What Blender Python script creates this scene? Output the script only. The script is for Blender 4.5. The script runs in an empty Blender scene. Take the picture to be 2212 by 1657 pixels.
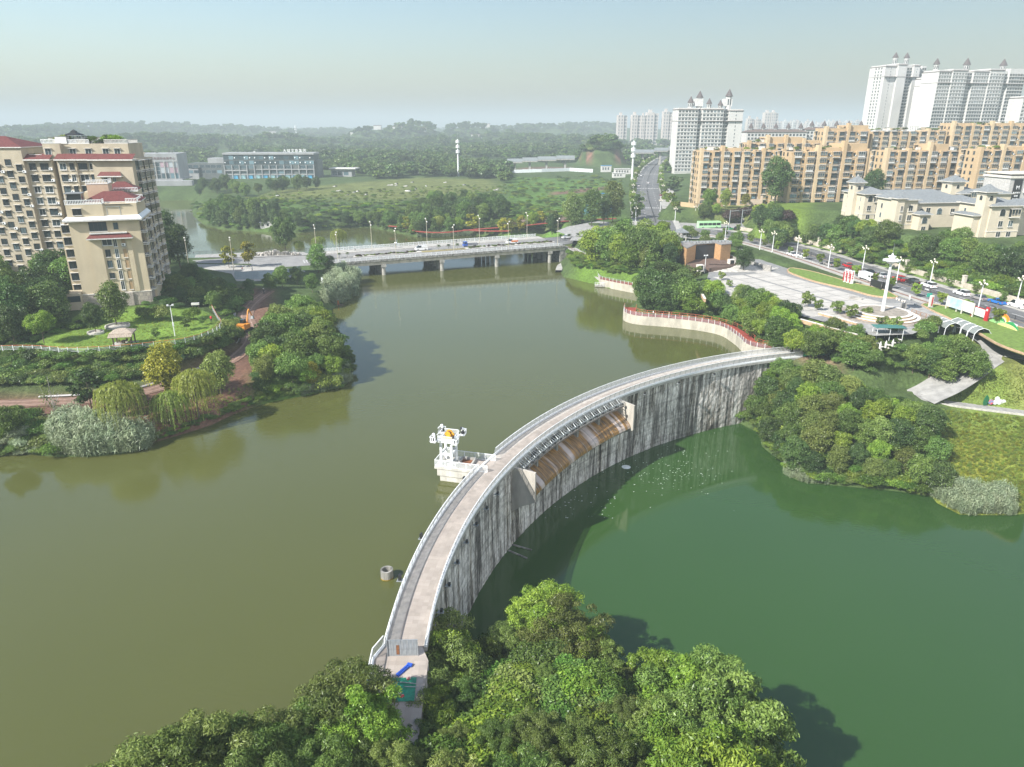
import bpy, bmesh, math, random
import numpy as np
from mathutils import Vector, Matrix
R = math.radians
random.seed(7); RNG = np.random.default_rng(7)
scene = bpy.context.scene
# ------------------------------------------------------------------ camera, sky, sun, exposure
CAM_H = 52.0; PITCH = R(19.86); FPX = 1550.0; CX = 1105.5; CY = 828.5      # view frame 2211 x 1657
cam_d = bpy.data.cameras.new('camera'); cam = bpy.data.objects.new('camera', cam_d)
scene.collection.objects.link(cam)
cam_d.sensor_width = 36; cam_d.sensor_fit = 'HORIZONTAL'; cam_d.lens = 36 * FPX / 2211
cam_d.clip_start = 0.5; cam_d.clip_end = 40000
cam.location = (0, 0, CAM_H); cam.rotation_euler = (math.pi / 2 - PITCH, 0, 0)
scene.camera = cam
SUN_DIR = Vector((-0.80, -0.60, 0)).normalized(); SUN_EL = R(40)
SUN_VEC = Vector((SUN_DIR.x * math.cos(SUN_EL), SUN_DIR.y * math.cos(SUN_EL), math.sin(SUN_EL)))
world = bpy.data.worlds.new('World'); scene.world = world; world.use_nodes = True
wn = world.node_tree; wn.nodes.clear()
sky = wn.nodes.new('ShaderNodeTexSky'); sky.sky_type = 'NISHITA'; sky.sun_disc = False
sky.sun_elevation = SUN_EL; sky.sun_rotation = math.atan2(-SUN_DIR.x, SUN_DIR.y)
sky.altitude = 300; sky.air_density = 1.4; sky.dust_density = 2.4; sky.ozone_density = 3.6
bg = wn.nodes.new('ShaderNodeBackground'); bg.inputs[1].default_value = 0.085
wo = wn.nodes.new('ShaderNodeOutputWorld')
wn.links.new(sky.outputs[0], bg.inputs[0]); wn.links.new(bg.outputs[0], wo.inputs[0])
sun_l = bpy.data.lights.new('sun', 'SUN'); sun_l.energy = 4.9; sun_l.angle = R(0.6); sun_l.color = (1.0, 0.96, 0.90)
sun_o = bpy.data.objects.new('sun', sun_l); scene.collection.objects.link(sun_o)
sun_o.rotation_euler = SUN_VEC.to_track_quat('Z', 'Y').to_euler(); sun_o.location = (0, 0, 200)
vs = scene.view_settings; vs.view_transform = 'Standard'; vs.look = 'None'; vs.exposure = 0.95; vs.gamma = 1
scene.cycles.use_denoising = True; scene.cycles.use_adaptive_sampling = True; scene.cycles.adaptive_threshold = 0.018; scene.cycles.adaptive_min_samples = 16
scene.cycles.max_bounces = 6; scene.cycles.diffuse_bounces = 3; scene.cycles.glossy_bounces = 3
scene.cycles.transmission_bounces = 3; scene.cycles.transparent_max_bounces = 6; scene.cycles.volume_bounces = 0
scene.cycles.caustics_reflective = False; scene.cycles.caustics_refractive = False

# ------------------------------------------------------------------ pixel -> world helper (survey of the photograph)
def G(x, y, z=0.0):
    a = (x - CX) / FPX; b = (CY - y) / FPX
    dy = math.cos(PITCH) + b * math.sin(PITCH); dz = -math.sin(PITCH) + b * math.cos(PITCH)
    t = (z - CAM_H) / dz
    return Vector((a * t, dy * t, z))
def D(x, y, depth):                               # point on the ray of a pixel at ground distance y=depth
    a = (x - CX) / FPX; b = (CY - y) / FPX
    dy = math.cos(PITCH) + b * math.sin(PITCH); dz = -math.sin(PITCH) + b * math.cos(PITCH)
    t = depth / dy
    return Vector((a * t, depth, CAM_H + dz * t))
def GP(pts, z=0.0): return [G(p[0], p[1], z) for p in pts]

# ------------------------------------------------------------------ materials
MATS = {}
def _n(nt, t, **kw):
    n = nt.nodes.new(t)
    for k, v in kw.items(): setattr(n, k, v)
    return n
def mat(name, col, rough=0.8, var=0.12, scale=1.5, col2=None, bump=0.0, bscale=None, metal=0.0, stretch=(1, 1, 1), coords='Object', spec=0.4, detail=4):
    if name in MATS: return MATS[name]
    m = bpy.data.materials.new(name); m.use_nodes = True; nt = m.node_tree; b = nt.nodes['Principled BSDF']
    b.inputs['Roughness'].default_value = rough; b.inputs['Metallic'].default_value = metal
    b.inputs['Specular IOR Level'].default_value = spec
    c = (*col, 1)
    if col2 is None and var > 0:
        c1 = tuple(max(0, v * (1 - var)) for v in col); c2 = tuple(min(1, v * (1 + var)) for v in col)
    else: c1 = col; c2 = col2 or col
    if var > 0 or col2 is not None:
        tc = _n(nt, 'ShaderNodeTexCoord'); mp = _n(nt, 'ShaderNodeMapping'); mp.inputs['Scale'].default_value = stretch
        nz = _n(nt, 'ShaderNodeTexNoise'); nz.inputs['Scale'].default_value = scale; nz.inputs['Detail'].default_value = detail
        rp = _n(nt, 'ShaderNodeValToRGB'); rp.color_ramp.elements[0].position = 0.35; rp.color_ramp.elements[1].position = 0.65
        rp.color_ramp.elements[0].color = (*c1, 1); rp.color_ramp.elements[1].color = (*c2, 1)
        if coords == 'World':
            g = _n(nt, 'ShaderNodeNewGeometry'); nt.links.new(g.outputs['Position'], mp.inputs[0])
        else: nt.links.new(tc.outputs[coords], mp.inputs[0])
        nt.links.new(mp.outputs[0], nz.inputs['Vector']); nt.links.new(nz.outputs[0], rp.inputs[0]); nt.links.new(rp.outputs[0], b.inputs['Base Color'])
        if bump > 0:
            n2 = _n(nt, 'ShaderNodeTexNoise'); n2.inputs['Scale'].default_value = bscale or scale * 4; n2.inputs['Detail'].default_value = 4
            nt.links.new(mp.outputs[0], n2.inputs['Vector'])
            bp = _n(nt, 'ShaderNodeBump'); bp.inputs['Strength'].default_value = bump; bp.inputs['Distance'].default_value = 0.1
            nt.links.new(n2.outputs[0], bp.inputs['Height']); nt.links.new(bp.outputs[0], b.inputs['Normal'])
    else: b.inputs['Base Color'].default_value = c
    MATS[name] = m; return m
def glass(name, col=(0.03, 0.045, 0.05), rough=0.08):
    if name in MATS: return MATS[name]
    m = bpy.data.materials.new(name); m.use_nodes = True; nt = m.node_tree; b = nt.nodes['Principled BSDF']
    oi = _n(nt, 'ShaderNodeObjectInfo'); rp = _n(nt, 'ShaderNodeValToRGB')      # curtains and darkness differ from window to window
    e = rp.color_ramp.elements; e[0].position = 0.0; e[0].color = (*[v * 0.5 for v in col], 1); e[1].position = 1.0; e[1].color = (*[min(1, v * 3.2 + 0.02) for v in col], 1)
    rp.color_ramp.elements.new(0.75).color = (*[v * 1.2 for v in col], 1)
    nt.links.new(oi.outputs['Random'], rp.inputs[0]); nt.links.new(rp.outputs[0], b.inputs['Base Color'])
    b.inputs['Roughness'].default_value = rough; b.inputs['Specular IOR Level'].default_value = 0.6
    MATS[name] = m; return m
def leafmat(name, dark, light, trans=0.22, rnd=0.35):
    m = bpy.data.materials.new(name); m.use_nodes = True; nt = m.node_tree; nt.nodes.clear()
    out = _n(nt, 'ShaderNodeOutputMaterial'); at = _n(nt, 'ShaderNodeAttribute', attribute_name='tint')
    oi = _n(nt, 'ShaderNodeObjectInfo')
    mx = _n(nt, 'ShaderNodeMix', data_type='RGBA'); mx.inputs['A'].default_value = (*dark, 1); mx.inputs['B'].default_value = (*light, 1)
    nt.links.new(at.outputs['Fac'], mx.inputs['Factor'])
    hs = _n(nt, 'ShaderNodeHueSaturation')
    m1 = _n(nt, 'ShaderNodeMapRange'); m1.inputs['To Min'].default_value = 1 - rnd; m1.inputs['To Max'].default_value = 1 + rnd
    m2 = _n(nt, 'ShaderNodeMapRange'); m2.inputs['To Min'].default_value = 0.482; m2.inputs['To Max'].default_value = 0.515
    ml = _n(nt, 'ShaderNodeMath', operation='MULTIPLY'); ml.inputs[1].default_value = 7.31
    fr = _n(nt, 'ShaderNodeMath', operation='FRACT')
    nt.links.new(oi.outputs['Random'], m1.inputs[0]); nt.links.new(oi.outputs['Random'], ml.inputs[0]); nt.links.new(ml.outputs[0], fr.inputs[0]); nt.links.new(fr.outputs[0], m2.inputs[0])
    nt.links.new(m1.outputs[0], hs.inputs['Value']); nt.links.new(m2.outputs[0], hs.inputs['Hue']); nt.links.new(mx.outputs['Result'], hs.inputs['Color'])
    d = _n(nt, 'ShaderNodeBsdfDiffuse'); t = _n(nt, 'ShaderNodeBsdfTranslucent'); ms = _n(nt, 'ShaderNodeMixShader'); ms.inputs[0].default_value = trans
    g = _n(nt, 'ShaderNodeBsdfGlossy'); g.inputs['Roughness'].default_value = 0.4; ms2 = _n(nt, 'ShaderNodeMixShader'); ms2.inputs[0].default_value = 0.025
    nt.links.new(hs.outputs[0], d.inputs[0]); nt.links.new(hs.outputs[0], t.inputs[0])
    nt.links.new(d.outputs[0], ms.inputs[1]); nt.links.new(t.outputs[0], ms.inputs[2])
    nt.links.new(ms.outputs[0], ms2.inputs[1]); nt.links.new(g.outputs[0], ms2.inputs[2]); nt.links.new(ms2.outputs[0], out.inputs[0])
    MATS[name] = m; return m

# ------------------------------------------------------------------ mesh + object helpers
COL = scene.collection; CH = {}
class MB:
    def __init__(s): s.v = []; s.f = []; s.m = []
    def add(s, vs, fs, mi=0):
        o = len(s.v); s.v += [tuple(p) for p in vs]; s.f += [tuple(i + o for i in f) for f in fs]; s.m += [mi] * len(fs); return s
    def box(s, c, d, rz=0.0, mi=0, taper=1.0, top=None):
        x, y, z = d[0] / 2, d[1] / 2, d[2] / 2; cs, sn = math.cos(rz), math.sin(rz); vs = []
        for k, (sx, sy, sz) in enumerate([(-1, -1, -1), (1, -1, -1), (1, 1, -1), (-1, 1, -1), (-1, -1, 1), (1, -1, 1), (1, 1, 1), (-1, 1, 1)]):
            t = taper if sz > 0 else 1
            px, py = sx * x * t, sy * y * t
            vs.append((c[0] + px * cs - py * sn, c[1] + px * sn + py * cs, c[2] + sz * z))
        return s.add(vs, [(0, 3, 2, 1), (4, 5, 6, 7), (0, 1, 5, 4), (1, 2, 6, 5), (2, 3, 7, 6), (3, 0, 4, 7)], mi)
    def bx(s, x0, x1, y0, y1, z0, z1, mi=0): return s.box(((x0 + x1) / 2, (y0 + y1) / 2, (z0 + z1) / 2), (x1 - x0, y1 - y0, z1 - z0), 0, mi)
    def prism(s, poly, z0, z1, mi=0, mtop=None):
        if sum(poly[i][0] * poly[(i + 1) % len(poly)][1] - poly[(i + 1) % len(poly)][0] * poly[i][1] for i in range(len(poly))) < 0: poly = poly[::-1]
        n = len(poly); o = [(p[0], p[1], z0) for p in poly] + [(p[0], p[1], z1) for p in poly]
        s.add(o, [(i, (i + 1) % n, n + (i + 1) % n, n + i) for i in range(n)], mi)
        s.add(o[n:], [tuple(range(n))], mi if mtop is None else mtop); s.add(o[:n], [tuple(range(n))[::-1]], mi); return s
    def cyl(s, c, r, h, n=10, mi=0, r2=None, axis='Z', cap=True):
        r2 = r if r2 is None else r2; vs = []
        for k, (rr, zz) in enumerate(((r, 0), (r2, h))):
            for i in range(n):
                a = 2 * math.pi * i / n; p = (rr * math.cos(a), rr * math.sin(a), zz)
                if axis == 'X': p = (p[2], p[0], p[1])
                elif axis == 'Y': p = (p[1], p[2], p[0])
                vs.append((c[0] + p[0], c[1] + p[1], c[2] + p[2]))
        fs = [(i, (i + 1) % n, n + (i + 1) % n, n + i) for i in range(n)]
        if cap: fs += [tuple(range(n))[::-1], tuple(range(n, 2 * n))]
        return s.add(vs, fs, mi)
    def lathe(s, c, prof, n=14, mi=0):
        vs = []; m = len(prof)
        for r, z in prof:
            for i in range(n): a = 2 * math.pi * i / n; vs.append((c[0] + r * math.cos(a), c[1] + r * math.sin(a), c[2] + z))
        fs = [(k * n + i, k * n + (i + 1) % n, (k + 1) * n + (i + 1) % n, (k + 1) * n + i) for k in range(m - 1) for i in range(n)]
        if prof[-1][0] > 0: fs.append(tuple((m - 1) * n + i for i in range(n)))
        return s.add(vs, fs, mi)
    def tube(s, pts, r, n=5, mi=0, r2=None):
        pts = [Vector(p) for p in pts]; m = len(pts); vs = []
        for k, p in enumerate(pts):
            d = (pts[min(k + 1, m - 1)] - pts[max(k - 1, 0)]).normalized()
            u = d.cross(Vector((0, 0, 1)) if abs(d.z) < 0.95 else Vector((1, 0, 0))).normalized(); w = d.cross(u)
            rr = r if r2 is None else r + (r2 - r) * k / max(1, m - 1)
            for i in range(n): a = 2 * math.pi * i / n; vs.append(p + (u * math.cos(a) + w * math.sin(a)) * rr)
        fs = [(k * n + i, k * n + (i + 1) % n, (k + 1) * n + (i + 1) % n, (k + 1) * n + i) for k in range(m - 1) for i in range(n)]
        fs += [tuple(range(n)), tuple((m - 1) * n + i for i in range(n))[::-1]]
        return s.add(vs, fs, mi)
    def ball(s, c, r, n=8, mi=0, sz=1.0):
        return s.lathe((c[0], c[1], c[2]), [(r * math.sin(math.pi * k / 6) + (1e-4 if k in (0, 6) else 0), -r * sz * math.cos(math.pi * k / 6)) for k in range(7)], n, mi)
    def strip(s, L, Rr, mi=0):                     # ribbon between two polylines
        n = len(L); return s.add(list(L) + list(Rr), [(i, n + i, n + i + 1, i + 1) for i in range(n - 1)], mi)
    def mesh(s, name, mats, smooth=False):
        me = bpy.data.meshes.new(name); me.from_pydata(s.v, [], s.f)
        for m in (mats if isinstance(mats, (list, tuple)) else [mats]): me.materials.append(m)
        if any(s.m): me.polygons.foreach_set('material_index', s.m)
        if smooth: me.polygons.foreach_set('use_smooth', [True] * len(s.f))
        me.update(); return me
    def build(s, name, mats, parent=None, loc=None, rz=0.0, smooth=False):
        return obj(name, s.mesh(name, mats, smooth), parent, loc, rz)
def obj(name, me, parent=None, loc=None, rz=0.0, sc=None):
    o = bpy.data.objects.new(name, me); COL.objects.link(o)
    if parent is not None: o.parent = parent; CH.setdefault(parent.name, []).append(o)
    if loc is not None: o.location = loc
    if rz: o.rotation_euler = (0, 0, rz)
    if sc is not None: o.scale = sc
    return o
def tag(o, label=None, cat=None, group=None, kind=None):
    if label: o['label'] = label
    if cat: o['category'] = cat
    if group: o['group'] = group
    if kind: o['kind'] = kind
    return o
def thing(name, label, cat, loc=(0, 0, 0), rz=0.0, group=None, sc=None):
    o = bpy.data.objects.new(name, None); COL.objects.link(o); o.location = loc; o.rotation_euler = (0, 0, rz)
    o.empty_display_size = 0.5
    if sc is not None: o.scale = sc
    return tag(o, label, cat, group)
def copy_thing(root, loc, rz=0.0, sc=None, label=None, group=None):
    r = root.copy(); COL.objects.link(r); r.location = loc; r.rotation_euler = (0, 0, rz)
    if sc is not None: r.scale = sc
    if label: r['label'] = label
    if group: r['group'] = group
    for ch in CH.get(root.name, ()):
        c = ch.copy(); COL.objects.link(c); c.parent = r
        for g in CH.get(ch.name, ()):
            d = g.copy(); COL.objects.link(d); d.parent = c
    return r
_o = ['first', 'second', 'third', 'fourth', 'fifth', 'sixth', 'seventh', 'eighth', 'ninth']
ORD = _o + ['tenth', 'eleventh', 'twelfth', 'thirteenth', 'fourteenth', 'fifteenth', 'sixteenth', 'seventeenth', 'eighteenth', 'nineteenth']
for _t in ('twent', 'thirt', 'fort', 'fift', 'sixt'): ORD += [_t + 'ieth'] + [_t + 'y-' + q for q in _o]

# glyph and figure meshes are evaluated once, while the scene is still empty
def _mesh_of(o): 
    COL.objects.link(o); bpy.context.view_layer.update(); m = bpy.data.meshes.new_from_object(o.evaluated_get(bpy.context.evaluated_depsgraph_get())); bpy.data.objects.remove(o); m.materials.clear(); return m
GLYPH = {}
for ch in '蜀南国际会展中心大域文旅集团临致城市茶府请上二楼M':
    cu = bpy.data.curves.new('glyph', 'FONT'); cu.body = ch; cu.size = 1.0; cu.extrude = 0.03; cu.resolution_u = 2; GLYPH[ch] = _mesh_of(bpy.data.objects.new('glyph', cu))
FIG = {}
for stoop in (0.0, 0.12, 0.2):
    stride, arm = 0.25, 0.3
    J = [(0, 0, .92), (stoop * .3, 0, 1.15), (stoop * .7, 0, 1.38), (stoop * .85, 0, 1.50), (stoop, 0, 1.62), (stoop, 0, 1.72), (0.0, .1, .88), (stride * .5, .11, .48), (stride * .6, .11, .06), (stride * .6 + .15, .11, .03), (0.0, -.1, .88), (-stride * .3, -.11, .48), (-stride, -.11, .06), (-stride + .15, -.11, .03), (stoop * .7, .2, 1.38), (stoop * .7 + .05, .25, 1.1), (stoop * .7 + arm, .22, .95), (stoop * .7, -.2, 1.38), (stoop * .7 + .05, -.25, 1.1), (stoop * .7 + arm, -.22, .95)]
    E_ = [(0, 1), (1, 2), (2, 3), (3, 4), (4, 5), (0, 6), (6, 7), (7, 8), (8, 9), (0, 10), (10, 11), (11, 12), (12, 13), (2, 14), (14, 15), (15, 16), (2, 17), (17, 18), (18, 19)]; rr = [.15, .14, .16, .06, .10, .08, .10, .07, .045, .04, .10, .07, .045, .04, .07, .05, .035, .07, .05, .035]
    me = bpy.data.meshes.new('body'); me.from_pydata(J, E_, []); o = bpy.data.objects.new('figure', me); o.modifiers.new('s', 'SKIN')
    if not me.skin_vertices: COL.objects.link(o); bpy.context.view_layer.objects.active = o; bpy.ops.mesh.customdata_skin_add(); COL.objects.unlink(o)
    for sv, r in zip(me.skin_vertices[0].data, rr): sv.radius = (r, r)
    me.skin_vertices[0].data[0].use_root = True; s2 = o.modifiers.new('u', 'SUBSURF'); s2.levels = 1; s2.render_levels = 1; FIG[stoop] = _mesh_of(o)
# ------------------------------------------------------------------ terrain, water, roads
DC = (90.2, 59.0); RU = 102.8; RD = 99.3; DECK = 2.5; LOW = -12.0          # arch dam: centre, radii of the two faces
def arc(r, a0, a1, n): return [Vector((DC[0] + r * math.cos(R(a0 + (a1 - a0) * i / n)), DC[1] + r * math.sin(R(a0 + (a1 - a0) * i / n)), 0)) for i in range(n + 1)]
UP = [G(q[0], q[1], q[2] if len(q) > 2 else 0) for q in [(-900, 985), (0, 985), (60, 978), (110, 986), (200, 986), (300, 976), (330, 956), (400, 936), (460, 916), (500, 896), (570, 871), (650, 856), (740, 836), (756, 818), (757, 790), (750, 760), (733, 725), (712, 690), (716, 668), (735, 656), (765, 640), (776, 610), (774, 590), (735, 580), (712, 565, 3), (690, 548, 5), (655, 545.5, 5.5), (552, 545.5, 5.5), (423, 551.5, 5.5), (380, 553, 5.5), (330, 530, 3), (322, 480), (319, 433), (423, 433), (416, 452), (418, 466), (440, 485), (480, 496), (560, 501), (648, 503), (723, 493), (798, 491), (848, 501), (903, 513), (1028, 509), (1105, 515), (1170, 512), (1230, 520), (1232, 540), (1218, 552), (1206, 576), (1216, 598), (1281, 613), (1311, 622), (1371, 632), (1385, 650), (1358, 664), (1352, 676), (1356, 688), (1438, 695), (1513, 702), (1563, 715), (1600, 735), (1613, 753), (1635, 764)]]
UP += arc(100.3, 108, 180, 40) + [Vector((-10, 53, 0))] + GP([(800, 1545), (690, 1660), (480, 1760), (150, 1900), (-900, 1900)], 0)
LO = arc(101.6, 180, 116, 40) + GP([(1588, 911), (1598, 914), (1639, 934), (1648, 966), (1691, 999), (1697, 1028), (1741, 1043), (1829, 1051), (1929, 1060), (2011, 1072), (2023, 1087), (2075, 1113), (2181, 1113), (2260, 1106), (3200, 1100), (3200, 2400), (1660, 2400), (1640, 1900), (1540, 1660), (1450, 1545), (1250, 1440), (1060, 1392)], LOW)
UP = np.array([p[:2] for p in UP]); LO = np.array([p[:2] for p in LO])
def sdist(poly, X, Y):                             # signed distance to a closed polygon, negative inside
    X = np.asarray(X, float); Y = np.asarray(Y, float); d = np.full(X.shape, 1e18); ins = np.zeros(X.shape, bool); n = len(poly)
    for i in range(n):
        ax, ay = poly[i]; bx, by = poly[(i + 1) % n]; ex, ey = bx - ax, by - ay
        t = np.clip(((X - ax) * ex + (Y - ay) * ey) / (ex * ex + ey * ey + 1e-12), 0, 1)
        d = np.minimum(d, (X - ax - t * ex) ** 2 + (Y - ay - t * ey) ** 2)
        c = ((ay > Y) != (by > Y)); ins ^= c & (X < (bx - ax) * (Y - ay) / (by - ay + 1e-12 * (by == ay)) + ax)
    return np.where(ins, -1, 1) * np.sqrt(d)
def ldist(pl, X, Y):                               # distance to a polyline with z, and the z there
    X = np.asarray(X, float); Y = np.asarray(Y, float); d = np.full(X.shape, 1e18); z = np.zeros(X.shape)
    for (ax, ay, az), (bx, by, bz) in zip(pl[:-1], pl[1:]):
        ex, ey = bx - ax, by - ay; t = np.clip(((X - ax) * ex + (Y - ay) * ey) / (ex * ex + ey * ey + 1e-12), 0, 1)
        q = (X - ax - t * ex) ** 2 + (Y - ay - t * ey) ** 2; k = q < d
        d = np.where(k, q, d); z = np.where(k, az + t * (bz - az), z)
    return np.sqrt(d), z
def sstep(a, b, x): t = np.clip((x - a) / (b - a), 0, 1); return t * t * (3 - 2 * t)
CTRL = [(100, 930, 3), (300, 900, 2.5), (420, 880, 2.5), (500, 850, 3), (650, 800, 3.5), (650, 700, 4), (600, 650, 4.5), (0, 930, 3), (-200, 900, 3.5), (0, 800, 4.5), (250, 800, 4.5), (420, 770, 5),
        (0, 720, 9), (100, 620, 10), (0, 560, 10.5), (-200, 600, 11), (400, 610, 8), (480, 600, 6.5), (450, 650, 7.5), (560, 570, 5.5), (440, 575, 5.7), (700, 600, 3.5), (740, 610, 2), (200, 560, 10.5), (300, 580, 10),
        (250, 430, 6), (335, 405, 8), (420, 400, 8), (480, 470, 4), (600, 460, 6), (700, 440, 7.5), (800, 425, 9), (900, 425, 9), (1000, 415, 9.5), (1100, 425, 9), (560, 390, 10), (1200, 465, 8), (1250, 500, 7.5), (1000, 490, 3), (900, 495, 3), (1120, 495, 5),
        (1300, 480, 8), (1350, 530, 9), (1420, 520, 9.5), (1300, 552, 7), (1480, 640, 7), (1550, 610, 8), (1450, 665, 4.5), (1560, 690, 5), (1640, 690, 7.5), (1700, 640, 8), (1800, 600, 8), (1700, 740, 4), (1750, 770, 2.6), (1790, 790, 2.2), (1850, 770, 5), (2000, 770, 5.5), (2100, 790, 3.0), (2150, 850, -0.6), (2000, 880, -2.5), (1900, 850, -0.6), (1700, 800, 1.5), (2211, 830, 0.8), (2300, 800, 4), (2110, 745, 5.6), (2211, 767, 5.4), (2240, 880, -2),
        (1700, 540, 8), (2100, 640, 8), (2211, 690, 8), (2300, 760, 8), (1640, 500, 8.5), (1720, 500, 11), (1780, 500, 14), (1900, 505, 15), (2000, 520, 15), (2110, 520, 16), (2211, 540, 16), (2350, 560, 16), (1850, 465, 18), (2000, 450, 19), (2200, 440, 19), (2400, 440, 19),
        (1480, 440, 13), (1600, 445, 14), (1700, 445, 18), (1800, 430, 20), (2000, 380, 21), (2200, 380, 21), (1560, 380, 16), (1450, 420, 11), (1400, 400, 10.5), (1380, 350, 12), (1300, 372, 11), (1200, 380, 10), (1100, 390, 10), (900, 385, 10), (700, 380, 10), (300, 380, 10), (0, 420, 10), (1300, 340, 12), (1000, 350, 11), (600, 350, 11), (1800, 340, 22), (2300, 340, 22), (1600, 340, 18),
        (2100, 950, -6.3), (2100, 1040, -9.8), (2211, 970, -6.5), (2211, 1050, -9.5), (2000, 950, -5.5), (1900, 930, -4.5), (1800, 920, -4), (1750, 870, -1.5), (1850, 1000, -8), (1700, 880, -4), (860, 1560, 2.6), (800, 1600, 2), (1000, 1480, 1.5), (1100, 1600, 1), (1250, 1657, -1.5), (950, 1700, 3), (1300, 1900, 0), (700, 1900, 3), (1000, 2200, 4)]
_c = np.array([[*G(x, y, z)] for x, y, z in CTRL])
def smooth_line(pts, n=6):                         # Catmull-Rom through control points
    P = [Vector(p) for p in pts]; P = [P[0] * 2 - P[1]] + P + [P[-1] * 2 - P[-2]]; out = []
    for i in range(1, len(P) - 2):
        for k in range(n):
            t = k / n; a, b, c, d = P[i - 1:i + 3]
            out.append(0.5 * ((2 * b) + (c - a) * t + (2 * a - 5 * b + 4 * c - d) * t * t + (3 * b - a - 3 * c + d) * t ** 3))
    return out + [P[-2]]
def PL(pts, n=6): return smooth_line([G(*p) for p in pts], n)
# centre lines surveyed from the photograph (px, py, height)
L_DIRT = PL([(-160, 876, 3), (0, 872, 3), (100, 868, 3), (200, 862, 3), (300, 848, 3.2), (380, 825, 3.4), (450, 800, 3.6), (505, 772, 3.9), (540, 735, 4.2), (537, 705, 4.5), (530, 680, 4.7), (545, 655, 5), (580, 628, 5.3)])
BR0 = G(560, 572, 5.6); BR1 = G(1290, 528, 7.2)
L_MAIN = [Vector(p) for p in ((-170, 196, 6.2), (-110, 222, 6.0))] + [G(560, 562, 5.6), G(720, 558, 5.6), G(1230, 522, 6.6), G(1300, 515, 7.6)]
def cl(p, q, n): return [p.lerp(q, i / n) for i in range(n + 1)]
L_NORTH = PL([(1420, 500, 8.2), (1412, 470, 8.8), (1400, 430, 9.8), (1397, 400, 10.8), (1406, 370, 12), (1425, 350, 12.5), (1445, 338, 12.5)], 8)
L_AVE = PL([(1420, 500, 8.2), (1520, 500, 8.1), (1600, 512, 8), (1700, 536, 8), (1800, 566, 8), (1950, 614, 8), (2090, 658, 8), (2211, 697, 8), (2330, 737, 8)], 8)
L_SERV = PL([(2400, 800, 7.6), (2211, 765, 7.6), (2110, 750, 7.6)], 4)
L_WALK = PL([(2300, 905, -3), (2211, 892, -2.9), (2100, 878, -2.6), (2030, 868, -2.3), (1995, 857, -1.6), (2030, 832, 0.2), (2075, 805, 2.2), (2115, 775, 4.4), (2135, 752, 5.4), (2110, 728, 6.6), (2075, 705, 7.6)], 6)
L_WIDE = PL([(1985, 858, -1.8), (2030, 836, 0.0), (2075, 808, 2.0), (2115, 778, 4.2), (2150, 760, 5.2), (2211, 766, 5.5), (2330, 790, 5.5)], 6)
L_CLIFF = PL([(1235, 536, 6.8), (1255, 546, 7), (1262, 552, 7), (1300, 560, 7), (1360, 567, 7), (1420, 574, 7.2), (1470, 577, 7.6)], 5)
L_PROM = PL([(1362, 664, 2.4), (1362, 674, 2.4), (1385, 680, 2.4), (1438, 684, 2.4), (1513, 692, 2.4), (1570, 704, 2.4), (1606, 725, 2.4), (1630, 744, 2.4), (1680, 752, 2.4), (1705, 756, 2.5)], 6)
L_DOWN = PL([(1712, 764, 2.6), (1750, 768, 2.6), (1790, 788, 2.0), (1820, 815, 1.2), (1870, 838, 0.1), (1950, 852, -1.2), (2000, 862, -1.9)], 6)
STRIPS = [(L_DIRT, 3.2, 4), (L_MAIN, 14, 5), (L_NORTH, 11, 8), (L_AVE, 14.5, 4), (L_WIDE, 5.0, 3), (L_WALK[:21], 2.4, 3), (L_CLIFF, 1.6, 2), (L_PROM, 1.4, 2.5), (L_DOWN, 1.8, 3)]
def W(pts, z): return [G(p[0], p[1], z) for p in pts]
P_LAWN = W([(60, 752), (150, 760), (250, 756), (330, 748), (400, 738), (450, 724), (482, 702), (470, 680), (440, 664), (380, 660), (300, 668), (160, 690), (110, 712)], 9)
P_PLAZA = W([(1530, 590), (1520, 625), (1590, 645), (1650, 660), (1700, 674), (1760, 690), (1850, 714), (1890, 724), (1960, 722), (2010, 700), (2070, 690), (2140, 700), (2010, 655), (1960, 646), (1800, 604), (1700, 580), (1640, 560), (1580, 556), (1530, 560)], 8)
P_GREEN = W([(1870, 735), (2010, 735), (2110, 740), (2240, 770), (2240, 890), (2110, 870), (2020, 858), (1960, 820), (1900, 790)], 7.2)
P_BLDL = W([(-150, 560), (150, 520), (310, 560), (345, 640), (340, 668), (180, 680), (100, 640), (-150, 640)], 10)
P_SQUARE = W([(400, 553), (660, 545), (720, 575), (670, 590), (580, 606), (510, 610), (500, 590), (420, 570)], 5.6)
P_VILLA = W([(1830, 470), (1900, 500), (2060, 520), (2260, 545), (2260, 470), (2050, 450), (1850, 440)], 18)
P_CROSS = W([(1270, 520), (1330, 522), (1420, 512), (1500, 520), (1560, 515), (1640, 528), (1600, 480), (1500, 478), (1440, 470), (1380, 475), (1300, 490), (1240, 505), (1230, 520)], 8)
P_APTA = W([(1440, 452), (1560, 455), (1680, 440), (1640, 400), (1480, 405)], 13.5)
P_APTB = W([(1660, 450), (1880, 455), (1900, 420), (1700, 410)], 19.5)
P_FIELD = W([(540, 432), (700, 425), (850, 432), (1000, 418), (1090, 410), (1060, 388), (900, 384), (720, 398), (600, 410)], 9.5)
P_GARD = W([(1880, 700), (1960, 704), (1980, 740), (1900, 752), (1860, 730)], 6.5)
FLATS = [(P_LAWN, 9, 2.5), (P_PLAZA, 8, 3), (P_BLDL, 10, 6), (P_SQUARE, 5.5, 3), (P_VILLA, 18, 6), (P_CROSS, 7.9, 5), (P_APTA, 13.5, 6), (P_APTB, 19.5, 8), (P_FIELD, 9.5, 10), (P_GARD, 6.5, 3)]
FLATS = [(np.array([p[:2] for p in a]), z, b) for a, z, b in FLATS]
MOUNDS = []
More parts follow.
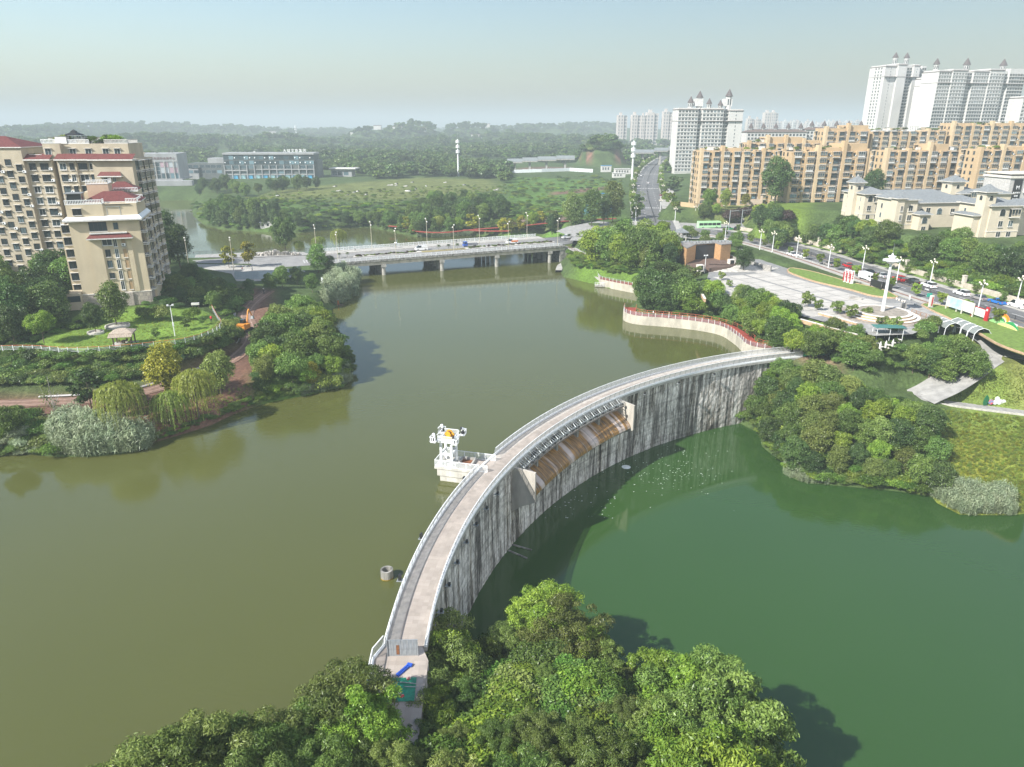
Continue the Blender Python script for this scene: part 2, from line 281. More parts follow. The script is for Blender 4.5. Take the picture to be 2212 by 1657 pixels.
for px, py, dep, hw, pw in [(800, 279, 1700, 46, 4), (893, 272, 1750, 52, 4), (850, 283, 1720, 60, 4), (1015, 273, 1950, 58, 3), (60, 280, 1700, 130, 3), (200, 275, 2100, 150, 3), (330, 274, 2300, 130, 3), (470, 279, 2300, 130, 3), (590, 296, 1350, 70, 3), (1120, 279, 2300, 70, 3), (1190, 275, 2200, 80, 3), (1290, 272, 2500, 110, 3), (1160, 297, 1400, 80, 3), (1085, 292, 1600, 60, 3), (1250, 300, 1300, 60, 3), (1300, 291, 800, 44, 6), (100, 300, 1100, 140, 3), (320, 298, 1250, 120, 3), (700, 286, 2600, 90, 3), (450, 300, 1300, 90, 3), (960, 300, 1400, 70, 3), (1420, 280, 3000, 160, 3)]:
    q = D(px, py - (4 if dep > 1200 else 0), dep); w = hw / FPX * dep
    MOUNDS.append((q.x, q.y, w, max(w * 1.3, 60) if pw < 6 else w * 1.1, q.z - 8, pw))
def ground(X, Y):
    X = np.asarray(X, float); Y = np.asarray(Y, float)
    num = np.zeros(X.shape); den = np.zeros(X.shape)
    for cx, cy, cz in _c:
        w = 1.0 / (((X - cx) ** 2 + (Y - cy) ** 2) / 100 + 0.3) ** 1.6; num += w * cz; den += w
    z = num / den
    far = sstep(650, 900, Y); z = z * (1 - far) + 11 * far
    bump = np.zeros(X.shape)
    for mx, my, wx, wy, h, pw in MOUNDS:
        rr = np.sqrt(((X - mx) / wx) ** 2 + ((Y - my) / wy) ** 2)
        bump = np.maximum(bump, (h - 11) * np.exp(-np.minimum(rr, 9) ** pw * 0.8))
    z = z + bump + 0.35 * np.sin(X * 0.11 + 1.3) * np.sin(Y * 0.09) * sstep(250, 330, Y) + far * (2.5 * np.sin(X * 0.012 + Y * 0.004) * np.sin(Y * 0.009 + 1) + 2)
    for pl, hw, bl in STRIPS:
        d, zz = ldist([tuple(p) for p in pl], X, Y); w = 1 - sstep(hw, hw + bl, d); z = z * (1 - w) + (zz - 0.12) * w
    for poly, zz, bl in FLATS:
        d = sdist(poly, X, Y); w = 1 - sstep(-0.3, bl, d); z = z * (1 - w) + (zz - 0.12) * w
    du = sdist(UP, X, Y); dl = sdist(LO, X, Y)
    z = np.minimum(z, np.where(du > 0, 0.0 + du * 1.1, du * 0.7))
    kl = 0.5 + 0.9 * np.exp(-np.hypot(X - 58, Y - 150) / 22) + 0.5 * sstep(75, 60, Y)
    z = np.minimum(z, np.where(dl > 0, LOW + dl * kl, LOW + dl * 0.7))
    return np.maximum(z, -20)
_T = np.concatenate([np.arange(20, 160, 0.7), 160 * np.exp(np.arange(0, math.log(6000 / 160), 0.0045))])
def PT(px, py, z0=8.0):                            # where the ray of a pixel first meets the terrain
    a = (px - CX) / FPX; b = (CY - py) / FPX; dy = math.cos(PITCH) + b * math.sin(PITCH); dz = -math.sin(PITCH) + b * math.cos(PITCH)
    h = np.nonzero(CAM_H + dz * _T < gzv(a * _T, dy * _T))[0]
    if not len(h): return G(px, py, z0)
    lo, hi = (_T[h[0] - 1] if h[0] else 10.0), _T[h[0]]; g0 = CAM_H + dz * lo - gz(a * lo, dy * lo); g1 = CAM_H + dz * hi - gz(a * hi, dy * hi); t = lo + (hi - lo) * g0 / (g0 - g1 + 1e-9)
    return Vector((a * t, dy * t, gz(a * t, dy * t)))
def growth(a, step, end, k):
    out = [a]
    while out[-1] < end: step *= k; out.append(out[-1] + step)
    return out
gx = list(np.arange(-190, 250, 2.0)); gxs = np.array([-v for v in growth(192, 2.2, 9000, 1.075)[::-1]] + gx + growth(250, 2.2, 9000, 1.075))
gys = np.array(list(np.arange(16, 330, 2.0)) + growth(330, 2.1, 14000, 1.03))
GX, GY = np.meshgrid(gxs, gys); GZ = ground(GX, GY)
ny, nx = GX.shape
# albedo by what grows or lies there
def C3(*a): return np.array(a)
gcol = np.tile(C3(0.060, 0.092, 0.030), (ny, nx, 1))
def paint(poly, z, col, soft=2.0):
    q = np.array([p[:2] for p in W(poly, z)]) if not isinstance(poly[0], Vector) else np.array([p[:2] for p in poly])
    w = (1 - sstep(-soft, soft, sdist(q, GX, GY)))[..., None]
    global gcol; gcol = gcol * (1 - w) + C3(*col) * w
def paintl(pl, hw, col, soft=1.5):
    d, _ = ldist([tuple(p) for p in pl], GX, GY); w = (1 - sstep(hw - soft, hw + soft, d))[..., None]
    global gcol; gcol = gcol * (1 - w) + C3(*col) * w
paint([(-200, 960), (-200, 860), (120, 855), (300, 840), (420, 800), (510, 760), (530, 640), (590, 640), (600, 760), (540, 850), (460, 900), (300, 930), (120, 930)], 3, (0.135, 0.075, 0.052), 3)
paint([(560, 820), (750, 810), (755, 845), (560, 880)], 2, (0.09, 0.16, 0.03), 3)
paint(P_LAWN, 9, (0.13, 0.21, 0.035), 2)
paint(P_FIELD, 9.5, (0.125, 0.145, 0.045), 12)
paint([(545, 478), (560, 440), (660, 440), (640, 470)], 7, (0.08, 0.135, 0.035), 4)
paint([(1100, 470), (1330, 470), (1330, 395), (1100, 385)], 9, (0.08, 0.15, 0.03), 10)
paint([(1190, 420), (1330, 410), (1330, 404), (1190, 412)], 10, (0.16, 0.10, 0.07), 4)
paint([(1060, 475), (1240, 475), (1240, 462), (1060, 464)], 8, (0.16, 0.12, 0.09), 3)
_dep = GY * math.cos(PITCH) - (GZ - CAM_H) * math.sin(PITCH); _py = CY - FPX * (GY * math.sin(PITCH) + (GZ - CAM_H) * math.cos(PITCH)) / _dep; _px = CX + FPX * GX / _dep
_w = ((sstep(1248, 1256, _px) * sstep(1356, 1348, _px) * sstep(327, 331, _py) * sstep(349, 345, _py)) * (GY > 600))[..., None]; gcol = gcol * (1 - _w) + C3(0.16, 0.085, 0.062) * _w      # the red cutting of the cliff hill
paint([(1120, 369), (1235, 366), (1235, 361), (1120, 363)], 11, (0.13, 0.085, 0.06), 6)
paint([(1020, 525), (1210, 520), (1215, 502), (1020, 506)], 2, (0.10, 0.19, 0.035), 3)
paint([(2020, 865), (2300, 890), (2300, 1130), (2080, 1115), (2010, 1075), (2030, 950)], 0, (0.125, 0.165, 0.028), 3)
paint([(2060, 950), (2150, 940), (2170, 1010), (2080, 1020)], -4, (0.19, 0.19, 0.028), 9)
paint([(2035, 850), (2110, 805), (2300, 775), (2300, 900), (2110, 874)], 0, (0.135, 0.185, 0.04), 1.5)
paint([(1990, 668), (2260, 700), (2260, 790), (2130, 735)], 7.8, (0.17, 0.19, 0.055), 2)
paint([(1620, 520), (1720, 535), (1760, 470), (1640, 450)], 9, (0.12, 0.18, 0.03), 5)
paint([(1500, 470), (1640, 480), (1640, 450), (1500, 450)], 10, (0.14, 0.17, 0.05), 4)
paint([(1690, 770), (1790, 765), (1830, 830), (1900, 850), (1880, 860), (1780, 800)], 1.5, (0.26, 0.18, 0.12), 2)
paint([(1240, 610), (1400, 635), (1400, 600), (1240, 585)], 2, (0.10, 0.17, 0.03), 2)
def gz(x, y):                                      # height of the built sheet
    i = min(max(int(np.searchsorted(gxs, x)) - 1, 0), nx - 2); j = min(max(int(np.searchsorted(gys, y)) - 1, 0), ny - 2)
    tx_ = (x - gxs[i]) / (gxs[i + 1] - gxs[i]); ty_ = (y - gys[j]) / (gys[j + 1] - gys[j])
    return float((GZ[j, i] * (1 - tx_) + GZ[j, i + 1] * tx_) * (1 - ty_) + (GZ[j + 1, i] * (1 - tx_) + GZ[j + 1, i + 1] * tx_) * ty_)
def gzv(X, Y):
    i = np.clip(np.searchsorted(gxs, X) - 1, 0, nx - 2); j = np.clip(np.searchsorted(gys, Y) - 1, 0, ny - 2); u = (X - gxs[i]) / (gxs[i + 1] - gxs[i]); v = (Y - gys[j]) / (gys[j + 1] - gys[j])
    return (GZ[j, i] * (1 - u) + GZ[j, i + 1] * u) * (1 - v) + (GZ[j + 1, i] * (1 - u) + GZ[j + 1, i + 1] * u) * v
me = bpy.data.meshes.new('ground')
vv = np.stack([GX, GY, GZ], -1).reshape(-1, 3); ii = np.arange(nx * ny).reshape(ny, nx)
ff = np.stack([ii[:-1, :-1], ii[:-1, 1:], ii[1:, 1:], ii[1:, :-1]], -1).reshape(-1, 4)
def np_mesh(me, v, f, mi=None, smooth=False):
    k = f.shape[1]; me.vertices.add(len(v)); me.vertices.foreach_set('co', v.astype(np.float32).ravel())
    me.loops.add(f.size); me.loops.foreach_set('vertex_index', f.astype(np.int32).ravel())
    me.polygons.add(len(f)); me.polygons.foreach_set('loop_start', np.arange(0, f.size, k, dtype=np.int32))
    if mi is not None: me.polygons.foreach_set('material_index', np.asarray(mi, np.int32))
    if smooth: me.polygons.foreach_set('use_smooth', np.ones(len(f), bool))
    me.update(calc_edges=True); return me
np_mesh(me, vv, ff, smooth=True)
ca = me.color_attributes.new('albedo', 'FLOAT_COLOR', 'POINT')
ca.data.foreach_set('color', np.concatenate([gcol.reshape(-1, 3), np.ones((nx * ny, 1))], 1).astype(np.float32).ravel())
gm = bpy.data.materials.new('ground'); gm.use_nodes = True; nt = gm.node_tree; b = nt.nodes['Principled BSDF']
at = _n(nt, 'ShaderNodeAttribute', attribute_name='albedo'); ge = _n(nt, 'ShaderNodeNewGeometry')
n1 = _n(nt, 'ShaderNodeTexNoise'); n1.inputs['Scale'].default_value = 0.12; n1.inputs['Detail'].default_value = 5; n1.inputs['Roughness'].default_value = 0.65
n2 = _n(nt, 'ShaderNodeTexNoise'); n2.inputs['Scale'].default_value = 1.6; n2.inputs['Detail'].default_value = 3; n2.inputs['Roughness'].default_value = 0.7
mr = _n(nt, 'ShaderNodeMapRange'); mr.inputs['From Min'].default_value = 0.3; mr.inputs['From Max'].default_value = 0.7; mr.inputs['To Min'].default_value = 0.62; mr.inputs['To Max'].default_value = 1.38
m3 = _n(nt, 'ShaderNodeMapRange'); m3.inputs['From Min'].default_value = 0.3; m3.inputs['From Max'].default_value = 0.7; m3.inputs['To Min'].default_value = 0.6; m3.inputs['To Max'].default_value = 1.4
mm = _n(nt, 'ShaderNodeMath', operation='MULTIPLY'); mv = _n(nt, 'ShaderNodeMix', data_type='RGBA', blend_type='MULTIPLY'); mv.inputs['Factor'].default_value = 1
for n_ in (n1, n2): nt.links.new(ge.outputs['Position'], n_.inputs['Vector'])
nt.links.new(n1.outputs[0], mr.inputs[0]); nt.links.new(n2.outputs[0], m3.inputs[0]); nt.links.new(mr.outputs[0], mm.inputs[0]); nt.links.new(m3.outputs[0], mm.inputs[1])
nt.links.new(at.outputs['Color'], mv.inputs['A']); nt.links.new(mm.outputs[0], mv.inputs['B']); nt.links.new(mv.outputs['Result'], b.inputs['Base Color'])
b.inputs['Roughness'].default_value = 0.95; b.inputs['Specular IOR Level'].default_value = 0.15
bp = _n(nt, 'ShaderNodeBump'); bp.inputs['Strength'].default_value = 0.7; bp.inputs['Distance'].default_value = 0.35; nt.links.new(n2.outputs[0], bp.inputs['Height']); nt.links.new(bp.outputs[0], b.inputs['Normal'])
me.materials.append(gm); tag(obj('ground', me), kind='structure')
# water: turbid, so an opaque body colour under a mirror-like skin
def water(name, col, rip, bscale=0.5, col2=None):
    m = bpy.data.materials.new(name); m.use_nodes = True; nt = m.node_tree; b = nt.nodes['Principled BSDF']
    b.inputs['Roughness'].default_value = 0.035; b.inputs['IOR'].default_value = 1.48; b.inputs['Specular IOR Level'].default_value = 0.5
    g = _n(nt, 'ShaderNodeNewGeometry'); n0 = _n(nt, 'ShaderNodeTexNoise'); n0.inputs['Scale'].default_value = 0.012; n0.inputs['Detail'].default_value = 3
    rp = _n(nt, 'ShaderNodeValToRGB'); rp.color_ramp.elements[0].position = 0.35; rp.color_ramp.elements[1].position = 0.7
    rp.color_ramp.elements[0].color = (*col, 1); rp.color_ramp.elements[1].color = (*(col2 or [v * 1.15 for v in col]), 1)
    nt.links.new(g.outputs['Position'], n0.inputs['Vector']); nt.links.new(n0.outputs[0], rp.inputs[0]); nt.links.new(rp.outputs[0], b.inputs['Base Color'])
    mp = _n(nt, 'ShaderNodeMapping'); mp.inputs['Scale'].default_value = (1, 1.9, 1); mp.inputs['Rotation'].default_value = (0, 0, 0.5)
    nz = _n(nt, 'ShaderNodeTexNoise'); nz.inputs['Scale'].default_value = bscale; nz.inputs['Detail'].default_value = 5; nz.inputs['Roughness'].default_value = 0.6
    gu = _n(nt, 'ShaderNodeTexNoise'); gu.inputs['Scale'].default_value = 0.022; gu.inputs['Detail'].default_value = 4      # gusts: some reaches ripple, others lie calm
    gr = _n(nt, 'ShaderNodeMapRange'); gr.inputs['From Min'].default_value = 0.4; gr.inputs['From Max'].default_value = 0.65; gr.inputs['To Min'].default_value = 0.25; gr.inputs['To Max'].default_value = 1.0
    mu = _n(nt, 'ShaderNodeMath', operation='MULTIPLY'); r2_ = _n(nt, 'ShaderNodeMapRange'); r2_.inputs['From Min'].default_value = 0.42; r2_.inputs['From Max'].default_value = 0.68; r2_.inputs['To Min'].default_value = 0.02; r2_.inputs['To Max'].default_value = 0.15; nt.links.new(gu.outputs[0], r2_.inputs[0]); nt.links.new(r2_.outputs[0], b.inputs['Roughness'])
    nt.links.new(g.outputs['Position'], gu.inputs['Vector']); nt.links.new(gu.outputs[0], gr.inputs[0])
    nt.links.new(g.outputs['Position'], mp.inputs[0]); nt.links.new(mp.outputs[0], nz.inputs['Vector'])
    nt.links.new(nz.outputs[0], mu.inputs[0]); nt.links.new(gr.outputs[0], mu.inputs[1])
    bp = _n(nt, 'ShaderNodeBump'); bp.inputs['Strength'].default_value = 1.0; bp.inputs['Distance'].default_value = rip
    nt.links.new(mu.outputs[0], bp.inputs['Height']); nt.links.new(bp.outputs[0], b.inputs['Normal']); MATS[name] = m; return m
cxm = (GX[:-1, :-1] + GX[1:, 1:]) / 2; cym = (GY[:-1, :-1] + GY[1:, 1:]) / 2
du = sdist(UP, cxm, cym); rr = np.hypot(cxm - DC[0], cym - DC[1])
def flat_cells(sel, z):
    f = ff.reshape(ny - 1, nx - 1, 4)[sel]; u, inv = np.unique(f, return_inverse=True); v = vv[u].copy(); v[:, 2] = z; return v, inv.reshape(-1, 4)
me = bpy.data.meshes.new('upper_lake'); np_mesh(me, *flat_cells((du < 4) & ~((rr < 100.9) & (cym > 46) & (cxm > -20)), 0.0)); me.materials.append(water('lake_water', (0.074, 0.082, 0.022), 0.034, 0.6, (0.086, 0.092, 0.026)))
tag(obj('upper_lake', me), 'olive brown still water held behind the curved dam', kind='structure')
dl = sdist(LO, cxm, cym)
me = bpy.data.meshes.new('lower_lake'); np_mesh(me, *flat_cells((dl < 4) & (rr < 102.3) | (dl < 4) & (cxm > 30) & (cym < 125), LOW)); me.materials.append(water('pool_water', (0.025, 0.064, 0.013), 0.012, 0.8, (0.030, 0.074, 0.016)))
tag(obj('lower_lake', me), 'dark green pool below the dam', kind='structure')
# ------------------------------------------------------------------ the arch dam
def AP(r, a, z): return Vector((DC[0] + r * math.cos(R(a)), DC[1] + r * math.sin(R(a)), z))
white = mat('white_paint', (0.74, 0.76, 0.76), 0.5, 0.06, 3); steel = mat('galvanised_steel', (0.36, 0.39, 0.40), 0.45, 0.15, 4, metal=0.4)
conc = mat('concrete', (0.36, 0.35, 0.32), 0.9, 0.2, 0.9, bump=0.3); concd = mat('stained_concrete', (0.10, 0.10, 0.09), 0.95, 0.3, 0.8, col2=(0.34, 0.33, 0.30), stretch=(1, 1, 0.25), bump=0.4)
dark = mat('black_metal', (0.025, 0.026, 0.028), 0.5, 0.1)
def dam_face():
    m = bpy.data.materials.new('weathered_dam_face'); m.use_nodes = True; nt = m.node_tree; b = nt.nodes['Principled BSDF']; L = nt.links.new
    g = _n(nt, 'ShaderNodeNewGeometry')
    def noise(sc, st, det=5, rough=0.6):
        mp = _n(nt, 'ShaderNodeMapping'); mp.inputs['Scale'].default_value = st; nz = _n(nt, 'ShaderNodeTexNoise'); nz.inputs['Scale'].default_value = sc; nz.inputs['Detail'].default_value = det; nz.inputs['Roughness'].default_value = rough
        L(g.outputs['Position'], mp.inputs[0]); L(mp.outputs[0], nz.inputs['Vector']); return nz.outputs[0]
    def ramp(x, stops):
        r = _n(nt, 'ShaderNodeValToRGB'); e = r.color_ramp.elements
        e[0].position, e[0].color = stops[0][0], (*stops[0][1], 1); e[1].position, e[1].color = stops[-1][0], (*stops[-1][1], 1)
        for p, c in stops[1:-1]: e.new(p).color = (*c, 1)
        L(x, r.inputs[0]); return r.outputs[0]
    def mul(a, c, f=1.0):
        m_ = _n(nt, 'ShaderNodeMix', data_type='RGBA', blend_type='MULTIPLY'); m_.inputs['Factor'].default_value = f; L(a, m_.inputs['A']); L(c, m_.inputs['B']); return m_.outputs['Result']
    base = ramp(noise(0.55, (1, 1, 0.7), 8, 0.8), [(0.34, (0.34, 0.325, 0.30)), (0.5, (0.68, 0.655, 0.61)), (0.64, (0.95, 0.92, 0.87))])
    streak = ramp(noise(0.95, (1, 1, 0.06), 7, 0.72), [(0.41, (0.085, 0.08, 0.075)), (0.48, (0.50, 0.49, 0.47)), (0.54, (1, 1, 1)), (0.75, (1.0, 1.0, 1.0))])
    drip = ramp(noise(0.30, (1, 1, 0.10), 6, 0.8), [(0.38, (0.055, 0.045, 0.035)), (0.43, (0.62, 0.58, 0.52)), (0.48, (1, 1, 1))])
    fine = ramp(noise(5.0, (1, 1, 0.22), 4, 0.65), [(0.35, (0.42, 0.42, 0.42)), (0.6, (1.15, 1.15, 1.15))])
    lift = ramp(noise(0.5, (0.12, 0.12, 3.0), 3, 0.5), [(0.36, (0.62, 0.62, 0.62)), (0.46, (1, 1, 1))])
    c = mul(mul(mul(mul(base, streak, 0.9), drip, 0.95), fine, 0.8), lift, 0.7); L(c, b.inputs['Base Color'])
    b.inputs['Roughness'].default_value = 0.92; b.inputs['Specular IOR Level'].default_value = 0.25
    bp = _n(nt, 'ShaderNodeBump'); bp.inputs['Strength'].default_value = 0.9; bp.inputs['Distance'].default_value = 0.2; L(noise(1.2, (1, 1, 0.8), 6, 0.7), bp.inputs['Height']); L(bp.outputs[0], b.inputs['Normal'])
    MATS['dam_face'] = m; return m
dface = dam_face()
def tiles():
    m = bpy.data.materials.new('walkway_tiles'); m.use_nodes = True; nt = m.node_tree; b = nt.nodes['Principled BSDF']; L = nt.links.new
    uv = _n(nt, 'ShaderNodeUVMap', uv_map='UVMap'); br = _n(nt, 'ShaderNodeTexBrick'); br.offset = 0; br.inputs['Scale'].default_value = 1
    br.inputs['Brick Width'].default_value = 0.6; br.inputs['Row Height'].default_value = 0.6; br.inputs['Mortar Size'].default_value = 0.012
    br.inputs['Color1'].default_value = (0.32, 0.28, 0.24, 1); br.inputs['Color2'].default_value = (0.40, 0.35, 0.305, 1); br.inputs['Mortar'].default_value = (0.33, 0.28, 0.25, 1)
    nz = _n(nt, 'ShaderNodeTexNoise'); nz.inputs['Scale'].default_value = 0.35; nz.inputs['Detail'].default_value = 5
    r = _n(nt, 'ShaderNodeMapRange'); r.inputs['From Min'].default_value = 0.3; r.inputs['From Max'].default_value = 0.7; r.inputs['To Min'].default_value = 0.78; r.inputs['To Max'].default_value = 1.1
    mx = _n(nt, 'ShaderNodeMix', data_type='RGBA', blend_type='MULTIPLY'); mx.inputs['Factor'].default_value = 1
    L(uv.outputs[0], br.inputs['Vector']); L(uv.outputs[0], nz.inputs['Vector']); L(nz.outputs[0], r.inputs[0]); L(br.outputs[0], mx.inputs['A']); L(r.outputs[0], mx.inputs['B']); L(mx.outputs['Result'], b.inputs['Base Color'])
    b.inputs['Roughness'].default_value = 0.75; return m
TILE = tiles()
A0, A1 = 180.0, 104.4
dam = thing('arch_dam', 'curved concrete arch dam with stained face and railed walkway on top', 'dam', (0, 0, 0))
# wall: upstream face, top and a rough downstream face in one closed band
rs = np.random.default_rng(3); NA = 220; NZ = 26; zz = np.linspace(-18, 1.9, NZ)
v = []; f = []
for i in range(NA + 1):
    a = A0 + (A1 - 3 - A0) * i / NA; col_ = rs.normal(0, 0.03)
    for k in range(NZ): v.append(AP(RD + (18 - zz[k]) * 0.012 * 0 - 0.05 - rs.random() * 0.09 + col_, a, zz[k] + 0))
    v.append(AP(RU, a, 1.9)); v.append(AP(RU, a, -18))
m_ = NZ + 2
for i in range(NA):
    for k in range(m_ - 1): f.append((i * m_ + k, (i + 1) * m_ + k, (i + 1) * m_ + k + 1, i * m_ + k + 1))
MB().add(v, f).build('dam_wall', dface, dam)
def ring(name, r0, r1, z0, z1, a0, a1, n, mt, parent, uv=False):
    P_ = []; F_ = []
    for i in range(n + 1):
        a = a0 + (a1 - a0) * i / n; P_ += [AP(r0, a, z0), AP(r1, a, z0), AP(r1, a, z1), AP(r0, a, z1)]
    for i in range(n):
        for k in range(4): F_.append((i * 4 + k, i * 4 + (k + 1) % 4, i * 4 + 4 + (k + 1) % 4, i * 4 + 4 + k))
    F_ += [(0, 3, 2, 1), (n * 4, n * 4 + 1, n * 4 + 2, n * 4 + 3)]
    o = MB().add(P_, F_).build(name, mt, parent)
    if uv:
        me = o.data; ul = me.uv_layers.new(name='UVMap'); L_ = R(abs(a1 - a0)) * 101
        for lp in me.loops:
            i, k = divmod(lp.vertex_index, 4); ul.data[lp.index].uv = (L_ * i / n, (r1 if k in (1, 2) else r0) - 99)
    return o
ring('deck_slab', 98.75, 103.25, 1.95, 2.44, A0, A1, 100, conc, dam)
ring('paving', 99.05, 101.75, 2.441, 2.5, A0, A1, 100, TILE, dam, True)
ring('drain_strip', 101.754, 102.95, 2.441, 2.49, A0, A1, 100, mat('ribbed_paving', (0.40, 0.37, 0.33), 0.85, 0.15, 1.5), dam)
ring('curb', 98.76, 99.04, 2.441, 2.72, A0, A1, 100, white, dam); ring('curb', 102.955, 103.24, 2.441, 2.72, A0, A1, 100, white, dam)
def rail_mesh(name, L_, h, bars, lean, post, m0=white, m1=steel, r=0.035, fillw=0.2):
    b = MB(); n = max(2, int(L_ / bars))
    def at(x, t): return (x, lean * t * t, t * h)
    for i in range(n):
        x = -L_ / 2 + L_ * (i + 0.5) / n
        for t0, t1 in ((0.06, 0.5), (0.5, 0.97)): p0, p1 = at(x, t0), at(x, t1); w_ = bars * fillw; b.add([(p0[0] - w_, p0[1], p0[2]), (p0[0] + w_, p0[1], p0[2]), (p1[0] + w_, p1[1], p1[2]), (p1[0] - w_, p1[1], p1[2])], [(0, 1, 2, 3)])
    b.box((0, lean, h), (L_, 0.10, 0.07)); b.box((0, lean * 0.01, 0.08), (L_, 0.06, 0.06))
    if post: b.tube([(-L_ / 2, 0, 0), at(-L_ / 2, 0.5), at(-L_ / 2, 1.04)], r, 6, 1)
    return b.mesh(name, [m0, m1])
pitch = 1.52
for rad, lean, nm in ((102.98, -0.16, 'railing_panel'), (98.98, 0.30, 'railing_panel')):
    n = int(rad * R(A0 - A1) / pitch); me_ = rail_mesh(nm, pitch * 0.995, 1.15, 0.095, lean if rad > 100 else -lean, True, r=0.04, fillw=0.34)
    for i in range(n):
        a = A0 - (i + 0.5) * (A0 - A1) / n; p = AP(rad, a, 2.70)
        if rad > 100 and 154.9 < a < 157.9: continue                       # opening to the intake platform
        obj(nm, me_, dam, p, R(a) - math.pi / 2)
# spillway
spm = bpy.data.materials.new('wet_spillway'); spm.use_nodes = True; nt = spm.node_tree; b = nt.nodes['Principled BSDF']; L = nt.links.new
uvn = _n(nt, 'ShaderNodeUVMap', uv_map='UVMap')
def uvnoise(st, sc, det):
    mp = _n(nt, 'ShaderNodeMapping'); mp.inputs['Scale'].default_value = st; nz = _n(nt, 'ShaderNodeTexNoise'); nz.inputs['Scale'].default_value = sc; nz.inputs['Detail'].default_value = det
    L(uvn.outputs[0], mp.inputs[0]); L(mp.outputs[0], nz.inputs['Vector']); return nz.outputs[0]
r1 = _n(nt, 'ShaderNodeValToRGB'); e = r1.color_ramp.elements; e[0].position = 0.33; e[0].color = (0.085, 0.045, 0.012, 1); e[1].position = 0.66; e[1].color = (0.36, 0.19, 0.045, 1); L(uvnoise((1, 0.15, 1), 3.0, 6), r1.inputs[0])
r2 = _n(nt, 'ShaderNodeValToRGB'); e = r2.color_ramp.elements; e[0].position = 0.525; e[0].color = (0, 0, 0, 1); e[1].position = 0.575; e[1].color = (1, 1, 1, 1); L(uvnoise((1, 0.10, 1), 0.36, 5), r2.inputs[0])
mx = _n(nt, 'ShaderNodeMix', data_type='RGBA'); L(r2.outputs[0], mx.inputs['Factor']); L(r1.outputs[0], mx.inputs['A']); mx.inputs['B'].default_value = (0.48, 0.40, 0.35, 1); L(mx.outputs['Result'], b.inputs['Base Color'])
b.inputs['Roughness'].default_value = 0.35
S0, S1 = 155.3, 134.6; ns = 60
prof = [(101.5, 0.15), (100.5, 0.05), (99.4, -0.25), (98.2, -0.8), (97.0, -1.55), (96.35, -2.05), (95.95, -2.5), (95.75, -3.0), (95.9, -3.25), (98.2, -4.6), (99.6, -5.6)]
P_ = [AP(r, S0 + (S1 - S0) * i / ns, z) for i in range(ns + 1) for r, z in prof]; k_ = len(prof)
o = MB().add(P_, [(i * k_ + j, i * k_ + j + 1, (i + 1) * k_ + j + 1, (i + 1) * k_ + j) for i in range(ns) for j in range(k_ - 1)]).build('spillway_apron', [spm, concd], dam, smooth=False)
ul = o.data.uv_layers.new(name='UVMap'); acc = np.cumsum([0] + [math.hypot(prof[j + 1][0] - prof[j][0], prof[j + 1][1] - prof[j][1]) for j in range(k_ - 1)])
for lp in o.data.loops: i, j = divmod(lp.vertex_index, k_); ul.data[lp.index].uv = (i / ns * 35, acc[j])
for p in o.data.polygons:
    if min(v_ % k_ for v_ in p.vertices) >= 7: p.material_index = 1
wingm = mat('wing_wall_concrete', (0.42, 0.39, 0.34), 0.9, 0.2, 0.6, stretch=(1, 1, 0.4), bump=0.2)
for a in (S0, S1):                                                       # wing walls closing the spillway
    q = [(99.4, 1.95), (99.4, -6.0), (97.6, -4.6), (95.3, -3.4), (95.3, 1.7)]; t = 0.22
    A_ = [AP(r, a + t / 2 * 0.6, z) for r, z in q]; B_ = [AP(r, a - t / 2 * 0.6 - 0.1, z) for r, z in q]; n = len(q)
    MB().add(A_ + B_, [tuple(range(n)), tuple(range(2 * n - 1, n - 1, -1))] + [(i, i + n, (i + 1) % n + n, (i + 1) % n) for i in range(n)]).build('wing_wall', wingm, dam)
for k in range(1, 12):
    a = S0 + (S1 - S0) * k / 12; MB().add([AP(r, a + da, z + 0.03) for da in (-0.03, 0.03) for r, z in prof[1:8]], [(j, j + 1, j + 8, j + 7) for j in range(6)]).build('apron_joint', concd, dam)
for a in (151.2, 147.1, 143.0, 138.9):
    b_ = MB(); b_.box((0, 0, 0.2), (2.2, 0.5, 3.2)); b_.build('spillway_pier', concd, dam, AP(99.2, a, 0.0), R(a))
# service catwalk of brackets and rails under the downstream railing
ring('catwalk_beam', 97.35, 97.55, 1.0, 1.3, S0 - 0.3, S1 + 0.3, 40, mat('rusty_grey_beam', (0.20, 0.17, 0.15), 0.8, 0.2, 3), dam)
ring('catwalk_rail', 97.42, 97.5, 1.85, 1.93, S0 - 0.3, S1 + 0.3, 40, steel, dam); ring('catwalk_rail', 98.1, 98.18, 1.5, 1.58, S0 - 0.3, S1 + 0.3, 40, steel, dam)
b_ = MB()
for x, y in ((0.0, 0), (0.75, 0.75), (0.75, -0.75)):
    b_.tube([(-0.0, y, 0.95), (-1.35, y * 0.5, 1.75)], 0.04, 4); b_.tube([(-0.02, y, 0.0), (-1.3, y * 0.7, 0.5)], 0.045, 4); b_.tube([(0, y, 0), (0, y, 0.9)], 0.05, 4)
b_.tube([(0, -0.75, 0), (0, 0.75, 0.85)], 0.03, 4); b_.tube([(0, 0.75, 0), (0, -0.75, 0.85)], 0.03, 4); b_.box((0.15, 0, 0.75), (0.3, 0.35, 0.3), 0, 1)
bm_ = b_.mesh('catwalk_bracket', [steel, dark])
for i in range(17): a = S0 - 0.7 - i * (S0 - S1 - 1.4) / 16; obj('catwalk_bracket', bm_, dam, AP(97.4, a, 1.02), R(a) + math.pi)
b_ = MB(); b_.tube([(0, 0, 0), (0.9, 0, 0.1)], 0.04, 4); b_.tube([(0, 0, -0.7), (0.9, 0, 0.1)], 0.035, 4); b_.box((0.75, 0, 0.14), (0.7, 0.5, 0.05)); b_.box((0.85, 0, 0.4), (0.3, 0.34, 0.34), 0, 1)
